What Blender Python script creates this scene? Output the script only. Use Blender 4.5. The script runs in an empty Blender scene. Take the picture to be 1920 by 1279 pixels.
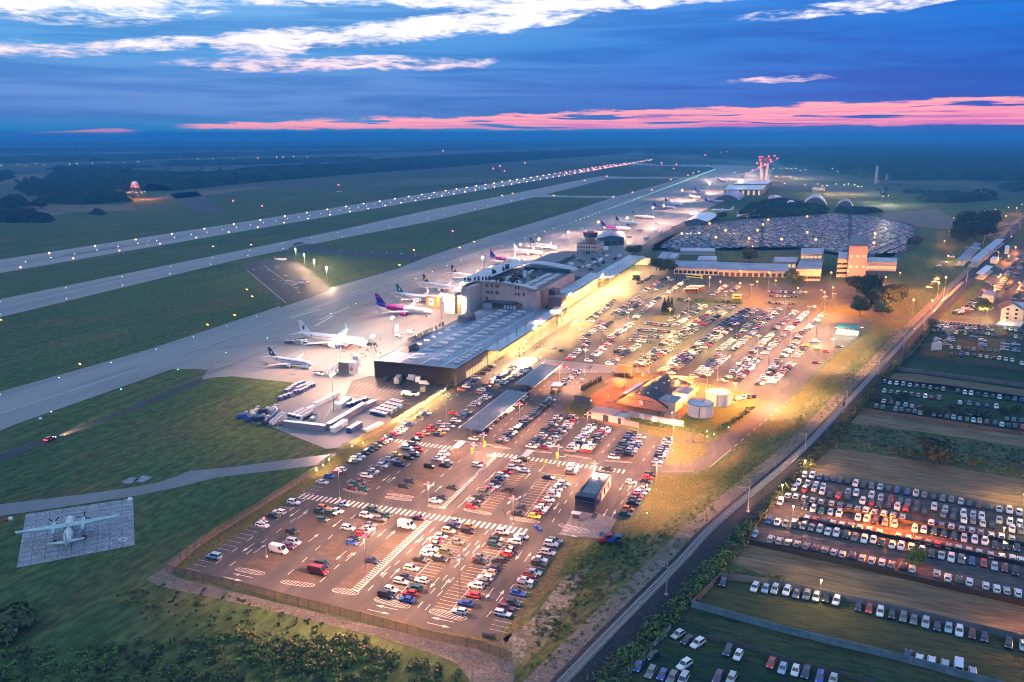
import bpy, bmesh, math, random
from math import sin, cos, pi, radians, atan2, hypot, sqrt
from mathutils import Vector, Matrix
import numpy as np
random.seed(7)
rng = np.random.default_rng(7)
C = bpy.context.scene.collection
SC = bpy.context.scene

# ------------------------------------------------------------------ camera
F, CX, CY, HC = 1590.0, 960.0, 639.5, 121.0
TH = math.atan(388.5 / F); CT, ST = cos(TH), sin(TH)
cam = bpy.data.cameras.new('camera'); cam.lens = 36 * F / 1920; cam.sensor_width = 36
cam.clip_start = 1; cam.clip_end = 80000
camo = bpy.data.objects.new('camera', cam); C.objects.link(camo)
camo.location = (0, 0, HC); camo.rotation_euler = (pi / 2 - TH, 0, 0)
SC.camera = camo

# ------------------------------------------------------------------ world: dusk sky
SKY_GAIN = 1.0
HAZE_D = 1.6e-4
def N(nt, typ, **kw):
    n = nt.nodes.new(typ)
    for k, v in kw.items():
        if k.startswith('_'): setattr(n, k[1:], v)
        else: n.inputs[k.replace('__', ' ')].default_value = v
    return n
def math_(nt, op, a, b=None, c=None, clamp=False):
    n = nt.nodes.new('ShaderNodeMath'); n.operation = op; n.use_clamp = clamp
    for i, x in enumerate((a, b, c)):
        if x is None: continue
        if isinstance(x, (int, float)): n.inputs[i].default_value = x
        else: nt.links.new(x, n.inputs[i])
    return n.outputs[0]
def mapr(nt, x, a, b, c=0.0, d=1.0, smooth=True):
    n = nt.nodes.new('ShaderNodeMapRange'); n.clamp = True
    n.interpolation_type = 'SMOOTHSTEP' if smooth else 'LINEAR'
    nt.links.new(x, n.inputs[0])
    for i, v in zip((1, 2, 3, 4), (a, b, c, d)):
        if isinstance(v, (int, float)): n.inputs[i].default_value = v
        else: nt.links.new(v, n.inputs[i])
    return n.outputs[0]
def mix(nt, fac, a, b, mode='MIX'):
    n = nt.nodes.new('ShaderNodeMix'); n.data_type = 'RGBA'; n.blend_type = mode
    for i, x in ((0, fac), (6, a), (7, b)):
        if isinstance(x, (int, float)): n.inputs[i].default_value = x
        elif isinstance(x, tuple): n.inputs[i].default_value = (*x[:3], 1)
        else: nt.links.new(x, n.inputs[i])
    return n.outputs[2]
def comb(nt, x, y, z=0.0):
    n = nt.nodes.new('ShaderNodeCombineXYZ')
    for i, v in enumerate((x, y, z)):
        if isinstance(v, (int, float)): n.inputs[i].default_value = v
        else: nt.links.new(v, n.inputs[i])
    return n.outputs[0]
def noise(nt, vec, scale, detail=4, rough=.55, dist=0.0):
    n = nt.nodes.new('ShaderNodeTexNoise'); n.inputs['Scale'].default_value = scale
    n.inputs['Detail'].default_value = detail; n.inputs['Roughness'].default_value = rough
    n.inputs['Distortion'].default_value = dist
    if vec is not None: nt.links.new(vec, n.inputs['Vector'])
    return n.outputs[0]
def ramp(nt, fac, stops):
    n = nt.nodes.new('ShaderNodeValToRGB'); cr = n.color_ramp
    while len(cr.elements) < len(stops): cr.elements.new(.5)
    for e, (p, c) in zip(cr.elements, stops): e.position = p; e.color = (*c, 1)
    nt.links.new(fac, n.inputs[0]); return n.outputs[0]

W = bpy.data.worlds.new('World'); SC.world = W; W.use_nodes = True
nt = W.node_tree; nt.nodes.clear()
tc = nt.nodes.new('ShaderNodeTexCoord'); sep = nt.nodes.new('ShaderNodeSeparateXYZ')
nt.links.new(tc.outputs['Generated'], sep.inputs[0])
X, Y, Z = sep.outputs
Zp = math_(nt, 'MAXIMUM', Z, 0.0)
az = math_(nt, 'ARCTAN2', X, Y)                       # 0 straight ahead, + to the right
den = math_(nt, 'ADD', Zp, .075)
q = comb(nt, math_(nt, 'DIVIDE', X, den), math_(nt, 'MULTIPLY', math_(nt, 'DIVIDE', Y, den), 2.2))
base = ramp(nt, Zp, [(0, (.014, .19, .42)), (.02, (.050, .15, .42)), (.05, (.062, .175, .47)), (.09, (.045, .20, .50)), (.16, (.10, .28, .60)), (1, (.19, .42, .86))])
side = mapr(nt, az, -.35, .5)
base = mix(nt, side, mix(nt, 1.0, base, (1.9, 1.45, 1.22), 'MULTIPLY'), mix(nt, 1.0, base, (.04, .62, 1.02), 'MULTIPLY'))
bank = noise(nt, comb(nt, math_(nt, 'MULTIPLY', az, 3.2), math_(nt, 'MULTIPLY', Z, 55.0)), 1.0, 6, .6, .6)
base = mix(nt, math_(nt, 'MULTIPLY', mapr(nt, bank, .40, .62), mapr(nt, Zp, .16, .22, .75, .2)), base, mix(nt, 1.0, base, (.45, .66, .80), 'MULTIPLY'))
# bright gaps between the cloud banks. Bands are given by compass bearing and height above the horizon (both in 1/1637 rad)
UU = math_(nt, 'ADD', math_(nt, 'MULTIPLY', az, 1637.0), 960.0)
VV = math_(nt, 'SUBTRACT', 251.0, math_(nt, 'MULTIPLY', math_(nt, 'ARCSINE', Z), 1637.0))
wv = math_(nt, 'MULTIPLY', math_(nt, 'SUBTRACT', noise(nt, comb(nt, math_(nt, 'DIVIDE', UU, 210.0), math_(nt, 'DIVIDE', VV, 60.0)), 1.0, 4, .6), .5), 34.0)
Vw = math_(nt, 'ADD', VV, wv)
bias = None
for (u0, v0, ru, rv, sl, am) in [(90, 18, 400, 60, .04, 1.15), (720, -18, 700, 54, -.005, 1.5), (260, -14, 460, 52, 0, 1.25), (1250, -20, 500, 40, 0, 1.1), (90, 117, 190, 17, .02, .8), (330, 103, 150, 14, -.05, .8), (545, 92, 140, 26, -.08, 1.0), (770, 68, 260, 24, -.13, .95), (1020, 34, 250, 32, -.13, 1.05), (1240, 10, 260, 22, -.04, .9), (640, 128, 320, 15, -.02, .72), (1600, 40, 260, 13, -.07, .62), (1440, 160, 120, 6, -.02, .5), (1720, 2, 280, 12, 0, .8), (120, 66, 200, 9, 0, .4)]:
    du = math_(nt, 'SUBTRACT', UU, u0)
    dy = math_(nt, 'DIVIDE', math_(nt, 'SUBTRACT', math_(nt, 'SUBTRACT', Vw, v0), math_(nt, 'MULTIPLY', du, sl)), rv); dx = math_(nt, 'DIVIDE', du, ru)
    e_ = math_(nt, 'MULTIPLY', math_(nt, 'SUBTRACT', 1.0, math_(nt, 'ADD', math_(nt, 'MULTIPLY', dx, dx), math_(nt, 'MULTIPLY', dy, dy)), None, True), am)
    bias = e_ if bias is None else math_(nt, 'MAXIMUM', bias, e_)
fine = noise(nt, comb(nt, math_(nt, 'DIVIDE', UU, 95.0), math_(nt, 'DIVIDE', Vw, 17.0)), 1.0, 9, .62, .4)
fin2 = noise(nt, comb(nt, math_(nt, 'DIVIDE', UU, 34.0), math_(nt, 'DIVIDE', Vw, 7.0)), 1.0, 7, .6, .3)
ff = math_(nt, 'ADD', math_(nt, 'MULTIPLY', math_(nt, 'SUBTRACT', fine, .5), 2.3), math_(nt, 'MULTIPLY', math_(nt, 'SUBTRACT', fin2, .5), 1.5))
fin3 = noise(nt, comb(nt, math_(nt, 'DIVIDE', math_(nt, 'ADD', UU, math_(nt, 'MULTIPLY', Vw, 1.5)), 60.0), math_(nt, 'DIVIDE', Vw, 6.0)), 1.0, 9, .68, .8)
ff = math_(nt, 'ADD', ff, math_(nt, 'MULTIPLY', math_(nt, 'SUBTRACT', fin3, .5), 1.6))
front = mapr(nt, math_(nt, 'ADD', ff, math_(nt, 'MULTIPLY', bias, .85)), -.10, 1.05)
front = math_(nt, 'MULTIPLY', front, mapr(nt, bias, .0, .25))
n1 = noise(nt, q, .42, 8, .62, .5)
above = mapr(nt, n1, .46, .60)
hi_ = mapr(nt, Zp, .158, .20)
gap = math_(nt, 'ADD', math_(nt, 'MULTIPLY', front, math_(nt, 'SUBTRACT', 1.0, hi_)), math_(nt, 'MULTIPLY', above, hi_))
cream = mix(nt, mapr(nt, Zp, .05, .12), (.90, .62, .68), (1.0, .93, .92))
cream = mix(nt, mapr(nt, Zp, .15, .25), cream, (.82, .91, 1.0))
sky = mix(nt, gap, base, cream)
# the pink strip of lit cloud above the horizon
elev = math_(nt, 'MULTIPLY', math_(nt, 'ARCSINE', Z), 180 / pi)
wob = math_(nt, 'MULTIPLY', math_(nt, 'SUBTRACT', noise(nt, comb(nt, math_(nt, 'MULTIPLY', az, 9), math_(nt, 'MULTIPLY', elev, .9)), 1.6, 6, .6), .5), 1.1)
top = math_(nt, 'ADD', mapr(nt, az, -.36, .12, .60, 1.55, False), mapr(nt, az, .12, .55, 0, .62, False))
top = math_(nt, 'ADD', top, wob)
bot = math_(nt, 'ADD', mapr(nt, az, .0, .4, .22, .42), math_(nt, 'MULTIPLY', wob, .5))
st = math_(nt, 'MULTIPLY', mapr(nt, math_(nt, 'SUBTRACT', top, elev), 0, .16), mapr(nt, math_(nt, 'SUBTRACT', elev, bot), 0, .14))
st = math_(nt, 'MULTIPLY', st, mapr(nt, az, -.375, -.33))
st = math_(nt, 'MULTIPLY', st, mapr(nt, az, .9, 1.3, 1, 0))
st2 = math_(nt, 'MULTIPLY', mapr(nt, math_(nt, 'SUBTRACT', math_(nt, 'ADD', mapr(nt, az, -.56, -.42, -.02, .30), math_(nt, 'MULTIPLY', wob, .3)), elev), 0, .1), mapr(nt, elev, -.15, -.02))
st2 = math_(nt, 'MULTIPLY', st2, mapr(nt, az, -.425, -.40, 1, 0))
st2 = math_(nt, 'MULTIPLY', st2, mapr(nt, az, -1.1, -.8, 0, 1))
streak = noise(nt, comb(nt, math_(nt, 'MULTIPLY', az, 7), math_(nt, 'MULTIPLY', elev, 5)), 1.3, 5, .6)
notch = noise(nt, comb(nt, math_(nt, 'DIVIDE', UU, 170.0), math_(nt, 'DIVIDE', VV, 9.0)), 1.0, 5, .55, .3)
st = math_(nt, 'MULTIPLY', st, mapr(nt, notch, .36, .46))
pink = mix(nt, mapr(nt, math_(nt, 'ADD', streak, math_(nt, 'MULTIPLY', math_(nt, 'SUBTRACT', top, elev), -.22)), .05, .50), (.60, .13, .42), (1.0, .36, .40))
sky = mix(nt, math_(nt, 'MULTIPLY', math_(nt, 'MAXIMUM', st, st2), .93), sky, pink)
# faint twilight blue of the clear sky itself
nis = nt.nodes.new('ShaderNodeTexSky'); nis.sky_type = 'NISHITA'; nis.sun_disc = False
nis.sun_elevation = radians(1.5); nis.sun_rotation = radians(22)
nmul = mix(nt, 1.0, nis.outputs[0], (.0012, .0012, .0015), 'MULTIPLY')
sky = mix(nt, 1.0, sky, nmul, 'ADD')
bg = nt.nodes.new('ShaderNodeBackground'); nt.links.new(sky, bg.inputs[0]); bg.inputs[1].default_value = SKY_GAIN
wo = nt.nodes.new('ShaderNodeOutputWorld'); nt.links.new(bg.outputs[0], wo.inputs[0])
W.cycles.sampling_method = 'MANUAL'; W.cycles.sample_map_resolution = 512

# last light of the sunset, below full strength because the sun itself is down
sl = bpy.data.lights.new('sun', 'SUN'); sl.energy = .05; sl.angle = radians(15); sl.color = (1, .62, .55)
slo = bpy.data.objects.new('sun', sl); C.objects.link(slo); slo.rotation_euler = (radians(84), 0, radians(158))
SC.view_settings.view_transform = 'Standard'; SC.view_settings.look = 'None'
SC.view_settings.exposure = 0.40; SC.view_settings.gamma = 1.0; SC.view_settings.use_curve_mapping = False
cy = SC.cycles
cy.max_bounces = 4; cy.diffuse_bounces = 2; cy.glossy_bounces = 2; cy.transmission_bounces = 2
cy.volume_bounces = 0; cy.transparent_max_bounces = 8; cy.sample_clamp_indirect = 2.0
cy.filter_width = 1.05; cy.use_denoising = True; cy.denoiser = 'OPENIMAGEDENOISE'; cy.use_adaptive_sampling = True
cy.caustics_reflective = False; cy.caustics_refractive = False

# ------------------------------------------------------------------ places: survey points on the ground
def P(u, v, z=0.0):
    fx, up = u - CX, CY - v
    fw, dn = F * CT + up * ST, F * ST - up * CT
    k = (HC - z) / dn
    return Vector((fx * k, fw * k, z))
def hp(u, vb, vt, z0=0.0):
    y = P(u, vb, z0).y; r = (CY - vt) / F
    return HC + y * (r * CT - ST) / (CT + r * ST)
def px(p):
    y, h = p[1], p[2] - HC; fw = y * CT - h * ST
    return (CX + F * p[0] / fw, CY - F * (y * ST + h * CT) / fw) if fw > 1 else (-9e9, -9e9)
YAW = radians(20.55)
AX = Vector((sin(YAW), cos(YAW), 0)); BX = Vector((cos(YAW), -sin(YAW), 0))
RZA, RZB = pi / 2 - YAW, -YAW                          # local +x along the runway / across it
def G(s, t, z=0.0): return AX * s + BX * t + Vector((0, 0, z))

# ------------------------------------------------------------------ materials
MATS = {}
def mat(name, col, rough=.75, metal=0.0, var=0.0, scale=.5, col2=None, coat=0.0, detail=4, spec=.4, bump=0.0, scale2=None, col3=None):
    if name in MATS: return MATS[name]
    m = bpy.data.materials.new(name); m.use_nodes = True; t = m.node_tree
    b = t.nodes['Principled BSDF']; b.inputs['Roughness'].default_value = rough; b.inputs['Metallic'].default_value = metal
    b.inputs['Base Color'].default_value = (*col, 1); b.inputs['Specular IOR Level'].default_value = spec
    if coat: b.inputs['Coat Weight'].default_value = coat; b.inputs['Coat Roughness'].default_value = .12
    if var or col2:
        g = t.nodes.new('ShaderNodeNewGeometry')
        nz = noise(t, g.outputs['Position'], scale, detail, .6)
        c2 = col2 or tuple(max(0, x * (1 - var)) for x in col); c1 = col if col2 else tuple(x * (1 + var) for x in col)
        c = mix(t, mapr(t, nz, .36, .64), c1, c2)
        if col3:
            c = mix(t, mapr(t, noise(t, g.outputs['Position'], scale2, 5, .65), .5, .68), c, col3)
        t.links.new(c, b.inputs['Base Color'])
        if bump:
            bp = t.nodes.new('ShaderNodeBump'); bp.inputs['Strength'].default_value = bump; bp.inputs['Distance'].default_value = .5
            t.links.new(noise(t, g.outputs['Position'], scale * 4, 4), bp.inputs['Height']); t.links.new(bp.outputs[0], b.inputs['Normal'])
    MATS[name] = m; return m
def emit(name, col, s):
    if name in MATS: return MATS[name]
    m = bpy.data.materials.new(name); m.use_nodes = True
    b = m.node_tree.nodes['Principled BSDF']; b.inputs['Base Color'].default_value = (*[.04 + .10 * x for x in col], 1)
    b.inputs['Emission Color'].default_value = (*col, 1); b.inputs['Emission Strength'].default_value = s
    MATS[name] = m; return m

# ------------------------------------------------------------------ mesh builder
class MB:
    def __init__(s): s.v = []; s.f = []; s.m = []
    def face(s, pts, mi=0):
        n = len(s.v); s.v += [tuple(p) for p in pts]; s.f.append(tuple(range(n, n + len(pts)))); s.m.append(mi); return s
    def prism(s, poly, z0, z1, mi=0, top=None, bottom=False):
        n = len(s.v); k = len(poly)
        s.v += [(p[0], p[1], z0) for p in poly] + [(p[0], p[1], z1) for p in poly]
        for i in range(k):
            j = (i + 1) % k; s.f.append((n + i, n + j, n + k + j, n + k + i)); s.m.append(mi)
        s.f.append(tuple(range(n + k, n + 2 * k))); s.m.append(mi if top is None else top)
        if bottom: s.f.append(tuple(range(n + k - 1, n - 1, -1))); s.m.append(mi)
        return s
    def box(s, c, d, rz=0.0, mi=0, tx=1.0, ty=1.0, top=None):
        """c = centre of the base, d = size; tx, ty taper the top"""
        ca, sa = cos(rz), sin(rz); n = len(s.v)
        for z, a, b in ((0, 1, 1), (d[2], tx, ty)):
            for x, y in ((-1, -1), (1, -1), (1, 1), (-1, 1)):
                X_, Y_ = x * d[0] / 2 * a, y * d[1] / 2 * b
                s.v.append((c[0] + X_ * ca - Y_ * sa, c[1] + X_ * sa + Y_ * ca, c[2] + z))
        for q_ in ((0, 1, 5, 4), (1, 2, 6, 5), (2, 3, 7, 6), (3, 0, 4, 7), (4, 5, 6, 7), (3, 2, 1, 0)):
            s.f.append(tuple(n + i for i in q_)); s.m.append(mi)
        if top is not None: s.m[-2] = top
        return s
    def tube(s, a, b, r0, r1=None, n=8, mi=0, cap=True):
        a, b = Vector(a), Vector(b); r1 = r0 if r1 is None else r1
        d = (b - a).normalized(); u = d.orthogonal().normalized(); w = d.cross(u)
        k = len(s.v)
        for p, r in ((a, r0), (b, r1)):
            for i in range(n):
                t = 2 * pi * i / n; s.v.append(tuple(p + u * (r * cos(t)) + w * (r * sin(t))))
        for i in range(n):
            j = (i + 1) % n; s.f.append((k + i, k + j, k + n + j, k + n + i)); s.m.append(mi)
        if cap:
            s.f.append(tuple(range(k + n, k + 2 * n))); s.m.append(mi)
            s.f.append(tuple(range(k + n - 1, k - 1, -1))); s.m.append(mi)
        return s
    def loft(s, rings, mi=0, cap=True, mis=None):
        k = len(rings[0]); n = len(s.v)
        for r in rings: s.v += [tuple(p) for p in r]
        for a in range(len(rings) - 1):
            for i in range(k):
                j = (i + 1) % k
                s.f.append((n + a * k + i, n + a * k + j, n + (a + 1) * k + j, n + (a + 1) * k + i)); s.m.append(mis[a] if mis else mi)
        if cap:
            s.f.append(tuple(range(n + k - 1, n - 1, -1))); s.m.append(mis[0] if mis else mi)
            e = n + (len(rings) - 1) * k; s.f.append(tuple(range(e, e + k))); s.m.append(mis[-1] if mis else mi)
        return s
    def sphere(s, c, r, n=8, k=5, mi=0, z0=-1.0):
        rings = []
        for i in range(k + 1):
            z = z0 + (1 - z0) * i / k; z = min(.999, max(-.999, z)); rr = sqrt(1 - z * z)
            rings.append([(c[0] + r * rr * cos(2 * pi * j / n), c[1] + r * rr * sin(2 * pi * j / n), c[2] + r * z) for j in range(n)])
        return s.loft(rings, mi)
    def add(s, o, M=None, mo=0):
        n = len(s.v); s.v += [tuple(M @ Vector(p)) for p in o.v] if M else o.v
        s.f += [tuple(i + n for i in f) for f in o.f]; s.m += [i + mo for i in o.m]; return s
    def mesh(s, name, mats, smooth=False):
        me = bpy.data.meshes.new(name); me.from_pydata(s.v, [], s.f)
        for m in (mats if isinstance(mats, (list, tuple)) else [mats]): me.materials.append(m)
        if any(s.m): me.polygons.foreach_set('material_index', s.m)
        if smooth: me.polygons.foreach_set('use_smooth', [True] * len(s.f))
        me.update(); return me
def link(name, me, parent=None, loc=None, rz=0.0, sc=None):
    o = bpy.data.objects.new(name, me); C.objects.link(o)
    if parent: o.parent = parent
    if loc is not None: o.location = loc
    if rz: o.rotation_euler = (0, 0, rz)
    if sc: o.scale = sc
    return o
def tag(o, label=None, cat=None, group=None, kind=None):
    if label: o['label'] = label
    if cat: o['category'] = cat
    if group: o['group'] = group
    if kind: o['kind'] = kind
    return o
def obj(name, mb, mats, parent=None, loc=None, rz=0.0, smooth=False): return link(name, mb.mesh(name, mats, smooth), parent, loc, rz)
def thing(name, label, cat, loc=(0, 0, 0), rz=0.0, group=None):
    o = link(name, None, None, loc, rz); o.empty_display_size = .5; return tag(o, label, cat, group)
def solo(name, mb, mats, label, cat, loc=(0, 0, 0), rz=0.0, group=None, smooth=False):
    return tag(obj(name, mb, mats, None, loc, rz, smooth), label, cat, group)
def dup(o, loc=None, rz=None, label=None, group=None, sc=None):
    c = o.copy(); C.objects.link(c)
    if loc is not None: c.location = loc
    if rz is not None: c.rotation_euler = (0, 0, rz)
    if sc is not None: c.scale = (sc,) * 3
    if label: c['label'] = label
    if group: c['group'] = group
    for ch in list(o.children):
        d = ch.copy(); C.objects.link(d); d.parent = c
        for g in list(ch.children):
            e = g.copy(); C.objects.link(e); e.parent = d
    return c
def sheet(name, poly, z, m, kind='structure', pxs=True):
    pts = [P(*p) for p in poly] if pxs else [Vector((p[0], p[1], 0)) for p in poly]
    # make counter-clockwise so that the face looks up
    a = sum(p.x * q_.y - q_.x * p.y for p, q_ in zip(pts, pts[1:] + pts[:1]))
    if a < 0: pts.reverse()
    o = obj(name, MB().face([(p.x, p.y, z) for p in pts]), m)
    return tag(o, kind=kind)
ORD = 'first second third fourth fifth sixth seventh eighth ninth tenth eleventh twelfth thirteenth fourteenth fifteenth sixteenth seventeenth eighteenth nineteenth twentieth'.split()
def ordn(i):
    if i < 20: return ORD[i]
    if i < 29: return 'twenty-' + ORD[i - 20]
    if i == 29: return 'thirtieth'
    return 'thirty-' + ORD[i - 30]
NL = [0]
LK = dict(SPOT=2.2, POINT=.9)
def lamp(parent, z, watts, col, kind='SPOT', radius=.3, size=150, loc=None, wide=True):
    """street and yard luminaires throw more light sideways than straight down (a batwing lens), which evens out their pools"""
    l = bpy.data.lights.new('lamp_light', kind); l.energy = watts * LK[kind]; l.color = col; l.shadow_soft_size = radius
    if kind == 'SPOT': l.spot_size = radians(size); l.spot_blend = .35
    if wide:
        l.use_nodes = True; t = l.node_tree; em = t.nodes['Emission']; g = t.nodes.new('ShaderNodeNewGeometry'); sp = t.nodes.new('ShaderNodeSeparateXYZ')
        t.links.new(g.outputs['Incoming'], sp.inputs[0])
        c = math_(t, 'MAXIMUM', math_(t, 'ABSOLUTE', sp.outputs[2]), .30)
        t.links.new(math_(t, 'MULTIPLY', math_(t, 'DIVIDE', 1.0, math_(t, 'POWER', c, 2.6)), 1.0), em.inputs['Strength'])
    o = bpy.data.objects.new('lamp_light', l); C.objects.link(o)
    if parent: o.parent = parent
    o.location = loc if loc is not None else (0, 0, z); NL[0] += 1; return o
# ================================================================== SETTING
_e = P(1917, 899) - P(1536, 849); EAST = atan2(_e.y, _e.x); _e = P(1277, 1054.6) - P(1059, 1279); RAILA = atan2(_e.y, _e.x)
def ground_mat(name, c1, c2, c3, s1, s2, s3, streak=None, far=False, bump=.6, rough=.95, con=.38, mow=0):
    m = bpy.data.materials.new(name); m.use_nodes = True; t = m.node_tree; b = t.nodes['Principled BSDF']
    b.inputs['Roughness'].default_value = rough; b.inputs['Specular IOR Level'].default_value = .15
    g = t.nodes.new('ShaderNodeNewGeometry'); pos = g.outputs['Position']
    if streak:
        mp = t.nodes.new('ShaderNodeMapping'); mp.vector_type = 'TEXTURE'; mp.inputs['Rotation'].default_value = (0, 0, streak[0]); mp.inputs['Scale'].default_value = (streak[1], 1, 1)
        t.links.new(pos, mp.inputs[0]); pos = mp.outputs[0]
    a = noise(t, pos, s1, 5, .6); d = noise(t, pos, s2, 6, .65); e = noise(t, pos, s3, 3, .6)
    c = mix(t, mapr(t, a, .35, .65), c1, c2); c = mix(t, mapr(t, d, .45, .7), c, c3)
    c = mix(t, 1.0, c, mix(t, mapr(t, e, .3, .7), (1 - con,) * 3, (1 + con,) * 3), 'MULTIPLY')
    if mow:
        m2 = t.nodes.new('ShaderNodeMapping'); m2.vector_type = 'TEXTURE'; m2.inputs['Rotation'].default_value = (0, 0, RZA); m2.inputs['Scale'].default_value = (260, 4.5, 1)
        t.links.new(g.outputs['Position'], m2.inputs[0]); c = mix(t, 1.0, c, mix(t, mapr(t, noise(t, m2.outputs[0], 1.0, 2, .5), .35, .65), (1 - mow,) * 3, (1 + mow,) * 3), 'MULTIPLY')
    if far:
        mp2 = t.nodes.new('ShaderNodeMapping'); mp2.inputs['Rotation'].default_value = (0, 0, .5); mp2.inputs['Scale'].default_value = (.0042, .0015, 1)
        t.links.new(g.outputs['Position'], mp2.inputs[0])
        vo = t.nodes.new('ShaderNodeTexVoronoi'); vo.voronoi_dimensions = '2D'; vo.distance = 'CHEBYCHEV'; t.links.new(mp2.outputs[0], vo.inputs['Vector']); vo.inputs['Scale'].default_value = 1.0
        hs = t.nodes.new('ShaderNodeSeparateColor'); t.links.new(vo.outputs['Color'], hs.inputs[0])
        fields = ramp(t, hs.outputs[0], [(0, (.03, .05, .02)), (.3, (.05, .065, .03)), (.55, (.085, .09, .05)), (.75, (.035, .055, .025)), (.9, (.16, .15, .10)), (1, (.03, .05, .025))])
        sp = t.nodes.new('ShaderNodeSeparateXYZ'); t.links.new(g.outputs['Position'], sp.inputs[0])
        dist = math_(t, 'SQRT', math_(t, 'ADD', math_(t, 'POWER', sp.outputs[0], 2), math_(t, 'POWER', sp.outputs[1], 2)))
        c = mix(t, mapr(t, dist, 1700, 2300), c, fields)
    t.links.new(c, b.inputs['Base Color'])
    if bump:
        bp = t.nodes.new('ShaderNodeBump'); bp.inputs['Strength'].default_value = bump; bp.inputs['Distance'].default_value = .6
        t.links.new(noise(t, pos, s3 * 1.4, 5, .7), bp.inputs['Height']); t.links.new(bp.outputs[0], b.inputs['Normal'])
    MATS[name] = m; return m
M_GRASS = ground_mat('airfield_grass', (.036, .074, .024), (.064, .094, .028), (.095, .088, .034), .010, .03, .45, streak=(RZA, 2.2), far=True, mow=.13)
M_WILD = ground_mat('wild_grass', (.050, .075, .020), (.095, .105, .030), (.155, .130, .065), .05, .10, .9, streak=(RAILA, 3.0), bump=1.0)
M_VERGE = ground_mat('mown_verge', (.075, .085, .020), (.10, .092, .028), (.125, .105, .045), .05, .12, 1.0)
M_STUB = ground_mat('stubble', (.165, .120, .070), (.115, .092, .060), (.21, .155, .092), .04, .09, .8, streak=(EAST, 9.0), bump=.8)
M_WEED = ground_mat('weeds', (.040, .070, .040), (.070, .095, .045), (.13, .105, .07), .06, .13, .5, bump=1.0)
M_MEAD = ground_mat('dark_meadow', (.016, .038, .020), (.028, .052, .020), (.055, .060, .028), .05, .08, .8, streak=(EAST, 4.0))
M_DIRT = ground_mat('dirt', (.17, .145, .115), (.125, .105, .085), (.23, .20, .165), .15, .3, 1.5)
M_PAVER = ground_mat('paver', (.26, .115, .06), (.22, .10, .055), (.20, .12, .07), .1, .3, 2, bump=.1)
M_CLAY = ground_mat('clay_court', (.27, .10, .04), (.25, .09, .038), (.22, .085, .04), .1, .3, 2, bump=.1)
M_ASPH = ground_mat('asphalt', (.066, .064, .064), (.050, .050, .052), (.092, .088, .086), .03, .11, .35, streak=(RZA, 4.0), bump=.05, rough=.8, con=.14)
M_ASPHN = ground_mat('asphalt_new', (.040, .041, .046), (.050, .050, .054), (.060, .058, .058), .04, .10, .35, bump=.05, rough=.75, con=.15)
M_TAXI = ground_mat('taxiway_asphalt', (.075, .082, .098), (.090, .098, .112), (.105, .112, .122), .02, .05, .2, streak=(RZA, 12.0), bump=.0, rough=.42, con=.07); MATS['taxiway_asphalt'].node_tree.nodes['Principled BSDF'].inputs['Specular IOR Level'].default_value = .5
M_CONC = ground_mat('apron_concrete', (.225, .215, .205), (.265, .255, .245), (.165, .16, .16), .008, .022, .12, streak=(RZA, 6.0), bump=0, rough=.7, con=.06)
M_WHITE = mat('road_paint', (.50, .49, .47), .75, var=.25, scale=.9)
M_BALL = ground_mat('ballast', (.045, .046, .05), (.034, .036, .042), (.06, .06, .062), .2, .6, 2.5, bump=1.0)

disc = [(22000 * cos(i * pi / 40), 22000 * sin(i * pi / 40), 0.0) for i in range(80)]
tag(obj('ground', MB().face(disc), M_GRASS), kind='structure')

# --- airfield
def strip(name, s0, s1, t0, t1, z, m, yaw=0.0):
    """a straight strip in the airport's own frame; t0/t1 = (near, far) edge positions"""
    q_ = [G(s0, t0[0]), G(s1, t0[1]), G(s1, t1[1]), G(s0, t1[0])]
    a = MB().face([(p.x, p.y, z) for p in q_]); return tag(obj(name, a, m), kind='structure')
def rt(s, edge):   # runway edges, slightly skewed against the terminal
    return (-748.5 - .0305 * s) if edge else (-676.0 - .0305 * s)
strip('runway', 200, 3700, (rt(200, 1), rt(3700, 1)), (rt(200, 0), rt(3700, 0)), .05, M_TAXI)
sheet('taxiway', [(-160, 592), (0, 561), (640, 431), (808, 393), (976, 360.5), (1104, 334), (1138, 329), (1150, 333), (1010, 368), (808, 415), (640, 447), (437, 489), (0, 595), (-160, 632)], .05, M_TAXI)
sheet('taxiway_link', [(556, 452), (600, 462), (640, 468), (740, 473), (845, 482), (800, 494), (752, 488), (640, 479), (585, 474), (540, 468)], .06, M_ASPHN)
sheet('taxiway_link', [(1012, 364), (1060, 367), (1165, 368), (1205, 366), (1205, 370), (1150, 372), (1060, 370), (1005, 370)], .06, M_TAXI)
sheet('taxiway_link', [(1130, 330), (1180, 332), (1290, 332), (1300, 335), (1180, 335), (1120, 336)], .06, M_TAXI)
sheet('taxiway_link', [(1200, 305), (1235, 309), (1345, 309), (1420, 312), (1345, 318), (1330, 313), (1230, 311), (1160, 309)], .06, M_TAXI)
APRON = [(-160, 786), (0, 739), (276, 660), (524, 578), (618, 545), (747, 507), (788, 490), (919, 445), (1077, 398), (1144, 374), (1279, 336), (1340, 317), (1400, 311), (1450, 318),
         (1440, 340), (1360, 375), (1300, 405), (1215, 452), (1180, 480), (1010, 560), (880, 650), (850, 722), (770, 768), (735, 786), (640, 840), (612, 842), (536, 812), (510, 800), (468, 792), (448, 781), (514, 761), (562, 722), (545, 717), (437, 706), (400, 708), (378, 712),
         (386, 699), (391, 694.5), (372, 692), (323, 692.5), (34, 794), (-160, 874)]
sheet('apron', APRON, .08, M_CONC)
sheet('apron_shoulder', [(-160, 782), (0, 735), (276, 656.5), (524, 574.5), (527, 579), (276, 663), (0, 744), (-160, 795)], .10, M_TAXI)
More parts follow.
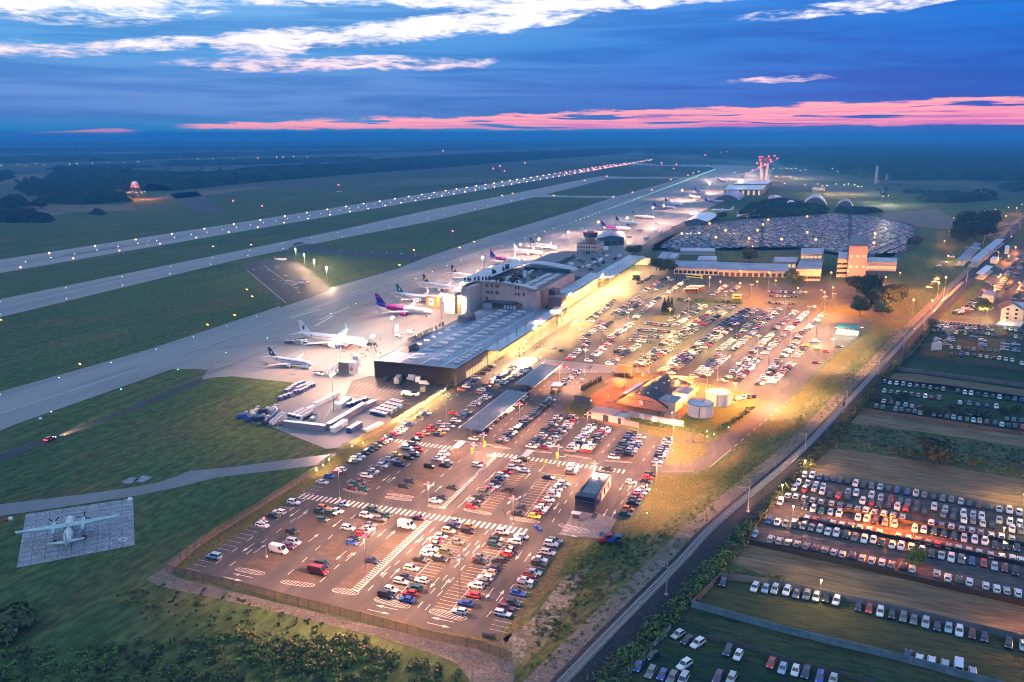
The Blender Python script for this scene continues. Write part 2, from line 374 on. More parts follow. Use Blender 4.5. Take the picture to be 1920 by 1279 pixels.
sheet('apron_shoulder', [(618, 541), (747, 503.5), (788, 487), (919, 442), (1077, 395), (1144, 372), (1279, 334.5), (1279, 337), (1144, 377), (1077, 401), (919, 449), (790, 494), (747, 511), (618, 548)], .10, M_TAXI)
sheet('aircraft_stand', [(450, 499), (470, 492), (545, 486), (580, 507), (622, 543), (578, 560), (527, 570)], .10, M_ASPHN)
sheet('yard', [(660, 714), (694, 705), (850, 722), (846, 730), (770, 768), (735, 786), (728, 780), (700, 757), (648, 742)], .10, M_ASPHN)
sheet('service_road', [(392, 707), (370, 711), (181, 788), (0, 852), (-160, 905), (-160, 922), (0, 867), (202, 788), (386, 716)], .06, M_ASPHN)
sheet('perimeter_road', [(-160, 967), (0, 946), (150, 928), (240, 915), (289, 907), (330, 894), (356, 883), (420, 878), (571, 858), (640, 849), (632, 864), (592, 873), (410, 895), (340, 912), (262, 929), (110, 952), (0, 968), (-160, 986)], .06, M_TAXI)
sheet('dirt_track', [(645, 840), (587, 883), (487, 947), (377, 1018), (312, 1062), (273, 1087), (300, 1100), (400, 1121), (475, 1137), (560, 1158), (700, 1192), (800, 1222), (860, 1246), (890, 1290), (960, 1300), (965, 1250), (897, 1216), (760, 1187), (660, 1165), (475, 1119), (330, 1082), (322, 1074), (387, 1026), (487, 958), (590, 893), (650, 848)], .06, M_DIRT)
sheet('dirt_path', [(1036, 1100), (1080, 1012), (1065, 1010), (1052, 1030), (985, 1128), (940, 1196), (950, 1206), (990, 1140)], .04, ground_mat('worn_grass', (.10, .082, .04), (.08, .075, .035), (.12, .10, .05), .1, .2, 1.0))
# white paint on the airfield
mk = MB(); mk2 = MB()
def paint(mb, a, b, w, z=.13):
    a, b = Vector(a), Vector(b); d = (b - a); d.z = 0
    if d.length < 1e-6: return
    n = Vector((-d.y, d.x, 0)).normalized() * (w / 2)
    mb.face([(p.x, p.y, z) for p in (a - n, b - n, b + n, a + n)])
def rline(s0, s1, t, w): paint(mk, G(s0, t(s0)), G(s1, t(s1)), w)
for e in (0, 1): rline(200, 3600, lambda s: rt(s, e) + (12 if e else -12), 1.0)
for k in range(56):
    s = 260 + 60 * k; rline(s, s + 30, lambda s_: (rt(s_, 0) + rt(s_, 1)) / 2, .9)
for dt in (10, -10): rline(480, 540, lambda s_: (rt(s_, 0) + rt(s_, 1)) / 2 + dt, 6)
for (a, b, w) in [((-100, 600), (437, 478), .9), ((437, 478), (1104, 336), 1.0), ((-100, 808), (310, 676), .5), ((310, 676), (760, 520), .5), ((760, 520), (1080, 412), .6), ((1080, 412), (1330, 322), .9),
                  ((462, 506), (537, 569), .5), ((497, 500), (560, 545), .4), ((560, 590), (690, 537), .35), ((590, 612), (625, 592), 1.6), ((600, 600), (655, 575), 1.2), ((545, 597), (600, 580), 1.4)]:
    paint(mk, P(*a), P(*b), w)
for (u, v, w) in [(541, 526, 2.2), (547, 529, 1.8), (552, 534, 2.2), (557, 539, 1.6), (560, 549, 1.3), (536, 517, 1.6), (520, 501, 2), (513, 524, 1.1), (526, 526, 1.0), (534, 531, 1.1), (505, 508, 1.3), (487, 503, 1.2), (495, 498, 1.0), (476, 506, 1.6), (524, 487, 1.6), (530, 489, 2.0)]:
    p = P(u, v); paint(mk, p - BX * w * 1.2, p + BX * w * 1.2, w)
for (t0, t1, w_) in (((-160, 604), (640, 436), 5), ((640, 436), (1104, 335), 5), ((-160, 618), (437, 486), 5), ((437, 486), (1010, 364.5), 5)):
    a, b = P(*t0), P(*t1); paint(mk2, a, b, w_, .075)
tag(obj('taxiway_shoulder', mk2, ground_mat('worn_concrete', (.16, .17, .19), (.13, .14, .16), (.18, .19, .20), .02, .05, .2, streak=(RZA, 12.0), bump=0, rough=.5, con=.1)), kind='structure')
tag(obj('airfield_marking', mk, M_WHITE), kind='structure')

# rubber left by tyres and oil on the stands
rb_ = MB(); R8 = random.Random(4)
def rub(a, b, w):
    a, b = Vector(a), Vector(b); d = b - a; n = Vector((-d.y, d.x, 0)).normalized() * (w / 2); rb_.face([(p.x, p.y, .115) for p in (a - n, b - n, b + n, a + n)])
for i in range(70):
    s_ = R8.uniform(430, 1500); t_ = (rt(s_, 0) + rt(s_, 1)) / 2 + R8.choice((-4, -3, 3, 4)) + R8.uniform(-2, 2); rub(G(s_, t_), G(s_ + R8.uniform(30, 160), t_ - .9), R8.uniform(.3, .8))
for k in range(90):
    s_ = R8.uniform(300, 1500); t_ = -R8.choice((345, 338, 330, 300, 310, 290)) - s_ * .02 + R8.uniform(-3, 3); rub(G(s_, t_), G(s_ + R8.uniform(20, 120), t_ + R8.uniform(-2, 2)), R8.uniform(.3, .9))
for s_, L_ in [(368, 40), (419, 60), (509, 60), (555, 50), (601, 55), (661, 55), (753, 55), (815, 50), (861, 55), (1070, 60), (1139, 55), (1238, 55)]:
    prev = None
    for k in range(9):
        a = k / 8 * 1.35; p = G(s_ - 2 - 38 * (1 - cos(a)), -262 - L_ * .9 * sin(a) * 1.2)
        if prev is not None:
            for o in (-2.6, 2.6): rub(prev + AX * o, p + AX * o, .7)
        prev = p
for i in range(40): p = G(R8.uniform(350, 900), R8.uniform(-275, -225)); w_ = R8.uniform(.6, 2.4); rub(p, p + BX * R8.uniform(1, 4), w_)
tag(obj('rubber_marking', rb_, mat('rubber_trace', (.10, .098, .10), .7, var=.2, scale=.3)), kind='structure')
# --- car parks and roads
LOT = [(340, 1070), (590, 907), (600, 897), (737, 797), (852, 724), (925, 672), (1000, 618), (1180, 506), (1222, 496), (1290, 512), (1420, 530), (1560, 532), (1640, 540), (1660, 560), (1615, 575), (1660, 590), (1740, 598), (1870, 602), (1990, 610), (1990, 618), (1870, 609), (1740, 604), (1660, 597), (1620, 590),
       (1632, 606), (1620, 625), (1560, 668), (1515, 712), (1480, 752), (1420, 803), (1365, 850), (1320, 882), (1277, 891), (1235, 890), (1228, 893), (1198, 960), (1190, 972), (1157, 974), (1140, 1004), (1120, 1011), (1062, 1007), (1048, 1028), (980, 1127), (935, 1193), (897, 1194), (810, 1180), (677, 1145), (560, 1121), (400, 1083)]
sheet('car_park', LOT, .06, M_ASPH)
sheet('verge', [(1248, 873), (1262, 829), (1275, 828), (1318, 834), (1328, 841), (1322, 850), (1307, 863), (1290, 869), (1277, 872)], .09, M_VERGE)
sheet('verge', [(1160, 800), (1178, 795), (1330, 818), (1395, 776), (1430, 752), (1440, 752), (1400, 786), (1342, 826), (1325, 830), (1240, 820)], .09, M_VERGE)
sheet('verge', [(1235, 891), (1290, 893), (1330, 884), (1385, 845), (1485, 757), (1518, 715), (1566, 668), (1622, 626), (1640, 604), (1665, 600), (1700, 602), (1640, 640), (1560, 700), (1500, 760), (1380, 870), (1240, 985), (1200, 1000), (1150, 1000), (1158, 976), (1192, 974), (1200, 960)], .03, M_VERGE)
sheet('verge', [(1540, 575), (1590, 572), (1620, 582), (1625, 592), (1595, 590), (1560, 584), (1538, 580)], .09, M_VERGE)
sheet('verge', [(1425, 566), (1530, 562), (1600, 560), (1600, 564), (1530, 568), (1430, 571)], .09, M_VERGE)
sheet('verge', [(1222, 600), (1230, 592), (1240, 592), (1248, 596), (1238, 601)], .09, M_VERGE)
sheet('verge', [(1268, 562), (1290, 558), (1350, 561), (1395, 566), (1390, 571), (1340, 567), (1270, 566)], .09, M_MEAD)
SITE = [(1055, 770), (1072, 750), (1090, 738), (1120, 722), (1152, 706), (1200, 707), (1330, 726), (1400, 740), (1425, 748), (1398, 776), (1330, 817), (1175, 795), (1160, 800), (1118, 792), (1068, 778)]
sheet('courtyard', SITE, .09, M_PAVER)
sheet('lawn', [(1055, 771), (1072, 750), (1090, 738), (1125, 720), (1150, 717), (1105, 742), (1112, 765), (1118, 790), (1068, 778)], .115, M_VERGE)
sheet('clay_court', [(1104, 745), (1165, 722), (1183, 724), (1160, 738), (1112, 757)], .115, M_CLAY)
sheet('lawn', [(1172, 793), (1185, 782), (1275, 785), (1290, 770), (1340, 760), (1395, 752), (1422, 749), (1396, 775), (1330, 816)], .115, ground_mat('lit_lawn', (.07, .095, .018), (.085, .10, .022), (.10, .10, .03), .1, .3, 1))
sheet('pavement', [(938, 668), (1002, 622), (1180, 507), (1205, 510), (1120, 570), (1010, 640), (968, 672)], .10, ground_mat('pavement_slabs', (.24, .215, .18), (.21, .19, .165), (.17, .155, .14), .1, .3, 2, bump=.05))
sheet('pavement', [(1048, 1003), (1080, 952), (1120, 962), (1156, 974), (1140, 1004), (1120, 1010)], .09, ground_mat('pale_slabs', (.20, .19, .18), (.17, .165, .16), (.14, .135, .13), .2, .4, 2, bump=.05))
sheet('pavement', [(900, 701), (950, 668), (1180, 688), (1178, 699)], .085, M_TAXI)

# --- the strip along the railway and the small fields east of it
sheet('wild_verge', [(935, 1195), (985, 1128), (1062, 1010), (1140, 1008), (1240, 985), (1380, 870), (1500, 760), (1560, 700), (1640, 640), (1710, 602), (1735, 601), (1640, 690), (1590, 745), (1496, 840), (1390, 925), (1255, 1058), (1135, 1175), (1030, 1290), (960, 1290), (960, 1240)], .02, M_WILD)
sheet('sand', [(938, 1200), (990, 1170), (1060, 1080), (1110, 1060), (1090, 1100), (1040, 1180), (985, 1230), (960, 1262), (900, 1290), (880, 1260)], .04, ground_mat('sandy_soil', (.17, .155, .12), (.08, .085, .045), (.22, .20, .17), .12, .25, 1.0))
sheet('stubble_field', [(1364, 1051), (1381, 1018), (1396, 1014), (1650, 1067), (1917, 1128), (2080, 1168), (2080, 1235), (1917, 1193), (1582, 1115), (1440, 1082)], .03, M_STUB)
sheet('stubble_field', [(1520, 872), (1536, 849), (1552, 841), (1600, 845), (1733, 866), (1917, 899), (2080, 930), (2080, 985), (1917, 951), (1697, 913), (1512, 884)], .03, M_STUB)
sheet('stubble_field', [(1585, 792), (1610, 772), (1640, 770), (1917, 814), (2080, 840), (2080, 868), (1917, 839), (1717, 808), (1600, 794)], .03, M_STUB)
sheet('stubble_field', [(1660, 709), (1677, 700), (1720, 702), (1917, 731), (2080, 756), (2080, 772), (1917, 746), (1700, 714)], .03, M_STUB)
sheet('weed_field', [(1550, 838), (1598, 794), (1717, 809), (1917, 840), (2080, 868), (2080, 930), (1917, 898), (1733, 865), (1600, 844)], .025, M_WEED)
sheet('meadow', [(1300, 1128), (1350, 1078), (1582, 1117), (1917, 1194), (2080, 1235), (2080, 1330), (1917, 1290), (1767, 1250), (1480, 1178)], .03, ground_mat('olive_meadow', (.050, .060, .022), (.070, .065, .030), (.040, .055, .022), .05, .1, .8, streak=(EAST, 5.0)))
sheet('meadow', [(1100, 1340), (1256, 1175), (1300, 1130), (1480, 1182), (1767, 1255), (1917, 1294), (2080, 1340), (2080, 1400), (1100, 1400)], .025, M_MEAD)
sheet('parking_field', [(1400, 1012), (1452, 945), (1503, 882), (1697, 914), (1917, 952), (2080, 985), (2080, 1165), (1917, 1127), (1650, 1066)], .03, ground_mat('gravel_lot', (.085, .075, .07), (.065, .062, .062), (.10, .085, .06), .05, .12, .8, streak=(EAST, 3.0)))
sheet('meadow', [(1612, 768), (1652, 714), (1700, 716), (1917, 747), (2080, 772), (2080, 838), (1917, 812), (1640, 769)], .025, M_MEAD)
sheet('meadow', [(1662, 706), (1707, 668), (1917, 694), (2080, 712), (2080, 755), (1917, 730), (1690, 700)], .025, M_MEAD)
sheet('meadow', [(1709, 667), (1745, 622), (1756, 604), (1870, 606), (2080, 622), (2080, 712), (1917, 693)], .025, M_MEAD)
sheet('vehicle_yard', [(1795, 596), (1850, 530), (1905, 455), (2000, 440), (2080, 470), (2080, 612), (1870, 601)], .04, M_ASPH)
sheet('road', [(1590, 535), (1640, 480), (1700, 420), (1712, 422), (1700, 445), (1662, 500), (1665, 560), (1640, 590), (1600, 595)], .055, M_ASPH)
sheet('dirt_yard', [(1740, 594), (1790, 530), (1812, 505), (1832, 508), (1800, 545), (1760, 594)], .045, M_DIRT)
sheet('dirt_yard', [(1640, 425), (1660, 400), (1760, 392), (1800, 420), (1780, 430), (1700, 423)], .045, M_DIRT)
sheet('car_park', [(1226, 458), (1292, 424), (1400, 410), (1570, 398), (1640, 404), (1722, 424), (1716, 452), (1692, 482), (1600, 484), (1500, 468), (1250, 474), (1222, 470)], .055, M_ASPH)
sheet('road', [(1180, 486), (1230, 470), (1500, 470), (1590, 486), (1590, 478), (1500, 464), (1240, 464), (1300, 408), (1405, 345), (1480, 345), (1480, 340), (1395, 340), (1290, 402), (1215, 452)], .055, M_ASPH)
sheet('yard', [(1445, 316), (1500, 319), (1560, 330), (1540, 336), (1470, 333), (1440, 326)], .05, M_ASPH)
sheet('yard', [(1470, 348), (1560, 350), (1640, 356), (1620, 361), (1540, 360), (1470, 356)], .05, M_ASPH)
sheet('taxiway_link', [(318, 365), (360, 352), (400, 383), (425, 400), (375, 402)], .03, M_ASPHN)
for poly in ([(0, 402), (60, 385), (250, 384), (255, 395), (140, 398), (20, 414), (-90, 420)], [(110, 372), (60, 345), (320, 324), (395, 318), (420, 322), (300, 332), (110, 334)], [(-90, 330), (90, 326), (85, 340), (-90, 350)], [(270, 376), (330, 362), (480, 350), (500, 352), (340, 372)]):
    sheet('stubble_field', poly, .03, M_STUB)
# --- railway: ballast bank, sleepers, rails
RP = [(1035, 1306), (1059, 1279), (1160, 1174), (1277, 1054.6), (1348, 980), (1502.5, 847), (1596.6, 748), (1650, 690), (1734, 600), (1815, 520), (1883, 450), (1940, 398), (2060, 330)]
RW = [P(*p) for p in RP]
def smooth_path(pts, step):
    out = []; n = len(pts)
    for i in range(n - 1):
        p0, p1, p2, p3 = pts[max(0, i - 1)], pts[i], pts[i + 1], pts[min(n - 1, i + 2)]
        L = (p2 - p1).length; k = max(2, int(L / step))
        for j in range(k):
            t = j / k; out.append(.5 * ((2 * p1) + (p2 - p0) * t + (2 * p0 - 5 * p1 + 4 * p2 - p3) * t * t + (3 * p1 - p0 - 3 * p2 + p3) * t ** 3))
    return out + [pts[-1]]
RC = smooth_path(RW, 4.0)
RT = [((RC[min(i + 1, len(RC) - 1)] - RC[max(i - 1, 0)]).normalized()) for i in range(len(RC))]
RN = [Vector((t.y, -t.x, 0)) for t in RT]      # to the right
def band(name, o0, o1, z0, z1, m, i1=None):
    mb = MB(); n = len(RC) if i1 is None else i1
    mb.v = [tuple(RC[i] + RN[i] * o + Vector((0, 0, z))) for i in range(n) for o, z in ((o0, z0), (o1, z1))]
    mb.f = [(2 * i, 2 * i + 1, 2 * i + 3, 2 * i + 2) for i in range(n - 1)]; mb.m = [0] * len(mb.f)
    return mb
b1 = band('', -3.0, -1.9, .08, .62, None).add(band('', -1.9, 1.9, .62, .62, None)).add(band('', 1.9, 4.2, .62, .10, None))
bal = tag(obj('railway', b1, M_BALL), kind='structure')
tag(obj('drainage_strip', band('', 4.2, 7.6, .07, .07, None), ground_mat('dark_gravel', (.026, .030, .036), (.034, .037, .042), (.045, .047, .05), .2, .5, 2)), kind='structure')
tag(obj('dirt_path', band('', -8.0, -3.0, .07, .07, None), M_DIRT), kind='structure')
M_SLP = mat('sleeper_concrete', (.22, .22, .21), .85, var=.2, scale=2); M_RAIL = mat('rail_steel', (.55, .54, .54), .25, .9)
slp = MB().box((0, 0, 0), (.30, 2.6, .14)).mesh('sleeper', M_SLP); acc = 0; ns = 0; rest = MB()
for i in range(len(RC) - 1):
    seg = (RC[i + 1] - RC[i]).length; d0 = acc
    while d0 < seg:
        p = RC[i] + (RC[i + 1] - RC[i]) * (d0 / seg) + Vector((0, 0, .60)); a = atan2(RT[i].y, RT[i].x)
        u, v = px(p)
        if v < 1290:
            if ns < 290: link('sleeper', slp, bal, p, a); ns += 1
            elif p.y < 700: rest.box(p, (.3, 2.6, .14), a)
        d0 += .66
    acc = d0 - seg
tag(obj('sleeper', rest, M_SLP, bal), kind='stuff')
for o in (-.75, .75):
    r = band('', o - .05, o - .05, .74, .90, None).add(band('', o - .05, o + .05, .90, .90, None)).add(band('', o + .05, o + .05, .90, .74, None))
    obj('rail', r, M_RAIL, bal)
for k, off in ((0, -4.6), (1, 4.6)):       # the two extra tracks by the station
    i0 = next(i for i, p in enumerate(RC) if p.y > 590)
    t2 = MB()
    for o in (-.75, .75):
        q_ = band('', off + o - .08, off + o + .08, .2, .2, None); q_.f = [f for f in q_.f if f[0] >= 2 * i0]; q_.m = [0] * len(q_.f); t2.add(q_)
    obj('rail', t2, M_RAIL, bal)
# ================================================================== paint on the car park
LOTW = [P(*p) for p in LOT]
def inside_lot(p):
    c = False; j = len(LOTW) - 1
    for i in range(len(LOTW)):
        a, b = LOTW[i], LOTW[j]
        if (a.y > p.y) != (b.y > p.y) and p.x < (b.x - a.x) * (p.y - a.y) / (b.y - a.y) + a.x: c = not c
        j = i
    return c
M_BAY = ground_mat('bay_paving', (.082, .064, .052), (.066, .055, .047), (.105, .088, .074), .06, .16, .6, streak=(RZA, .3), bump=.05, rough=.85, con=.2)
for q_ in [[(442, 1067), (496, 1077), (661, 950), (611, 943)], [(527, 1091), (590, 1099), (745, 965), (694, 957)], [(624, 1106), (672, 1113), (800, 978), (773, 972)], [(703, 1123), (768, 1139), (898, 995), (840, 985)], [(806, 1145), (874, 1161), (990, 1010), (930, 1000)], [(644, 917), (688, 927), (802, 840), (751, 840)], [(722, 926), (775, 933), (874, 848), (824, 845)], [(870, 955), (921, 965), (1008, 870), (960, 865)], [(957, 972), (1012, 980), (1089, 880), (1040, 875)],
           [(925, 838), (958, 842), (1046, 757), (1016, 755)], [(983, 844), (1035, 850), (1085, 785), (1045, 782)], [(1057, 853), (1110, 861), (1150, 803), (1105, 797)], [(1135, 864), (1185, 868), (1212, 815), (1180, 812)]]: sheet('bay_paving', q_, .085, M_BAY)
# dark repair patches and oily lanes
pt = MB(); R9 = random.Random(9)
for i in range(120):
    s_, t0_ = R9.uniform(195, 480), R9.uniform(-150, -40); p = G(s_, t0_); u_, v_ = px(p)
    if not inside_lot(p): continue
    w_, l_ = R9.uniform(.6, 2.2), R9.uniform(3, 16); q_ = [p - AX * l_ / 2 - BX * w_ / 2, p - AX * l_ / 2 + BX * w_ / 2, p + AX * l_ / 2 + BX * w_ / 2, p + AX * l_ / 2 - BX * w_ / 2]
    pt.face([(a.x, a.y, .10) for a in q_])
tag(obj('asphalt_patch', pt, mat('patch_asphalt', (.045, .043, .042), .8, var=.2, scale=.6)), kind='structure')
zb = MB()
def zebra(p0, p1, bar=4.0, w=.8, gap=1.75, skip=()):
    a, b = P(*p0), P(*p1); L = (b - a).length; n = int(L / gap)
    for i in range(n):
        if any(x0 <= i / n <= x1 for x0, x1 in skip): continue
        c = a + (b - a) * (i / n); paint(zb, c - AX * bar / 2, c + AX * bar / 2, w)
zebra((566, 930), (994, 999)); zebra((736, 826), (1178, 886), 3.6, skip=((.29, .44),))
tag(obj('zebra_crossing', zb, M_WHITE), kind='structure')
hs = MB()
def hatch(p0, p1, width, side=1, gap=1.05, z=.12):
    """walking strip: a solid edge line and slanted bars"""
    a, b = P(*p0), P(*p1); d = (b - a).normalized(); n = Vector((d.y, -d.x, 0)) * side; L = (b - a).length
    paint(hs, a, b, .35, z); k = 0.0
    while k < L - .5:
        c = a + d * k; paint(hs, c, c - n * width + d * .5, .42, z); k += gap
hatch((672, 1109), (811, 977), 2.3); hatch((832, 954), (938, 851), 1.5); hatch((938, 852), (910, 852), 3.0, gap=.9)
def island(p0, p1, wd, z=.12):
    """rounded end island with slanted bars, p0-p1 along its long axis"""
    a, b = P(*p0), P(*p1); d = (b - a).normalized(); n = Vector((d.y, -d.x, 0)); L = (b - a).length; c0 = (a + b) / 2
    m = 28; prev = None
    for i in range(m + 1):
        t = 2 * pi * i / m; x = math.copysign(abs(cos(t)) ** .55, cos(t)) * L / 2; y = math.copysign(abs(sin(t)) ** .8, sin(t)) * wd / 2
        p = c0 + d * x + n * y
        if prev is not None: paint(hs, prev, p, .15, z)
        prev = p
    x = -L / 2 + .8
    while x < L / 2 - .5:
        h_ = wd / 2 * sqrt(max(0, 1 - (2 * x / L) ** 2)) * .95
        if h_ > .2: paint(hs, c0 + d * (x - h_ * .5) + n * h_, c0 + d * (x + h_ * .5) - n * h_, .2, z)
        x += .95
for a in (((442, 1067), (496, 1077), 2.0), ((527, 1091), (590, 1099), 2.0), ((624, 1106), (672, 1113), 2.4), ((703, 1123), (768, 1139), 2.4), ((806, 1145), (874, 1161), 2.8), ((726, 926), (775, 933), 1.6), ((644, 917), (688, 927), 1.8), ((722, 932), (772, 939), 1.8),
          ((870, 955), (921, 965), 2.0), ((957, 972), (1012, 980), 2.0), ((1048, 984), (1105, 998), 2.6), ((802, 948), (836, 954), 1.6)): island(*a)
for (p0, p1) in [((925, 838), (958, 842)), ((983, 844), (1035, 850)), ((1057, 853), (1110, 861)), ((1135, 864), (1185, 868)), ((852, 826), (905, 832))]: island(p0, p1, 1.3)
tag(obj('hatched_marking', hs, M_WHITE), kind='structure')
ln = MB()
def dashed(p0, p1, on=3.0, off=4.5, w=.22):
    a, b = P(*p0), P(*p1); L = (b - a).length; d = (b - a) / L; k = 0
    while k < L - on: paint(ln, a + d * k, a + d * (k + on), w); k += on + off
def arrow(p, dirn=1, L=6.0):
    c = P(*p); d = AX * dirn; n = BX
    paint(ln, c - d * L / 2, c + d * (L / 2 - 1.6), .2)
    t = c + d * L / 2; bs = c + d * (L / 2 - 2.1)
    ln.face([(q_.x, q_.y, .131) for q_ in ((t, bs - n * .55, bs + n * .55) if dirn > 0 else (t, bs + n * .55, bs - n * .55)[::1])])
for a in [((404, 1058), (585, 928)), ((430, 1062), (600, 940)), ((540, 1078), (690, 945)), ((600, 1092), (745, 960)), ((690, 1108), (820, 985)), ((797, 1145), (935, 990)), ((783, 1140), (925, 985)), ((912, 1158), (1045, 1000)), ((650, 905), (760, 830)), ((705, 918), (810, 838)), ((790, 925), (870, 858)),
          ((858, 952), (935, 880)), ((950, 965), (1010, 900)), ((1035, 980), (1085, 905)), ((880, 905), (905, 875)), ((965, 832), (1100, 700)), ((925, 820), (1035, 710)), ((1038, 838), (1105, 770)), ((1128, 850), (1160, 815)), ((1205, 865), (1235, 825)), ((1150, 962), (1205, 895)), ((820, 815), (900, 740)), ((760, 808), (930, 690)), ((880, 738), (960, 690))]: dashed(*a)
for (u, v, d) in [(466, 1027, -1), (488, 1029, 1), (552, 963, -1), (567, 966, 1), (640, 1042, -1), (658, 1044, 1), (588, 1009, 1), (632, 982, -1), (716, 1000, -1), (733, 1003, 1), (786, 1012, -1), (800, 1014, 1), (722, 1072, -1), (741, 1075, 1), (815, 1093, -1), (836, 1095, 1), (875, 1027, -1), (893, 1030, 1),
                  (973, 1042, -1), (990, 1045, 1), (918, 1113, -1), (938, 1117, 1), (735, 900, 1), (724, 897, -1), (808, 913, 1), (822, 917, 1), (872, 940, 1), (957, 940, -1), (972, 936, 1), (1043, 950, -1), (1135, 962, -1), (1150, 966, 1), (1165, 914, -1), (1180, 916, 1), (920, 895, 1), (990, 893, 1), (1015, 880, -1)]: arrow((u, v), d)
def side_arrow(p, dirn=-1, L=6.5):
    c = P(*p); d = BX * dirn
    paint(ln, c - d * L / 2, c + d * (L / 2 - 1.6), .2); t = c + d * L / 2; bs = c + d * (L / 2 - 2.1)
    tri = [t, bs - AX * .55, bs + AX * .55]
    if dirn < 0: tri.reverse()
    ln.face([(q_.x, q_.y, .131) for q_ in tri])
for (u, v, d) in [(725, 1140, -1), (710, 1148, 1), (830, 1163, -1), (822, 1173, 1), (455, 1080, -1), (436, 1086, 1), (1072, 997, -1), (1065, 1004, 1)]: side_arrow((u, v), d)
# bay lines
def bays(p0, p1, n, length=5.0, dirn=1, base=True):
    a, b = P(*p0), P(*p1)
    for i in range(n + 1):
        c = a + (b - a) * (i / n); paint(ln, c, c + BX * length * dirn, .12)
    if base: paint(ln, a, b, .14)
bays((842, 1150), (957, 1012), 26, 5, -1); bays((842, 1150), (957, 1012), 26, 5, 1, False)
bays((743, 1121), (858, 1000), 24, 5, -1); bays((743, 1121), (858, 1000), 24, 5, 1, False)
bays((930, 1155), (1022, 1012), 26, 5, 1, False); bays((917, 1180), (930, 1155), 3, 5, 1, False)
bays((902, 950), (985, 862), 22, 5, 1); bays((902, 950), (985, 862), 22, 5, -1, False)
bays((985, 968), (1040, 890), 17, 5, -1); bays((985, 968), (1040, 890), 17, 4.6, 1, False)
for a, b in (((350, 1066), (585, 912)), ((655, 915), (742, 846))): bays(a, b, int((P(*a) - P(*b)).length / 2.5), 4.6, 1, False)
# yard bays beside the terminal's black end wall
for i in range(16):
    a = P(652 + i * 8.2, 722 + i * 1.6); paint(ln, a, a + AX * 7, .16)
paint(ln, P(640, 738), P(772, 758), .2); paint(ln, P(637, 741), P(604, 792), .2); paint(ln, P(692, 760), P(716, 744), .2)
paint(ln, P(1330, 877), P(1365, 848), .2); dashed((1365, 848), (1478, 752)); paint(ln, P(1240, 884), P(1300, 884), .15)
zc = MB()
for (u, v) in [(1040, 688), (1046, 689), (1053, 690), (1060, 691), (1067, 692), (1074, 693), (1081, 694), (1088, 694), (1095, 695), (1102, 696), (1109, 696), (1116, 697)]:
    c = P(u, v); paint(ln, c - AX * 1.8, c + AX * 1.8, .5)
tag(obj('lane_marking', ln, M_WHITE), kind='structure')
# ================================================================== BUILDINGS
M_BLACK = mat('black_cladding', (.020, .022, .030), .45, .3); M_CLADG = mat('grey_cladding', (.16, .165, .18), .5, .3, var=.1, scale=.3); M_ROOF = mat('membrane_roof', (.15, .195, .27), .38, .1, var=.30, scale=.06, detail=6)
M_ROOF2 = mat('pale_roof', (.40, .42, .46), .5, .1, var=.15, scale=.08, detail=6); M_ROOFD = mat('dark_roof', (.055, .065, .08), .5, .1, var=.3, scale=.1); M_WALL = mat('white_render', (.44, .41, .40), .8, var=.08, scale=.2)
M_PINK = mat('pale_render', (.40, .36, .36), .8, var=.1, scale=.15); M_STEEL = mat('steel', (.28, .29, .31), .4, .6); M_DARK = mat('dark_metal', (.03, .032, .036), .5, .4); M_WPLAS = mat('white_panel', (.70, .70, .70), .5)
M_WIN = mat('window_glass', (.015, .018, .025), .08, spec=.9); M_SKYL = mat('skylight', (.58, .56, .58), .3); M_LITW = emit('lit_window', (1.0, .62, .30), .8); M_LITW2 = emit('lit_glass', (1.0, .62, .28), .40)
M_TEAL = mat('tinted_glass', (.03, .10, .13), .1, .2, spec=.9); M_BRICK = mat('brown_brick', (.20, .14, .11), .8, var=.2, scale=1); M_LITG = emit('lit_green', (.45, 1.0, .45), 3.0); M_REDL = emit('red_beacon', (1.0, .03, .05), 14.0)
M_WHL = emit('lamp_white', (1.0, .78, .50), 6.0); M_ORL = emit('lamp_orange', (1.0, .45, .14), 6.0); M_BLUEG = mat('blue_glass_wall', (.05, .14, .24), .15, .3, spec=.8)
def frame_box(s0, s1, t0, t1, z0, z1, mi=0, top=None, mb=None):
    mb = mb or MB(); q_ = [G(s0, t0), G(s0, t1), G(s1, t1), G(s1, t0)]
    return mb.prism([(p.x, p.y) for p in q_], z0, z1, mi, top, bottom=True)
def quad_on(p, ux, w, h, off=.06):
    """upright pane centred at p, along ux, lifted off its wall by 'off' towards the left-hand normal"""
    n = Vector((ux.y, -ux.x, 0)) * off; a = p - ux * w / 2 + n; b = p + ux * w / 2 + n
    m = MB(); b2, a2 = a - n * 1.6, b - n * 1.6
    m.face([a, b, b + Vector((0, 0, h)), a + Vector((0, 0, h))]); return m
def window(parent, p, ux, w, h, m, name='window', frame=True):
    """a pane in a proud frame on a wall whose outward normal is (ux.y, -ux.x)"""
    n = Vector((ux.y, -ux.x, 0)); c = p + n * .05; rz = atan2(ux.y, ux.x)
    o = obj(name, MB().box((c.x, c.y, c.z), (w, .10, h), rz), m, parent)
    if frame:
        f = MB()
        for dz in (-.06, h - .02): f.box((c.x + n.x * .05, c.y + n.y * .05, c.z + dz), (w + .2, .14, .08), rz)
        obj('window_frame', f, M_STEEL, o)
    return o

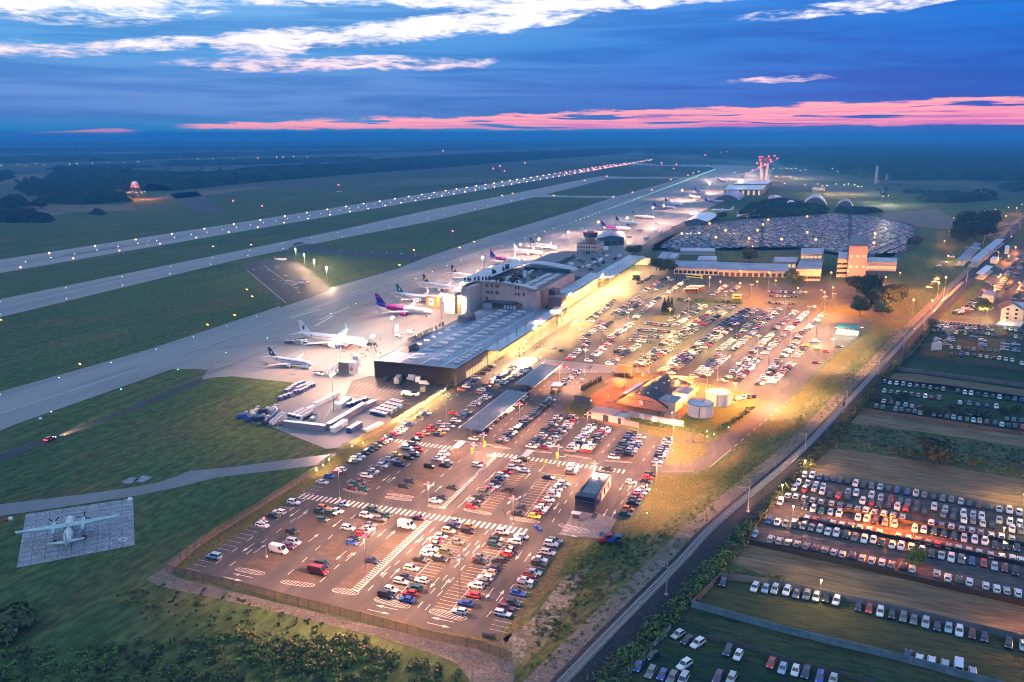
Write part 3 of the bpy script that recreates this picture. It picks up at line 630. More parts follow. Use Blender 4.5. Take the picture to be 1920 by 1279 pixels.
# --- near terminal hall with black end wall and steel-blue roof
t1 = thing('terminal_hall', 'long terminal hall with black end wall and pale blue skylit roof', 'terminal', G(366, -190))
def under(parent, mb, name, mats, **k):
    o = obj(name, mb, mats, parent, **k); o.matrix_parent_inverse = Matrix.Translation(-Vector(parent.location)) if not parent.rotation_euler.z else parent.matrix_basis.inverted(); return o
T0, T1_ = -212.5, -166.5; HT = 8.6
under(t1, frame_box(366.35, 366.7, T0, T1_, .08, HT + .25), 'end_wall', M_BLACK)
under(t1, frame_box(366.9, 521, T0 + .3, T1_ - .3, .08, HT), 'wall', M_CLADG)
under(t1, frame_box(366.7, 519.5, T0 + .2, T1_ - .2, HT, HT + .12), 'roof', M_ROOF)
for (a, b, c, d) in ((366.7, 500, T0, T0 + .25), (366.7, 528, T1_ - .25, T1_)): under(t1, frame_box(a, b, c, d, HT - .35, HT + .35), 'parapet', M_BLACK)
# pale strips where the membrane folds over the trusses
for tt_ in (-199.5, -187.5, -176): under(t1, frame_box(368, 512, tt_, tt_ + 1.1, HT + .12, HT + .2), 'roof_ridge', M_ROOF2)
sk = MB().box((0, 0, 0), (2.0, 5.2, .75), tx=.9, ty=.95).mesh('skylight', [M_SKYL]); sk2 = MB().box((0, 0, 0), (1.6, 3.0, .7), tx=.9).mesh('skylight', [M_SKYL])
for i in range(15):
    for tt_, m_ in ((-195, sk), (-183, sk)):
        o = link('skylight', m_, t1); o.matrix_basis = Matrix.Translation(G(376 + i * 9.2 + (2 if tt_ > -190 else 0), tt_, HT + .12) - G(366, -190)) @ Matrix.Rotation(RZA, 4, 'Z')
for i in range(7):
    o = link('skylight', sk2, t1); o.matrix_basis = Matrix.Translation(G(377 + i * 5.2, -171, HT + .12) - G(366, -190)) @ Matrix.Rotation(RZA, 4, 'Z')
for i in range(6):
    o = link('skylight', sk2, t1); o.matrix_basis = Matrix.Translation(G(405 + i * 9.2, -206, HT + .12) - G(366, -190)) @ Matrix.Rotation(RZA, 4, 'Z')
for i in range(6):
    v = MB().box((0, 0, 0), (1.4, 7.0, .5), tx=.3); o = obj('smoke_vent', v, M_ROOF2, t1); o.matrix_basis = Matrix.Translation(G(392 + i * 11, -176.5 + (i % 2) * 1.5, HT + .12) - G(366, -190)) @ Matrix.Rotation(RZA + .35, 4, 'Z')
for (s_, t_c, w_) in ((392, -206, 10), (472, -207, 13)):
    u = MB().box((0, 0, 0), (w_, 5.5, 3.4)).box((w_ * .1, -4, 0), (3, 2, 2.0)).tube((w_ * .3, -3.6, .3), (w_ * .3, -3.6, 2.8), .8).box((0, 3.4, 0), (w_ * .8, 1.2, 1.4)); o = obj('rooftop_unit', u, M_CLADG, t1); o.matrix_basis = Matrix.Translation(G(s_, t_c, HT + .12) - G(366, -190)) @ Matrix.Rotation(RZA, 4, 'Z')
# lit windows on the car-park side
for i in range(14):
    p = G(379 + i * 2.0, T1_ + .0, 1.0); window(t1, p - Vector(t1.location) * 0, AX, 1.1, 3.2, M_LITW, frame=False).matrix_parent_inverse = Matrix.Translation(-Vector(t1.location))
# facade letters along the apron edge, seen from behind: separate blocks on a rail
sg = thing('roof_sign', 'row of large dark letters on a rail along the terminal roof edge', 'sign', G(405, T0))
lm = MB()
x_ = 0; li = 0
for wd in (2, 1.6, 1.9, 1.5, 2, .8, 1.7, 1.6, 0, 1.9, 1.5, .7, 2.1, 1.6, 2, 1.5, 0, 1.6, 1.8, 0, 1.5, 1.7, 1.2, 1.6):
    if wd:
        l_ = MB(); b0 = (x_, 0, .9)
        l_.box((x_ - wd * .4, 0, .9), (.4, .3, 2.4))
        if li % 3 != 1: l_.box((x_, 0, 2.9), (wd * .8, .3, .4))
        if li % 4 != 2: l_.box((x_ + wd * .36, 0, .9), (.4, .3, 2.4 if li % 2 else 1.5))
        if li % 5 != 3: l_.box((x_, 0, .9 + (li % 2)), (wd * .8, .3, .4))
        o = obj('letter', l_, M_DARK, sg); o.matrix_basis = Matrix.Translation((0, 0, HT - .1)) @ Matrix.Rotation(RZA, 4, 'Z'); li += 1
    x_ += (wd or .8) + .45
o = obj('sign_rail', MB().box((x_ / 2, 0, .6), (x_ + 1, .25, .28)).box((2, .3, 0), (.2, .2, .7)).box((x_ - 2, .3, 0), (.2, .2, .7)).box((x_ / 2, .3, 0), (.2, .2, .7)), M_STEEL, sg); o.matrix_basis = Matrix.Translation((0, 0, HT - .1)) @ Matrix.Rotation(RZA, 4, 'Z')
# canopies along the kerb with masts
def canopy(s0, s1, t0, t1, z, name_label, nm, lit):
    c = thing('kerb_canopy', name_label, 'canopy', G(s0, t1)); inv = Matrix.Translation(-Vector(c.location))
    def put(n_, mb, m_):
        o = obj(n_, mb, m_, c); o.matrix_parent_inverse = inv; return o
    put('canopy_roof', frame_box(s0, s1, t0, t1, z, z + .35), M_ROOF2); put('fascia', frame_box(s0 - .1, s1 + .1, t1, t1 + .25, z - .2, z + .5), M_DARK)
    for k in range(nm):
        s_ = s0 + 3 + (s1 - s0 - 6) * k / max(1, nm - 1); a = G(s_, t1 - 2.2)
        put('mast', MB().tube(a + Vector((0, 0, .1)), a + Vector((0, 0, z + 6.5)), .22, .14).box(a + Vector((0, 0, z + 3.2)), (.8, .5, .5), RZA), M_STEEL)
        cb = MB()
        for dt in (-6, 1.8): cb.tube(a + Vector((0, 0, z + 6.3)), G(s_, t1 - 2.2 + dt, z + .3), .06, n=4)
        put('cable', cb, M_STEEL)
    k = s0 + 4
    while k < s1 - 2:
        p = G(k, t1 - 1.2, z - .35); g_ = put('canopy_lamp', MB().box(p, (1.8, .5, .2), RZA), M_WHL); lamp(None, 0, lit, (1.0, .56, .22), 'SPOT', .8, 160, p + BX * 3.0 - Vector((0, 0, .3))); k += 15
    return c
canopy(406, 530, -167.5, -159.5, HT + .1, 'long glazed kerb canopy with masts beside the near terminal hall', 9, 2800)
# glazed front under that canopy
gf = MB()
for i in range(40): gf.add(quad_on(G(408 + i * 3.0, -166.2, .4), AX, 2.5, 7.2, .12))
under(t1, gf, 'lit_glazing', M_LITW2)

# --- main terminal building
t2 = thing('main_terminal', 'white main terminal with arched roof and window rows facing us', 'terminal', G(520, -205)); inv2 = Matrix.Translation(-Vector(t2.location))
def in2(n_, mb, m_, p=None, **k):
    o = obj(n_, mb, m_, p or t2, **k); o.matrix_parent_inverse = inv2 if p is None else Matrix(); return o
def arch(t): return 25.2 - ((t + 210) / 30.0) ** 2 * 3.0
ts = [-218 + i * 34 / 16 for i in range(17)]
fw_ = MB()
for i in range(16):
    a, b = G(520, ts[i]), G(520, ts[i + 1]); fw_.face([a + Vector((0, 0, .1)), b + Vector((0, 0, .1)), b + Vector((0, 0, arch(ts[i + 1]))), a + Vector((0, 0, arch(ts[i])))])
in2('front_wall', fw_, M_WALL); in2('side_wall', frame_box(500.5, 519.9, -219.5, -217, .1, 23.8), M_WALL)
for k_ in (-207, -196.5): in2('wall_rib', frame_box(519.8, 519.95, k_, k_ + .25, 8.8, 23.5), M_PINK)
in2('floor_band', frame_box(519.82, 519.96, -217.8, -184.2, 16.3, 16.6), M_PINK)
in2('wall', frame_box(520.2, 610, -232, -178, .1, 20.2), M_PINK)
def arch_roof(s0, s1, ta, tb, th, n=14, off=0.0):
    mb = MB(); T_ = [ta + (tb - ta) * i / n for i in range(n + 1)]
    up = [G(s0, t, arch(t) + th + off) for t in T_] + [G(s0, t, arch(t) + off) for t in T_[::-1]]
    bk = [p + AX * (s1 - s0) for p in up]; return mb.loft([bk, up])
in2('roof', arch_roof(517, 612, -238, -216, .5), M_ROOF2); in2('roof', arch_roof(600, 614, -216, -176, .8), M_ROOF2); in2('roof', arch_roof(517, 523, -216, -178, .5), M_ROOF2)
in2('flat_roof', frame_box(523, 600, -216, -178.2, 20.2, 20.5), M_ROOFD); in2('glass_wall', frame_box(599, 600, -215, -178.5, 20.5, 23.4), M_TEAL)
for i in range(11):
    for tt_ in (-191, -184):
        o = obj('skylight', MB().box((0, 0, 0), (1.7, 4.2, .9), tx=.85), M_SKYL, t2); o.matrix_basis = Matrix.Translation(G(532 + i * 5.6, tt_, 20.5) - G(520, -205)) @ Matrix.Rotation(RZA, 4, 'Z')
R_ = random.Random(3)
for i in range(46):
    s_, tt_ = R_.uniform(526, 590), R_.uniform(-213, -196); w_, d_, h_ = R_.uniform(1, 3.0), R_.uniform(1, 3), R_.uniform(1, 2.6)
    o = obj('rooftop_unit', MB().box((0, 0, 0), (w_, d_, h_)).tube((0, 0, h_), (0, 0, h_ + .6), .4), (M_DARK, M_CLADG, M_WPLAS)[i % 3], t2); o.matrix_basis = Matrix.Translation(G(s_, tt_, 20.5) - G(520, -205)) @ Matrix.Rotation(RZA, 4, 'Z')
for i in range(26):
    s_, tt_ = (R_.uniform(518, 523), R_.uniform(-230, -186)) if i < 17 else (R_.uniform(530, 580), -220 + (i % 2) * 2); h_ = R_.uniform(1.2, 3.2)
    o = obj('vent_stack', MB().tube((0, 0, 0), (0, 0, h_), .7, .6).tube((0, 0, h_), (0, 0, h_ + .3), .9), M_DARK, t2); o.matrix_basis = Matrix.Translation(G(s_, tt_, arch(tt_) + .4) - G(520, -205)) @ Matrix.Rotation(RZA, 4, 'Z')
# windows of the front: three storeys, uneven groups
for zz, tl in ((21.2, (-213, -209.3, -206.2, -204.9, -192.4, -190.2)), (16.7, (-213, -211.3, -209.3, -206.2, -204.9, -192.4, -190.2, -186.6)), (12.6, (-213,))):
    for tt_ in tl:
        o = window(t2, G(520, tt_, zz), BX, 1.05, 1.9, M_WIN); o.matrix_parent_inverse = inv2
in2('annexe', frame_box(523, 590, -246, -238.2, .1, 14), M_PINK)
for i in range(7):
    o = window(t2, G(527 + i * 9, -246, 4), -AX, 6.5, 6.5, M_LITW); o.matrix_parent_inverse = inv2
in2('entrance_block', frame_box(513, 519.7, -209, -188, 8.75, 11.6), M_BRICK); in2('porch', frame_box(511, 512.9, -212, -206, 8.75, 12.2), M_PINK); in2('porch_roof', frame_box(510.5, 519.6, -212.5, -190, 12.3, 12.6), M_ROOFD)
for i in range(4): in2('door', frame_box(512.8, 512.95, -198 + i * 2.2, -196.4 + i * 2.2, 8.8, 11.2), M_WPLAS)
in2('stair_tower', frame_box(529, 539, -185.5, -175.5, 8.75, 19.7), mat('brown_panel', (.24, .19, .19), .6, .1)); in2('kerb_wing', frame_box(540, 652, -178, -171, .1, 12.3), M_CLADG); in2('kerb_wing', frame_box(539, 552, -176.5, -166.5, .12, 13.6), MATS['brown_panel']); in2('plant_room', frame_box(545, 556, -181, -173, 12.4, 17), M_ROOFD)
canopy(556, 650, -176.5, -164.8, 13, 'broad pale canopy projecting over the drop-off kerb of the main terminal', 0, 3400)
gf2 = MB()
for i in range(28): gf2.add(quad_on(G(560 + i * 3.2, -170.8, .4), AX, 2.7, 11.0, .12))
in2('lit_glazing', gf2, M_LITW2)
for s_ in (463, 552, 640):
    o = obj('canopy_sign', MB().box((0, 0, 0), (7, .3, 1.5)), M_LITG, t2); o.matrix_basis = Matrix.Translation(G(s_, -159.1 if s_ < 540 else -164.4, 8.9 if s_ < 540 else 13) - G(520, -205)) @ Matrix.Rotation(RZA, 4, 'Z')
# --- dark terminal block beyond
t3 = thing('terminal_block', 'dark flat-roofed terminal block between the arched roof and the tower', 'terminal', G(680, -215)); inv3 = Matrix.Translation(-Vector(t3.location))
def in3(n_, mb, m_):
    o = obj(n_, mb, m_, t3); o.matrix_parent_inverse = inv3; return o
in3('wall', frame_box(655, 800, -247, -178, .1, 8.4), M_CLADG); in3('roof', frame_box(654.5, 800.5, -247.5, -177.5, 8.4, 8.7), M_ROOFD); in3('upper_storey', frame_box(700, 760, -245, -222, 8.7, 12), mat('slate_panel', (.12, .12, .14), .6))
for i in range(26):
    h_ = R_.uniform(.8, 2.4); p = G(R_.uniform(690, 795), R_.uniform(-220, -182), 8.7)
    in3('rooftop_unit', MB().box(p, (R_.uniform(1.5, 5), R_.uniform(1.5, 4), h_), RZA), (M_WPLAS, M_CLADG, M_DARK)[i % 3])
for i in range(4): in3('rooflight', MB().box(G(712 + i * 22, -196, 8.7), (9, 3, .8), RZA), M_SKYL)
canopy(656, 790, -178, -161, 8.6, 'far kerb canopy with a row of masts beyond the main terminal', 10, 2800)
in3('lit_facade', frame_box(792, 806, -176, -160, .1, 5), M_LITW)
# --- old control tower
ct = thing('control_tower', 'octagonal dark glass control tower cab above a white office block', 'control tower', G(828, -226), RZA)
obj('office_block', MB().box((0, 0, .1), (26, 21, 14.2)), M_WALL, ct); obj('roof', MB().box((0, 0, 14.3), (26.4, 21.4, .3)), M_ROOFD, ct)
def ring(mb, r0, r1, z0, z1, n=8, mi=0, off=(0, 0)): return mb.tube((off[0], off[1], z0), (off[0], off[1], z1), r0, r1, n, mi)
obj('shaft', ring(MB(), 5.2, 5.2, 14.6, 19.4), M_CLADG, ct); obj('gallery', ring(MB(), 7.0, 7.0, 19.4, 19.9), M_ROOF2, ct); obj('cab', ring(MB(), 6.2, 7.6, 19.9, 24.2), M_TEAL, ct); obj('cab_roof', ring(MB(), 7.9, 7.4, 24.2, 24.9), M_DARK, ct)
for a in range(8): obj('mullion', MB().tube((6.25 * cos(a * pi / 4), 6.25 * sin(a * pi / 4), 19.9), (7.65 * cos(a * pi / 4), 7.65 * sin(a * pi / 4), 24.2), .12, n=4), M_DARK, ct)
for sx in (-5, 5): obj('beacon', MB().sphere((0, sx, 26), .9), M_REDL, ct); obj('antenna', MB().tube((0, sx, 24.9), (0, sx, 26), .1, n=5), M_STEEL, ct)
for zz in (3.2, 6.6, 10.4):
    for i in range(7):
        obj('window', MB().box((-13.03, -8.4 + i * 2.8, zz), (.10, 1.3, 1.7)), M_WIN, ct)
        if i < 6: obj('window', MB().box((-9.5 + i * 3.8, -10.53, zz), (1.3, .10, 1.7)), M_WIN, ct)
def shed(name, label, cat, poly, h, wall, roof, rise=0.0, over=.3, bases=0.0, lit=None):
    """box building on four surveyed ground corners (near-left, near-right, far-right, far-left)"""
    q_ = [P(*p) for p in poly]; c = sum(q_, Vector()) / 4; c.z = 0
    t = thing(name, label, cat, c); loc = [p - c for p in q_]
    if sum(a.x * b.y - b.x * a.y for a, b in zip(loc, loc[1:] + loc[:1])) < 0: loc.reverse()
    obj('wall', MB().prism([(p.x, p.y) for p in loc], .05, h), wall, t)
    if rise:
        k = 1.03; a, b, c2, d = [Vector((p.x * k, p.y * k, h + .02)) for p in loc]
        if (a - b).length < (b - c2).length: a, b, c2, d = b, c2, d, a
        r0, r1 = (a + d) / 2 + Vector((0, 0, rise)), (b + c2) / 2 + Vector((0, 0, rise))
        obj('roof', MB().face([a, b, r1, r0]).face([c2, d, r0, r1]), roof, t); obj('gable', MB().face([b * .985, c2 * .985, r1 * .985]).face([d * .985, a * .985, r0 * .985]), wall, t)
    else:
        obj('roof', MB().prism([(p.x * 1.012, p.y * 1.012) for p in loc], h, h + over), roof, t)
    return t, loc, c
def row_windows(t, a, b, n, z, w, h, m, name='window'):
    d = (b - a).normalized(); nrm = Vector((d.y, -d.x, 0)); rz = atan2(d.y, d.x)
    me = MB().box((0, 0, 0), (w, .12, h)).mesh(name, m)
    for i in range(n):
        p = a + (b - a) * ((i + .5) / n) + nrm * .04; link(name, me, t, (p.x, p.y, z), rz)
# --- fuel and sheds around the tower, offices
S = [('hangar', 'low blue glass walled cargo hangar beside the control tower', 'hangar', [(1120, 462), (1170, 460), (1166, 449), (1118, 450)], 9, M_BLUEG, M_ROOF, 2.5),
     ('warehouse', 'small pale shed on the dark yard behind the tower', 'shed', [(1120, 477), (1140, 477), (1140, 470), (1120, 470)], 4.5, M_PINK, M_ROOF2, 0),
     ('office_annexe', 'flat grey annexe attached behind the old control tower', 'building', [(1110, 481), (1124, 478), (1122, 464), (1108, 466)], 8, M_CLADG, M_ROOFD, 0),
     ('shed', 'blue roofed shed near the parked coaches', 'shed', [(1232, 492), (1250, 494), (1262, 481), (1242, 480)], 4, M_PINK, M_ROOF, 0),
     ('shed', 'pale roofed shed right of the blue roofed one', 'shed', [(1250, 492), (1266, 492), (1274, 483), (1260, 482)], 4, M_WALL, M_ROOF2, 0),
     ('shed', 'long low roof behind the warehouse with lamps at its ends', 'shed', [(1275, 478), (1340, 479), (1340, 473), (1277, 472)], 4, M_PINK, M_ROOF2, 0),
     ('shed', 'pale container office standing on the warehouse yard', 'shed', [(1307, 500), (1343, 500), (1343, 492), (1310, 492)], 6, M_WALL, M_ROOF2, 0),
     ('warehouse', 'long low cream warehouse with blue roof along the orange road', 'warehouse', [(1264, 514), (1345, 517), (1345, 503), (1268, 501)], 6, M_WALL, M_ROOF, 0),
     ('warehouse', 'second half of the long warehouse with dark doors by the lit road', 'warehouse', [(1346, 518), (1478, 521), (1476, 507), (1346, 503)], 5.5, M_PINK, M_ROOF, 0),
     ('office_building', 'pale two tier office block with blue flat roof by the trees', 'office', [(1491, 527), (1537, 527), (1541, 508), (1499, 508)], 10, M_WALL, M_ROOF, 0),
     ('office_building', 'upper tier of lit office block rising behind the blue roof', 'office', [(1499, 507), (1539, 507), (1543, 495), (1500, 495)], 15, M_PINK, M_ROOF, 0),
     ('office_annexe', 'cream lit annexe left of the two tier office block', 'building', [(1449, 503), (1492, 504), (1496, 494), (1452, 494)], 6, M_WALL, M_ROOF, 0),
     ('office_tower', 'tall grey office tower in front of the mass of cars', 'office', [(1587, 522), (1622, 522), (1622, 500), (1589, 500)], 28, mat('grey_render', (.30, .26, .29), .8), M_ROOFD, 0),
     ('office_annexe', 'cream three storey wing left of the grey tower', 'building', [(1568, 520), (1586, 520), (1586, 506), (1570, 506)], 16, M_WALL, M_ROOF2, 0),
     ('hotel', 'long cream lit building right of the grey tower', 'building', [(1623, 508), (1680, 509), (1680, 500), (1624, 499)], 8, M_WALL, M_ROOF2, 0),
     ('market_tent', 'white gabled hall with two lamps beside the mass of cars', 'hall', [(1284, 423), (1326, 424), (1346, 411), (1308, 408)], 6, M_BLUEG, M_WPLAS, 4),
     ('hangar', 'dark lit hangar with white roof edge beside the far apron', 'hangar', [(1358, 367), (1428, 367), (1436, 358), (1366, 358)], 12, M_BRICK, M_WPLAS, 0),
     ('hangar', 'second white roofed hangar behind the dark lit one', 'hangar', [(1376, 357), (1438, 357), (1448, 350), (1384, 350)], 14, M_CLADG, M_WPLAS, 0),
     ('shed', 'dark barn roof beside the row of far lamps', 'shed', [(1522, 361), (1546, 361), (1547, 357), (1523, 357)], 7, M_DARK, M_ROOF, 0),
     ('shed', 'small blue roofed shed behind the far trees', 'shed', [(1440, 379), (1464, 380), (1464, 374), (1442, 373)], 6, M_PINK, M_ROOF, 2)]
BLD = {}
for a in S:
    t, loc, c = shed(*a); BLD[a[1]] = (t, loc)
def nearest_edge(loc):
    e = [(loc[i], loc[(i + 1) % 4]) for i in range(4)]; return e
for lb, n, z, w, h, m_ in (('long low cream warehouse with blue roof along the orange road', 10, 1.2, 2.6, 2.4, M_WIN), ('second half of the long warehouse with dark doors by the lit road', 12, .2, 3.2, 3.4, M_DARK), ('pale two tier office block with blue flat roof by the trees', 8, 2, 2.2, 2.0, M_WIN),
                           ('tall grey office tower in front of the mass of cars', 3, 18, 2.6, 2.2, M_LITW), ('tall grey office tower in front of the mass of cars', 3, 9, 2.6, 2.2, M_LITW), ('cream three storey wing left of the grey tower', 4, 3, 2, 1.8, M_WIN), ('cream three storey wing left of the grey tower', 4, 7, 2, 1.8, M_WIN), ('cream three storey wing left of the grey tower', 4, 11, 2, 1.8, M_WIN),
                           ('long cream lit building right of the grey tower', 9, 2, 2.5, 2.5, M_LITW), ('dark lit hangar with white roof edge beside the far apron', 7, 1, 4, 9, M_LITW), ('upper tier of lit office block rising behind the blue roof', 5, 11, 3, 2, M_LITW), ('low blue glass walled cargo hangar beside the control tower', 4, 1, 6, 4, M_WIN),
                           ('cream lit annexe left of the two tier office block', 5, 1, 3, 3, M_LITW)):
    t, loc = BLD[lb]; es = sorted(nearest_edge(loc), key=lambda e: ((e[0] + e[1]) / 2).y)[0]; row_windows(t, es[0], es[1], n, z, w, h, m_)
def vault(name, label, cat, poly, h, m_wall, m_roof, n=10):
    q_ = [P(*p) for p in poly]; c = sum(q_, Vector()) / 4; a, b, c2, d = [p - c for p in q_]      # a-b is the near arched gable
    t = thing(name, label, cat, c); near = []; far = []
    for i in range(n + 1):
        f = i / n; z = h * sin(pi * (f * .96 + .02)) ** .6; near.append(a + (b - a) * f + Vector((0, 0, z))); far.append(d + (c2 - d) * f + Vector((0, 0, z)))
    rf = MB()
    for i in range(n): rf.face([near[i], near[i + 1], far[i + 1], far[i]])
    obj('roof', rf, m_roof, t); obj('front_wall', MB().face([a] + near[1:-1] + [b]), m_wall, t); obj('rear_wall', MB().face([c2] + far[1:-1][::-1] + [d]), m_wall, t); return t
for a in [('hangar', 'largest white arched hangar behind the dark trees', 'hangar', [(1503, 392), (1551, 392), (1549, 384), (1506, 384)], 19, M_CLADG, M_ROOF2), ('hangar', 'small white arched hangar with dark doors left of the largest', 'hangar', [(1470, 391), (1494, 391), (1493, 387), (1472, 387)], 11, M_BLUEG, M_WPLAS),
          ('hangar', 'grey arched hangar right of the largest white one', 'hangar', [(1567, 393), (1600, 393), (1599, 387), (1569, 387)], 14, M_CLADG, M_CLADG), ('hangar', 'round roofed blue grey hangar beside the apron edge', 'hangar', [(1338, 379), (1385, 379), (1397, 370), (1352, 369)], 13, M_CLADG, M_ROOF)]: vault(*a)
# --- new lit tower on the far apron, radar dome, silo, mast
nt_ = P(1431, 336); tw = thing('control_tower', 'tall new control tower glowing red above the far apron', 'control tower', nt_)
M_CONCW = mat('pale_concrete', (.45, .43, .42), .8)
obj('shaft', MB().tube((-6, 0, 0), (-9, 0, 46), 5, 3).tube((7, 0, 0), (10, 0, 44), 5, 3), M_CONCW, tw); obj('cab', MB().tube((0, 0, 46), (0, 0, 58), 13, 17, 10), M_TEAL, tw); obj('cab_roof', MB().tube((0, 0, 58), (0, 0, 60), 17, 15, 10), M_DARK, tw)
for i, (x_, z_) in enumerate([(-14, 52), (14, 52), (-9, 60), (9, 61), (-22, 44), (24, 63), (0, 50), (-16, 60)]): obj('beacon', MB().sphere((x_, -8, z_), 1.7), M_REDL, tw)
lamp(tw, 0, 90000, (1, .03, .05), 'POINT', 3, loc=(0, -25, 52), wide=False); lamp(tw, 0, 60000, (1, .6, .35), 'POINT', 3, loc=(0, -30, 12), wide=False)
cr = thing('crane', 'red lit lattice crane jib leaning toward the new tower', 'crane', P(1392, 333)); obj('jib', MB().tube((0, 0, 4), (120, 60, 52), 2.0, 1.2, 4).box((0, 0, 0), (10, 8, 8)), M_STEEL, cr)
for k in range(6): obj('beacon', MB().sphere((20 * k + 12, 10 * k + 6, 8 * k + 12), 1.6), M_REDL, cr)
rd = P(255, 368); ra = thing('radar_tower', 'white radar dome on a lattice tower above orange yard lamps', 'radar tower', rd); zr = hp(255, 368, 352)
for sx in (-1, 1):
    for sy in (-1, 1): obj('leg', MB().tube((sx * 9, sy * 9, 0), (sx * 5, sy * 5, zr), .7, .5, 5), M_STEEL, ra)
for k in range(4): obj('brace', MB().tube((-8 + k * .8, -8, zr * k / 4), (8 - k, -7, zr * (k + 1) / 4), .4, n=4).tube((8 - k * .8, -8, zr * k / 4), (-8 + k, -7, zr * (k + 1) / 4), .4, n=4), M_STEEL, ra)
obj('platform', MB().tube((0, 0, zr), (0, 0, zr + 1.5), 7.5, 7.5, 12), M_STEEL, ra); obj('dome', MB().sphere((0, 0, zr + 6.3), 6.8, 14, 8, z0=-.7), M_WPLAS, ra, smooth=True)
for a in range(5): obj('beacon', MB().sphere((7.2 * cos(a * 1.26), 7.2 * sin(a * 1.26), zr + 2.2), .9), M_REDL, ra)
solo('silo', MB().tube((0, 0, 0), (0, 0, 42), 3.4, 3.4, 10).tube((0, 0, 42), (0, 0, 44), 3.4, 1, 10), M_WALL, 'slender white silo on the dark fields right of the hangars', 'silo', P(1642, 344))
solo('grain_store', MB().box((0, 0, 0), (26, 12, 9)).box((8, 0, 9), (6, 6, 14), tx=.4).box((30, 4, 0), (40, 10, 5)), M_CLADG, 'low grain store with a hopper beside the white silo', 'building', P(1656, 345))
tm = P(831, 301); tmo = thing('radio_mast', 'thin radio mast with a red lamp over the far forest', 'mast', tm); obj('pole', MB().tube((0, 0, 0), (0, 0, 44), 1.0, .5, 5), M_STEEL, tmo); obj('beacon', MB().sphere((0, 0, 45), 2.6), M_REDL, tmo)
# --- fire station yard
fs = P(1205, 765); fsx = (P(1252, 774) - P(1158, 757)); fl = fsx.length; fsx.normalize(); fsy = Vector((-fsx.y, fsx.x, 0)); frz = atan2(fsx.y, fsx.x)
f0 = P(1158, 757); fire = thing('fire_station', 'brick hall with curved dark roof in the orange lit yard', 'fire station', f0, frz)
dp = abs((P(1248, 722) - f0).dot(fsy)) * 1.0
def fy(f): return 1.6 + 4.3 * (1 - (2 * f - 1) ** 2)
fr = [[(fl * f, 0, fy(f)) for f in [i / 12 for i in range(13)]], [(fl * f, dp, fy(f)) for f in [i / 12 for i in range(13)]]]
m1 = MB()
for i in range(12): m1.face([fr[0][i], fr[0][i + 1], fr[1][i + 1], fr[1][i]])
obj('roof', m1, mat('tar_roof', (.030, .028, .034), .6, var=.3, scale=.4), fire)
M_SALM = mat('salmon_render', (.42, .25, .19), .8, var=.1, scale=.5)
obj('front_wall', MB().face([(0, -.05, .1), (fl, -.05, .1)] + [(x_, -.05, z_) for x_, y_, z_ in fr[0][::-1]]), M_SALM, fire); obj('rear_wall', MB().face([(0, dp, .1)] + [(x_, dp, z_) for x_, y_, z_ in fr[0]] + [(fl, dp, .1)]), M_SALM, fire)
for x_ in (0, fl): obj('side_wall', MB().box((x_, dp / 2, .1), (.2, dp, 2.6)), M_SALM, fire)
for i in range(11): obj('window', MB().box((fl * (.26 + .045 * i), -.12, 3.6), (.5, .12, .35)), M_WIN, fire)
obj('notice_board', MB().box((fl * .48, -.2, 1.6), (1.9, .2, 1.9)), M_WPLAS, fire)
for i in range(7):
    for j in range(2): obj('rooflight', MB().box((fl * (.30 + .22 * j), dp * (.12 + .12 * i), fy(.30 + .22 * j) - .1), (.9, .9, .45)), M_SKYL if (i + j) % 2 else M_DARK, fire)
obj('skylight', MB().box((fl * .06, dp * .35, 4.0), (2.2, dp * .5, .3)), M_SKYL, fire)
for k in range(6): obj('chimney', MB().tube((fl * .93, dp * (.15 + .14 * k), 3), (fl * .93, dp * (.15 + .14 * k), 6.0), .22, n=6), M_WALL, fire)
for i, (u, v, w_, d_, h_, lb) in enumerate([(1257, 766, 8, 9, 4.6, 'cream boxy annexe with blue roof against the fire hall'), (1282, 752, 7, 11, 5.0, 'taller cream annexe between the fire hall and the tanks')]):
    p = P(u, v); t = thing('annexe', lb, 'building', p, frz); obj('wall', MB().box((0, 0, .1), (w_, d_, h_)), M_WALL, t); obj('roof', MB().box((0, 0, h_ + .1), (w_ + .3, d_ + .3, .25)), M_ROOF, t); obj('door', MB().box((0, -d_ / 2 - .05, .1), (1.4, .12, 2.2)), M_DARK, t)
def tank(u, v, rp, vt, lb):
    p = P(u, v); r = rp * (p - Vector((0, 0, HC))).length / F; p = p + Vector((0, 1, 0)) * r * .6; h_ = hp(u, v, vt)
    t = thing('storage_tank', lb, 'tank', p); obj('shell', MB().tube((0, 0, .1), (0, 0, h_), r, r, 28), M_WPLAS, t, smooth=False); obj('lid', MB().tube((0, 0, h_), (0, 0, h_ + .6), r * .99, r * .2, 28), M_ROOF2, t)
    obj('hatch', MB().tube((r * .2, 0, h_ + .3), (r * .2, 0, h_ + .9), .6), M_STEEL, t); obj('rim', MB().tube((0, 0, h_ - .05), (0, 0, h_ + .12), r * 1.015, r * 1.015, 28), M_STEEL, t)
    for a in (1.9, 4.4): obj('ladder', MB().box((r * cos(a) * 1.01, r * sin(a) * 1.01, .1), (.5, .15, h_), a + pi / 2), M_STEEL, t)
tank(1316, 782, 23.7, 760, 'nearer cream round tank on the lit lawn'); tank(1349, 761, 22.5, 739, 'farther round tank with shiny lid behind the nearer one')
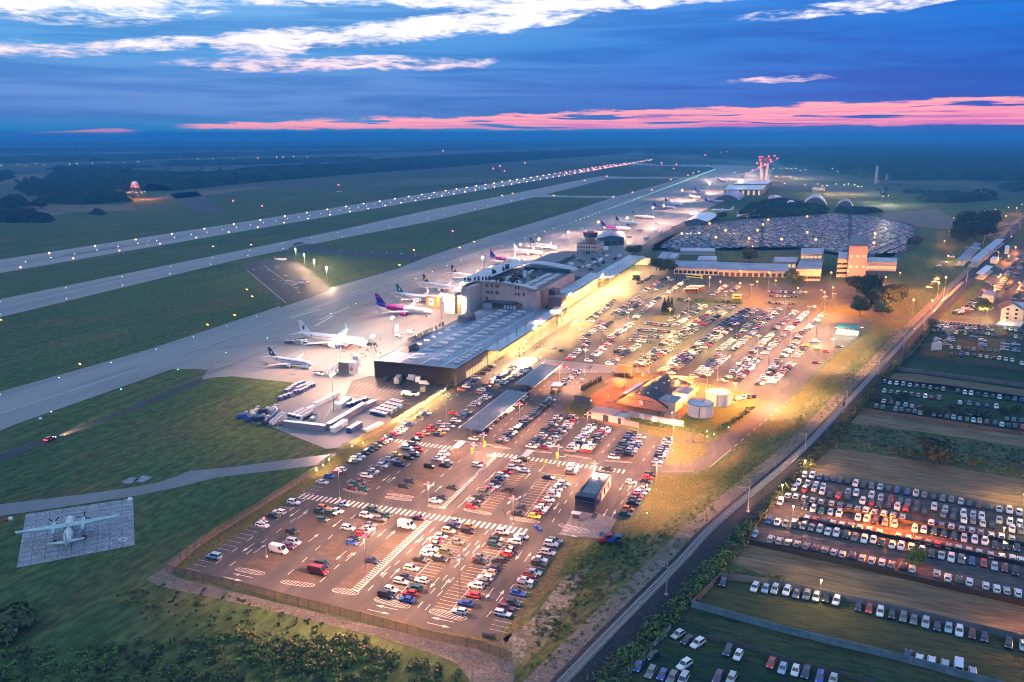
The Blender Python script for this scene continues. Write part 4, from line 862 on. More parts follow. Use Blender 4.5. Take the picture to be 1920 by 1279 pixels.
def billboard(u0, v0, u1, v1, vt, vb, lb, m_, legs=3, bars=0):
    a, b = P(u0, v0), P(u1, v1); d = (b - a).normalized(); L = (b - a).length; zt = hp(u0, v0, vt); zl = hp(u0, v0, vb)
    t = thing('billboard', lb, 'billboard', a, atan2(d.y, d.x)); obj('panel', MB().box((L / 2, 0, zl), (L, .3, zt - zl)), m_, t); obj('frame', MB().box((L / 2, -.05, zt), (L + .3, .5, .2)).box((L / 2, -.05, zl - .2), (L + .3, .5, .2)), M_STEEL, t)
    for k in range(legs): obj('leg', MB().tube((L * (.06 + .88 * k / (legs - 1)), .1, 0), (L * (.06 + .88 * k / (legs - 1)), .1, zl + .3), .2, n=6), M_STEEL, t)
    for k in range(bars): obj('batten', MB().box((L / 2, -.2, zl + (zt - zl) * (k + .5) / bars), (L, .12, .22)), M_WPLAS, t)
    if bars: obj('post', MB().box((L * .48, -.28, zl - .3), (.5, .2, zt - zl + .6)), M_WPLAS, t)
billboard(1077, 766, 1107, 771, 741, 757, 'grey blank-backed billboard on three legs beside the gatehouse', M_CLADG)
billboard(1157, 709, 1185, 711, 684, 697, 'pinkish billboard seen from behind above the clipped hedge', mat('pink_board', (.30, .20, .18), .7), 3); billboard(1253, 728, 1300, 734, 703, 719, 'wide dark red slatted billboard behind the curved roof', mat('maroon_board', (.20, .06, .06), .7), 3, 4)
gh = P(1140, 791); g_ = thing('gatehouse', 'grey gatehouse with pinkish overhanging roof and dark doors', 'gatehouse', gh, frz)
obj('wall', MB().box((0, 2.5, .1), (16, 5.5, 3.3)), M_PINK, g_); obj('roof', MB().box((-3, 3, 3.4), (12, 8.5, .4)), mat('pink_roof', (.36, .27, .26), .7), g_); obj('door', MB().box((-1, -.3, .1), (2.6, .14, 2.8)), M_DARK, g_); obj('door', MB().box((5.5, -.3, .1), (1.4, .14, 2.6)), M_DARK, g_); obj('fence_wing', MB().box((11, -.2, .1), (7, .2, 2.4)), M_STEEL, g_)
wl = thing('yard_wall', 'low pale wall with two white doors before the fire hall', 'wall', P(1178, 783), frz); obj('wall', MB().box((12, 1, .1), (26, .4, 2.6)), M_PINK, wl)
for x_ in (6, 12): obj('door', MB().box((x_, .72, .1), (2.2, .14, 2.5)), M_WPLAS, wl)
kb = P(1258, 790); solo('kiosk', MB().box((0, 0, .1), (5, 3.5, 2.8)).box((0, 0, 2.9), (5.4, 3.9, .25)), M_SALM, 'small pink roofed kiosk left of the nearer tank', 'kiosk', kb, frz)
kx = P(1160, 724); solo('transformer_hut', MB().box((0, 0, .1), (5, 5, 3)).box((0, 0, 3.1), (5.3, 5.3, .3)), M_SALM, 'square salmon hut at the end of the clay court', 'hut', kx, frz)
# --- pay building in the near car park
pb = thing('pay_building', 'long dark navy pay building with flat parapet roof in car park', 'building', G(249.8, -68.2), RZA)
M_NAVY = mat('navy_panel', (.018, .030, .060), .45, .2)
obj('end_block', MB().box((1.6, 0, .1), (3.2, 6.6, 5.2)), M_NAVY, pb); obj('band', MB().box((-.05, 0, 3.7), (.12, 6.7, .12)), M_STEEL, pb); obj('wall', MB().box((13.2, -.1, .1), (20, 6.0, 4.6)), mat('grey_brick', (.26, .24, .23), .8, var=.12, scale=2), pb)
obj('roof', MB().box((13.2, -.1, 4.7), (19.4, 5.4, .08)), mat('gravel_roof', (.20, .19, .20), .9, var=.2, scale=1.5), pb)
for (c_, d_) in (((13.2, 2.85, 4.7), (20, .3, .5)), ((13.2, -3.05, 4.7), (20, .3, .5)), ((23.1, -.1, 4.7), (.3, 5.6, .5)), ((1.6, 0, 5.3), (3.3, 6.7, .15))): obj('parapet', MB().box(c_, d_), M_NAVY, pb)
for x_ in (5, 9, 14, 19): obj('window', MB().box((x_, -3.16, 1.0), (1.2, .12, 2.4)), M_WIN, pb)
obj('door', MB().box((7, -3.16, .1), (1.3, .12, 2.3)), M_DARK, pb); obj('roof_vent', MB().tube((18, 0, 4.78), (18, 0, 5.5), .4), M_STEEL, pb); obj('awning', MB().box((4.0, -3.9, 2.6), (1.6, 1.4, .9)), mat('blue_awning', (.05, .07, .35), .6), pb)
tot = thing('pay_machine', 'boxed ticket machine standing on the pale paving', 'ticket machine', P(1080, 976), RZB); obj('cabinet', MB().box((0, 0, .1), (2.6, 1.4, 2.5)), M_CLADG, tot); obj('screen', MB().box((0, -.75, 1.0), (1.9, .1, 1.2)), M_DARK, tot); obj('roof', MB().box((0, 0, 2.6), (3.0, 1.8, .2)), M_WPLAS, tot)
# --- solar canopies
M_PV = mat('solar_panel', (.050, .058, .085), .18, .3, var=.25, scale=.15, spec=.7)
for nm, s0, s1 in (('long solar canopy nearest the second crossing', 300.5, 357), ('second solar canopy nearer the terminal', 367, 412)):
    c = thing('solar_canopy', nm, 'canopy', G(s0, -131), RZA); nb = int((s1 - s0) / 5.65)
    for k in range(nb):
        for j in range(2):
            o = obj('solar_panel', MB().box((5.65 * (k + .5), -2.45 + 4.9 * j, 3.9), (5.50, 4.75, .12)), M_PV, c); o.rotation_euler = (radians(2.0), 0, 0)
        if k % 2 == 0:
            obj('post', MB().tube((5.65 * k + 1, 0, 0), (5.65 * k + 1, 0, 3.8), .18, n=6), M_STEEL, c); obj('beam', MB().tube((5.65 * k + 1, 0, 2.2), (5.65 * k + 1, 4.2, 3.8), .1, n=4).tube((5.65 * k + 1, 0, 2.2), (5.65 * k + 1, -4.2, 3.7), .1, n=4), M_STEEL, c)
    obj('edge_beam', MB().box(((s1 - s0) / 2, 5.0, 3.75), (s1 - s0, .2, .3)).box(((s1 - s0) / 2, -5.0, 3.6), (s1 - s0, .2, .3)), M_WPLAS, c)
# --- station platforms, green toll canopy, house, dealership, trailer etc.
def deck(name, lb, cat, poly, z, m_, posts=4):
    q_ = [P(*p, z) for p in poly]; c = sum(q_, Vector()) / 4; c.z = 0; t = thing(name, lb, cat, c); loc = [p - c for p in q_]
    if sum(a.x * b.y - b.x * a.y for a, b in zip(loc, loc[1:] + loc[:1])) < 0: loc.reverse()
    obj('roof', MB().prism([(p.x, p.y) for p in loc], z, z + .4, bottom=True), m_, t)
    for k in range(posts):
        f = (k + .5) / posts; a = ((loc[0] + loc[1]) / 2) * (1 - f) + ((loc[2] + loc[3]) / 2) * f
        obj('post', MB().tube((a.x, a.y, 0), (a.x, a.y, z), .3, n=6), M_STEEL, t)
    obj('platform', MB().prism([(p.x * 1.02, p.y * 1.02) for p in loc], .05, 1.0), M_CONCW, t); return t
deck('platform_roof', 'long blue-white platform roof beside the tracks', 'platform roof', [(1816, 490), (1833, 492), (1884, 449), (1868, 448)], 5, M_ROOF2, 8); deck('platform_roof', 'second narrower platform roof left of the long one', 'platform roof', [(1793, 488), (1808, 489), (1839, 457), (1828, 455)], 5, M_ROOF, 6); deck('platform_roof', 'short pale roof on the right of the tracks', 'shelter roof', [(1830, 513), (1845, 514.5), (1862, 500), (1849, 498)], 4.5, M_WPLAS, 4)
gt = deck('toll_canopy', 'teal lit toll canopy at the car park exit', 'canopy', [(1568, 614), (1609, 618), (1611, 611), (1572, 606)], 4.6, mat('teal_roof', (.03, .22, .19), .5), 3)
for k in range(5): obj('canopy_light', MB().box((-8 + 4 * k, -2, 4.4), (1.4, .5, .15)), M_LITG if k % 2 else M_WHL, gt)
lamp(gt, 0, 2200, (.7, 1, .75), 'POINT', 1, loc=(0, 0, 3.6))
hs_, loc, c_ = shed('house', 'white gabled house with brown and blue roof by the road', 'house', [(1875, 600), (1916, 603), (1934, 588), (1896, 585)], 7.5, M_WALL, M_ROOFD, 0)
for ch in list(hs_.children):
    if ch.name.startswith('roof'): bpy.data.objects.remove(ch)
es = sorted(nearest_edge(loc), key=lambda e: ((e[0] + e[1]) / 2).y)[0]; e0, e1 = es; dd = (e1 - e0).normalized(); nb_ = Vector((-dd.y, dd.x, 0)); Ld = 16; Lw = (e1 - e0).length
r0 = (e0 + e1) / 2 + Vector((0, 0, 11.5)); z7 = Vector((0, 0, 7.4)); ov = dd * .8
obj('roof_slope', MB().face([e0 - ov + z7, r0, r0 + nb_ * Ld, e0 - ov + z7 + nb_ * Ld][::-1]), mat('brown_roof', (.14, .07, .055), .7), hs_); obj('roof_slope', MB().face([r0, e1 + ov + z7, e1 + ov + z7 + nb_ * Ld, r0 + nb_ * Ld][::-1]), mat('blue_roof', (.05, .10, .18), .4), hs_); obj('gable', MB().face([e0 + z7, e1 + z7, r0]), M_WALL, hs_)
for zz in (1.2, 4.0, 6.9): row_windows(hs_, e0 + dd * Lw * .1, e1 - dd * Lw * .1, 2, zz, 1.5, 1.3, M_WIN)
for a in [('shop', 'low blue roofed showroom beside the glowing yard', 'shop', [(1840, 565), (1862, 568), (1868, 560), (1847, 556)], 5, M_WALL, M_ROOF, 0), ('shed', 'small white shed right of the platforms', 'shed', [(1856, 494), (1869, 495), (1872, 490), (1860, 489)], 4, M_WPLAS, M_WPLAS, 0), ('shed', 'pale van-like hut beside the long platform roof', 'hut', [(1883, 476), (1891, 477), (1892, 470), (1884, 469)], 5, M_WPLAS, M_WPLAS, 0), ('forecourt_roof', 'flat pale forecourt roof below the white house', 'canopy', [(1866, 612), (1912, 616), (1920, 606), (1878, 603)], 1.0, M_PINK, M_ROOF2, 0)]: shed(*a)
bb = P(1755, 660); bd = thing('billboard', 'white tilted billboard standing on the dark meadow', 'billboard', bb, .3); obj('panel', MB().box((0, 0, 1.2), (7, .5, 4.4)), M_WPLAS, bd); obj('prop', MB().tube((2, .3, 0), (2, 4, 4), .15, n=4).tube((-2, .3, 0), (-2, .3, 2), .15, n=4), M_BRICK, bd)
# ================================================================== CARS
PAINT = dict(w=('white', (.68, .68, .69)), s=('silver', (.42, .43, .44)), g=('grey', (.15, .155, .165)), k=('black', (.012, .012, .014)), n=('navy blue', (.015, .025, .07)), b=('blue', (.02, .06, .30)), l=('light blue', (.28, .40, .52)),
             r=('red', (.48, .02, .022)), m=('dark red', (.16, .015, .02)), t=('dark green', (.02, .075, .075)), o=('olive', (.06, .06, .04)), e=('beige', (.42, .36, .27)), y=('yellow', (.75, .50, .03)), q=('orange', (.62, .17, .02)), p=('purple', (.09, .03, .10)), v=('lime green', (.42, .55, .06)))
CM = {k: mat('car_paint_' + v[0].replace(' ', '_'), v[1], .28, .25, coat=.6, spec=.5) for k, v in PAINT.items()}
M_GLASS = mat('car_glass', (.012, .015, .020), .06, spec=.9); M_TYRE = mat('tyre', (.018, .018, .018), .85); M_RIM = mat('wheel_rim', (.35, .35, .36), .35, .8)
M_HEAD = mat('headlamp_glass', (.75, .78, .82), .15, spec=.8); M_TAIL = mat('tail_lamp', (.45, .01, .015), .2)
#        L    W    H    bonnet roof0 roof1 tail  (fractions from the nose) belt
KIND = dict(h=('hatchback', 4.15, 1.80, 1.50, .27, .46, .86, .97, .90), s=('saloon', 4.65, 1.84, 1.45, .28, .46, .72, .87, .90), e=('estate car', 4.7, 1.84, 1.50, .27, .44, .90, .98, .90),
            u=('SUV', 4.6, 1.90, 1.70, .26, .43, .88, .97, 1.02), m=('minivan', 4.7, 1.90, 1.85, .20, .36, .93, .99, 1.05), v=('panel van', 5.9, 2.05, 2.55, .14, .27, .985, .995, 1.25))
def car_parts(k):
    nm, L, Wd, H, bo, r0, r1, ta, belt = KIND[k]; h = Wd / 2
    x = lambda f: L / 2 - f * L
    body = MB(); zb_ = .28
    def sec(f, w, zt, zl=zb_): 
        X_ = x(f); return [(X_, -w * .93, zl), (X_, -w, zl + .3), (X_, -w * .97, zt - .08), (X_, -w * .86, zt), (X_, w * .86, zt), (X_, w * .97, zt - .08), (X_, w, zl + .3), (X_, w * .93, zl)]
    hood = belt - .10
    body.loft([sec(0, h * .72, .62, .36), sec(.03, h * .90, .72, .28), sec(.10, h * .98, hood - .06), sec(bo, h, hood + .04), sec(.5, h, belt), sec(.85, h * .99, belt + .01), sec(.965, h * .93, belt - (.22 if k == 's' else .03), .30), sec(1, h * .80, .72, .38)])
    wt = h * .74 if k != 'v' else h * .88
    wb = h * .88 if k != 'v' else h * .97
    lo = [(x(bo), -wb, belt - .06), (x(bo), wb, belt - .06), (x(ta), wb, belt - .04), (x(ta), -wb, belt - .04)]
    hi = [(x(r0), -wt, H), (x(r0), wt, H), (x(r1), wt, H - .03), (x(r1), -wt, H - .03)]
    body.loft([lo[::-1], hi[::-1]], cap=True)
    def win(a, b, c, d, i0, i1, j0, j1, nrm):
        a, b, c, d = map(Vector, (a, b, c, d)); g = lambda u, w: (a * (1 - u) + b * u) * (1 - w) + (d * (1 - u) + c * u) * w
        o = Vector(nrm) * .018; return [g(i0, j0) + o, g(i1, j0) + o, g(i1, j1) + o, g(i0, j1) + o]
    ws = MB().face(win(lo[1], lo[0], hi[0], hi[1], .06, .94, .10, .93, (.6, 0, .8)))
    rw = MB().face(win(lo[3], lo[2], hi[2], hi[3], .08, .92, .16, .88, (-.7, 0, .7))) if k != 'v' else MB().face(win(lo[3], lo[2], hi[2], hi[3], .1, .9, .45, .88, (-1, 0, 0)))
    e1 = 1.0 if k != 'v' else .27
    sl_ = MB(); sr = MB()
    for (i0, i1) in ([(.10, .50), (.54, .93)] if k != 'v' else [(.05, .25)]):
        sl_.face(win(lo[0], lo[3], hi[3], hi[0], i0, i1, .14, .90, (0, -1, .25))); sr.face(win(lo[2], lo[1], hi[1], hi[2], 1 - i1, 1 - i0, .14, .90, (0, 1, .25)))
    for mb_ in (sl_, sr): pass
    wh = []
    R = .33 if k != 'v' else .37
    for f in (.185, .80):
        for sd in (-1, 1):
            wh.append(((x(f), sd * (h - .09), R), MB().tube((0, -.11, 0), (0, .11, 0), R, n=12)))
    hl = [MB().box((x(.025), sd * h * .66, .60), (.16, .36, .17)) for sd in (-1, 1)]
    tl = [MB().box((x(.99), sd * h * .68, .74), (.12, .26, .18)) for sd in (-1, 1)]
    return body, ws, rw, sl_, sr, wh, hl, tl
CARSPEC = []
def add_car(p, rz, kind, col, row, i, end): CARSPEC.append((p, rz, kind, col, row, i, end, len(CARSPEC)))
RZ = dict(R=RZB, L=RZB + pi, F=RZA, N=RZA + pi)
def clist(row, end, s, d='R'):
    for i, it in enumerate(s.split()):
        u, v, kc = it.split(','); dd = d
        if len(kc) > 2: dd = kc[2]
        rz = RZ[dd] if dd in RZ else float(dd)
        add_car(P(float(u), float(v) + 2, .0) if True else None, rz + random.uniform(-.03, .03), kc[0], kc[1], row, i, end)
COLW = 'w' * 20 + 's' * 15 + 'g' * 17 + 'k' * 21 + 'n' * 9 + 'b' * 5 + 'r' * 5 + 'm' * 3 + 'e' * 3 + 't' * 4 + 'l' * 4 + 'o' * 2 + 'y'
KINW = 'h' * 9 + 's' * 5 + 'e' * 6 + 'u' * 8 + 'm'
def crow(row, p0, p1, n, d='R', fill=1.0, end='near end', cols=COLW, kinds=KINW, flip=.35, jit=.25):
    a, b = P(*p0), P(*p1)
    for i in range(n):
        if random.random() > fill: continue
        c = a + (b - a) * (i / max(1, n - 1)); rz = RZ[d] if isinstance(d, str) else d
        if random.random() < flip: rz += pi
        c = c + Vector((random.uniform(-jit, jit), random.uniform(-jit, jit), 0))
        add_car(c, rz + random.uniform(-.035, .035), random.choice(kinds), random.choice(cols), row, i, end)

# -- near car park, car by car (photo survey: column, row, kind+colour+heading)
clist('the row beside the dirt track', 'near end', '402,1045,mlL 492,986,ew 513,968,sk 524,961,ewL 551,943,uw 604,905,sl 618,894,hb 633,885,hpL 639,881,hwL')
clist('the loose group beside the first crossing', 'left', '547,998,hk 606,976,ht 600,959,ht 607,953,eq 621,963,et 632,959,sw 644,947,sl 687,968,uw 701,957,ut 712,974,eg 724,968,ht 786,972,sp')
clist('the pair of vans by the lamp post', 'near end', '523,1034,vw 541,1026,mp 551,1018,ml')
clist('the staggered row left of the white van', 'near end', '660,1019,hb 665,1010,sk 678,1004,hr 683,998,eg 691,992,sw 694,985,sg 653,991,el')
clist('the middle of the empty bays', 'left', '597,1074,vm 605,1060,mn 698,1053,sn 763,988,vw')
clist('the left column by the striped walkway', 'near end', '724,1118,mk 733,1107,hw 752,1092,es 760,1084,sk 772,1067,es 788,1051,sk 800,1039,hw 808,1030,sw 818,1022,so 821,1015,hr 827,1007,hs 841,997,ue 850,988,en 855,979,hs')
clist('the right column by the striped walkway', 'near end', '763,1126,sbL 768,1114,hrL 777,1105,utL 791,1090,hwL 825,1050,ek 837,1036,eo 858,1017,hg 878,997,ek 881,989,hq')
clist('the left half of the double row', 'near end', '899,1054,sk 900,1046,sg 928,1021,et 931,1013,ek 942,999,uw')
clist('the right half of the double row', 'near end', '862,1148,hwL 873,1133,sbL 887,1118,hrL 893,1100,uwL 903,1093,ugL 910,1085,ewL 918,1075,heL 923,1067,hnL 935,1053,ukL 949,1039,hrL 955,1032,skL 966,1017,uwL 977,1007,swL')
clist('the row along the worn grass path', 'near end', '942,1152,ew 949,1141,em 961,1132,sk 970,1114,sb 983,1099,eg 985,1090,sw 993,1079,hm 1002,1075,hl 1010,1058,ek 1012,1050,sw 1027,1037,es 1033,1021,uw 1040,1015,eg')
clist('the row of the raised strip', 'near end', '661,916,hm 667,908,ht 676,904,hm 688,893,ew 697,888,eg 702,884,hw 708,879,hm 717,874,uw 722,870,hg 731,862,es 737,859,em 743,853,hv')
clist('the bays beyond the first crossing', 'left', '682,918,ht 758,913,uk 769,903,ek 816,940,sw 828,934,sk 848,915,sk 749,872,mn 806,875,uk 833,873,sk 840,868,sg')
clist('the white trio by the shelter', 'near end', '820,861,sw 827,857,hw 833,852,uw')
clist('the row behind the red hatchback', 'near end', '884,951,hr 889,941,hs 893,946,hk 899,934,ek 908,926,uo 911,921,eo 917,918,hr 925,913,hl 932,905,ek 935,898,sn 942,892,ew 950,886,sr 962,878,uw 968,864,hw 973,871,eg 980,862,sk 982,883,swL 951,919,ekL')
clist('the pair near the shelter roof', 'left', '895,873,ew 901,871,hr 1028,896,sn')
clist('the row with the yellow hatchback', 'near end', '972,965,uk 979,953,sk 1002,969,hy 1010,962,hm 1013,957,ew 1018,952,hw 1021,946,em 1029,938,hw 1038,930,us 1038,925,ew 1043,918,sw 1050,914,eg 1057,908,uw')
clist('the short row beside the dark kiosk', 'near end', '1070,887,ug 1071,883,ew 1074,879,uw 1077,874,hw 1140,880,sk 1183,905,hw')
clist('the row at the edge of the yellow verge', 'near end', '1172,964,st 1178,955,hq 1187,944,sk 1191,937,eg 1195,931,hr 1200,925,ew 1207,918,sw 1210,903,sk 1215,896,hr 1219,890,ek')
clist('the long row along the lit fence', 'near end', '660,867,sk 668,861,ew 676,856,hw 684,850,sk 692,845,sn 700,841,sk 707,836,eg 714,831,sk 719,828,hr 726,824,sw 732,820,ek 738,815,hr 744,812,ss 750,808,ew 756,804,hw')
clist('the left group before the second crossing', 'near end', '764,840,uw 775,833,eg 780,824,sn 787,817,hr 776,849,hs 785,844,hr 767,859,ek 777,854,sn')
clist('the cars behind the second crossing', 'near end', '798,813,he 807,806,hr 811,802,em 821,816,hn 827,812,hy 833,805,uw 843,799,es 850,794,sk 855,789,ew 862,783,hg 868,778,sk 827,794,hs')
clist('the lane beside the lit fence', 'near end', '768,796,hb 789,781,sk 795,777,en 800,774,sw 850,775,sr')
# -- middle lots: rows
crow('the row under the terminal end wall', (867, 733), (893, 711), 5); crow('the row under the terminal end wall', (904, 702), (922, 690), 3)
crow('the inner row by the terminal', (897, 738), (963, 689), 14); crow('the second row by the terminal', (942, 721), (990, 692), 11)
crow('the row left of the canopies', (887, 762), (917, 743), 7); crow('the row left of the canopies', (862, 786), (878, 774), 5)
crow('the row under the solar canopies', (888, 825), (985, 742), 24, fill=.95); crow('the row under the far canopy', (985, 733), (1040, 692), 16)
crow('the dark row behind the walkway', (938, 832), (1033, 751), 24, cols='kkkkngsw'); crow('the row by the white booth', (1056, 722), (1084, 698), 10)
crow('the left row before the gatehouse', (997, 840), (1049, 783), 15); crow('the right row before the gatehouse', (1022, 842), (1076, 786), 16)
crow('the third row before the gatehouse', (1070, 847), (1114, 796), 13, cols='wwwwwsgkn'); crow('the fourth row before the gatehouse', (1098, 848), (1140, 804), 13, cols='wwwsgkr')
crow('the lane row by the round tanks', (1152, 860), (1186, 813), 11); crow('the lane row by the round tanks', (1180, 854), (1195, 834), 5)
crow('the row beside the yellow island', (1232, 868), (1252, 826), 10); clist('the lane by the billboards', 'near end', '1092,713,esF 1202,820,hwR')
crow('the cars behind the tanks', (1377, 750), (1414, 745), 5, d='F')
for i, (a, b, n) in enumerate([((1063, 678), (1104, 642), 11), ((1103, 678), (1147, 641), 13), ((1146, 635), (1187, 607), 13), ((1095, 636), (1129, 607), 11), ((1127, 621), (1144, 606), 5), ((1108, 603), (1147, 567), 11), ((1150, 591), (1200, 556), 15), ((1159, 598), (1203, 568), 13), ((1190, 599), (1236, 558), 16),
        ((1142, 684), (1197, 649), 15), ((1157, 662), (1177, 650), 5), ((1187, 688), (1230, 657), 12), ((1200, 690), (1255, 657), 14), ((1240, 699), (1288, 661), 14), ((1257, 701), (1310, 659), 15), ((1242, 648), (1296, 612), 14), ((1260, 649), (1312, 614), 14), ((1255, 603), (1310, 572), 14), ((1268, 611), (1320, 576), 15),
        ((1205, 549), (1248, 522), 14), ((1223, 549), (1262, 524), 13), ((1252, 551), (1288, 526), 13), ((1198, 533), (1224, 519), 8), ((1305, 604), (1352, 574), 14), ((1320, 609), (1377, 576), 15), ((1350, 611), (1400, 581), 14), ((1370, 612), (1419, 581), 14), ((1398, 614), (1445, 581), 14), ((1417, 618), (1465, 579), 15),
        ((1453, 619), (1492, 586), 14), ((1475, 623), (1512, 587), 14), ((1300, 653), (1352, 617), 14), ((1320, 654), (1367, 619), 14), ((1350, 657), (1399, 619), 14), ((1372, 658), (1420, 619), 14), ((1410, 663), (1449, 626), 14), ((1433, 664), (1472, 626), 14), ((1468, 671), (1494, 642), 10), ((1492, 671), (1514, 646), 9),
        ((1493, 636), (1520, 612), 8), ((1520, 613), (1543, 591), 7), ((1300, 708), (1348, 667), 14), ((1320, 708), (1364, 669), 14), ((1358, 716), (1404, 672), 15), ((1382, 716), (1424, 672), 15), ((1423, 723), (1459, 679), 14), ((1447, 718), (1484, 684), 12), ((1337, 554), (1360, 537), 9), ((1358, 556), (1384, 539), 9)]):
    crow('far', a, b, n, fill=.97)
for a, b, n in [((1210, 608), (1262, 613), 11), ((1198, 620), (1255, 623), 12), ((1190, 631), (1240, 634), 10), ((1182, 639), (1220, 643), 8), ((1442, 548), (1510, 551), 14), ((1443, 556), (1492, 558), 8), ((1437, 568), (1487, 571), 9), ((1284, 565), (1298, 565), 4)]:
    crow('far', a, b, n, d='F')
crow('far', (1130, 585), (1150, 565), 7); crow('far', (1106, 601), (1128, 582), 6); clist('far', '', '1037,651,swF 1013,672,esF 1052,657,skF 1090,618,hwF 1085,600,ewN 1130,555,hwF 1180,543,uwF 1530,640,ew 1533,653,hy 1549,659,hr 1573,650,sk 1530,680,sp 1502,547,hwF 1540,544,hwF 1527,575,hwF 1480,577,hrF')
# -- the big unlit lot behind, in the airport's own grid
hull = [P(*p) for p in [(1238, 464), (1300, 424), (1400, 413), (1560, 402), (1635, 407), (1712, 426), (1708, 448), (1690, 474), (1600, 478), (1500, 462), (1260, 469)]]
def inside(p, poly):
    c = False; j = len(poly) - 1
    for i in range(len(poly)):
        a, b = poly[i], poly[j]
        if (a.y > p.y) != (b.y > p.y) and p.x < (b.x - a.x) * (p.y - a.y) / (b.y - a.y) + a.x: c = not c
        j = i
    return c
for blk, (rot, ulim) in enumerate([(.42, (0, 1425)), (.60, (1432, 1590)), (.30, (1597, 1800))]):
    d1 = Vector((sin(YAW + rot), cos(YAW + rot), 0)); d2 = Vector((d1.y, -d1.x, 0)); rz_ = atan2(d2.y, d2.x)
    ss = [p.dot(d1) for p in hull]; tt = [p.dot(d2) for p in hull]; t_ = min(tt); rr = 0
    while t_ < max(tt):
        s_ = min(ss) + random.uniform(0, 3)
        while s_ < max(ss):
            p = d1 * s_ + d2 * t_
            if inside(p, hull) and ulim[0] < px((p.x, p.y, 0))[0] < ulim[1] and random.random() < .88: add_car(p + d2 * random.uniform(-.4, .4), rz_ + (pi if random.random() < .4 else 0), random.choice('hsehu'), random.choice('wwsssggkkknnblrge'), 'far', 0, '')
            s_ += 3.0
        rr += 1; t_ += 5.2 if rr % 2 else 7.6
# -- the lots east of the railway: noses towards us
RZE = atan2(*( (P(1480, 932) - P(1503, 890)).yx ))
def east(row, p0, p1, n, fill=1.0, cols=COLW, flip=.12, d=None, end='left end'): crow(row, p0, p1, n, RZE if d is None else d, fill, end, cols, KINW, flip, .15)
def elist(row, s, d=None):
    for i, it in enumerate(s.split()):
        u, v, kc = it.split(','); rz = RZE if d is None else d
        if len(kc) > 2: rz += {'-': pi, 'x': -.35, 'y': .3}[kc[2]]
        add_car(P(float(u), float(v) + 2), rz + random.uniform(-.03, .03), kc[0], kc[1], row, i, 'left end')
elist('the row along the concrete wall', '1356,1094,hn 1415,1103,ew 1435,1106,hl 1453,1107,us 1475,1110,uw 1493,1116,hg 1512,1118,ug 1530,1121,es 1549,1124,hk 1568,1128,ew 1609,1140,hn 1629,1144,hr 1650,1149,ew 1672,1154,hk 1693,1159,eg 1713,1165,hg 1735,1170,us 1757,1176,sn 1778,1180,hl 1798,1186,uw 1822,1191,hm 1845,1197,hn 1890,1208,ek 1918,1214,hs')
elist('the row backed against the panel wall', '1702,1230,hn- 1723,1238,hw- 1746,1243,uw- 1771,1249,us- 1796,1254,vw- 1823,1263,hs-')
elist('the scattered cars at the bottom edge', '1197,1252,hb 1220,1263,eg 1223,1232,hkx 1242,1268,hb 1260,1273,eg 1271,1192,hsx 1283,1249,uwx 1281,1277,ms 1289,1203,hkx 1308,1209,uwx 1346,1272,ep 1371,1275,es 1365,1222,en 1384,1231,hw 1446,1246,hr 1467,1256,hl 1491,1260,hw 1511,1264,un 1537,1272,eb 1562,1277,hs')
elist('the row under the leafy tree', '1415,1003,hl 1445,1013,ms- 1461,1016,us- 1477,1019,he- 1494,1022,hg- 1511,1026,sg- 1528,1029,hp- 1546,1033,hg- 1563,1037,hs- 1579,1041,hs- 1597,1043,en- 1616,1048,hs- 1634,1053,us- 1653,1056,hw- 1671,1061,sg- 1693,1063,hn- 1710,1068,hw- 1756,1077,hl- 1777,1085,uw- 1798,1089,ht- 1817,1093,uw- 1848,1100,hw- 1868,1106,uw- 1887,1110,hs- 1908,1114,uw-')
elist('the row on the mown strip', '1442,978,hb 1457,981,hw 1473,984,he 1489,985,uk 1506,988,eg 1521,991,hg 1537,993,es 1552,999,hw 1568,1001,uw 1586,1005,uk 1602,1009,eg 1620,1013,uw 1637,1014,hw 1653,1019,hk 1672,1024,hw 1689,1026,uw 1708,1029,hs 1728,1033,hw 1747,1040,ek 1765,1043,ss 1783,1048,uw 1802,1051,ug 1822,1054,hb 1844,1058,hr 1864,1064,hl 1883,1067,hm 1903,1073,uk')
elist('the row below the bright lamp', '1463,942,es 1510,952,ek 1525,955,es 1540,960,ht 1557,962,hl 1573,964,uw 1608,972,hw 1624,974,hw 1642,977,uk 1659,981,eg 1677,984,es 1715,993,ew 1732,995,hw 1751,999,ht 1769,1003,hk 1788,1007,ek 1807,1011,es 1827,1014,uw 1846,1017,uw 1865,1024,ek 1885,1026,hk 1906,1029,hn')
elist('the second row from the stubble', '1490,916,es 1508,919,hr 1527,917,us 1542,923,uw 1555,929,hk 1572,931,hr 1589,934,uk 1617,941,uw 1634,943,hm 1648,948,ek 1666,949,hk 1682,952,uw 1698,954,hr 1717,958,uk 1733,961,ek 1768,966,sg 1787,971,ek 1807,976,uw 1824,978,hg 1842,983,hs 1860,986,ek 1897,993,ew 1913,996,ug')
elist('the row behind the second row', '1497,906,hw 1514,908,hs 1530,911,hw 1543,914,hw 1590,924,hs 1605,926,uw 1634,930,uw 1651,935,es 1670,937,hr 1688,941,ht 1702,944,hg 1719,947,hm 1751,952,uw 1772,957,es 1789,960,hk 1806,964,uw 1824,967,es 1840,970,uw 1873,977,hs 1893,980,ew 1911,984,us')
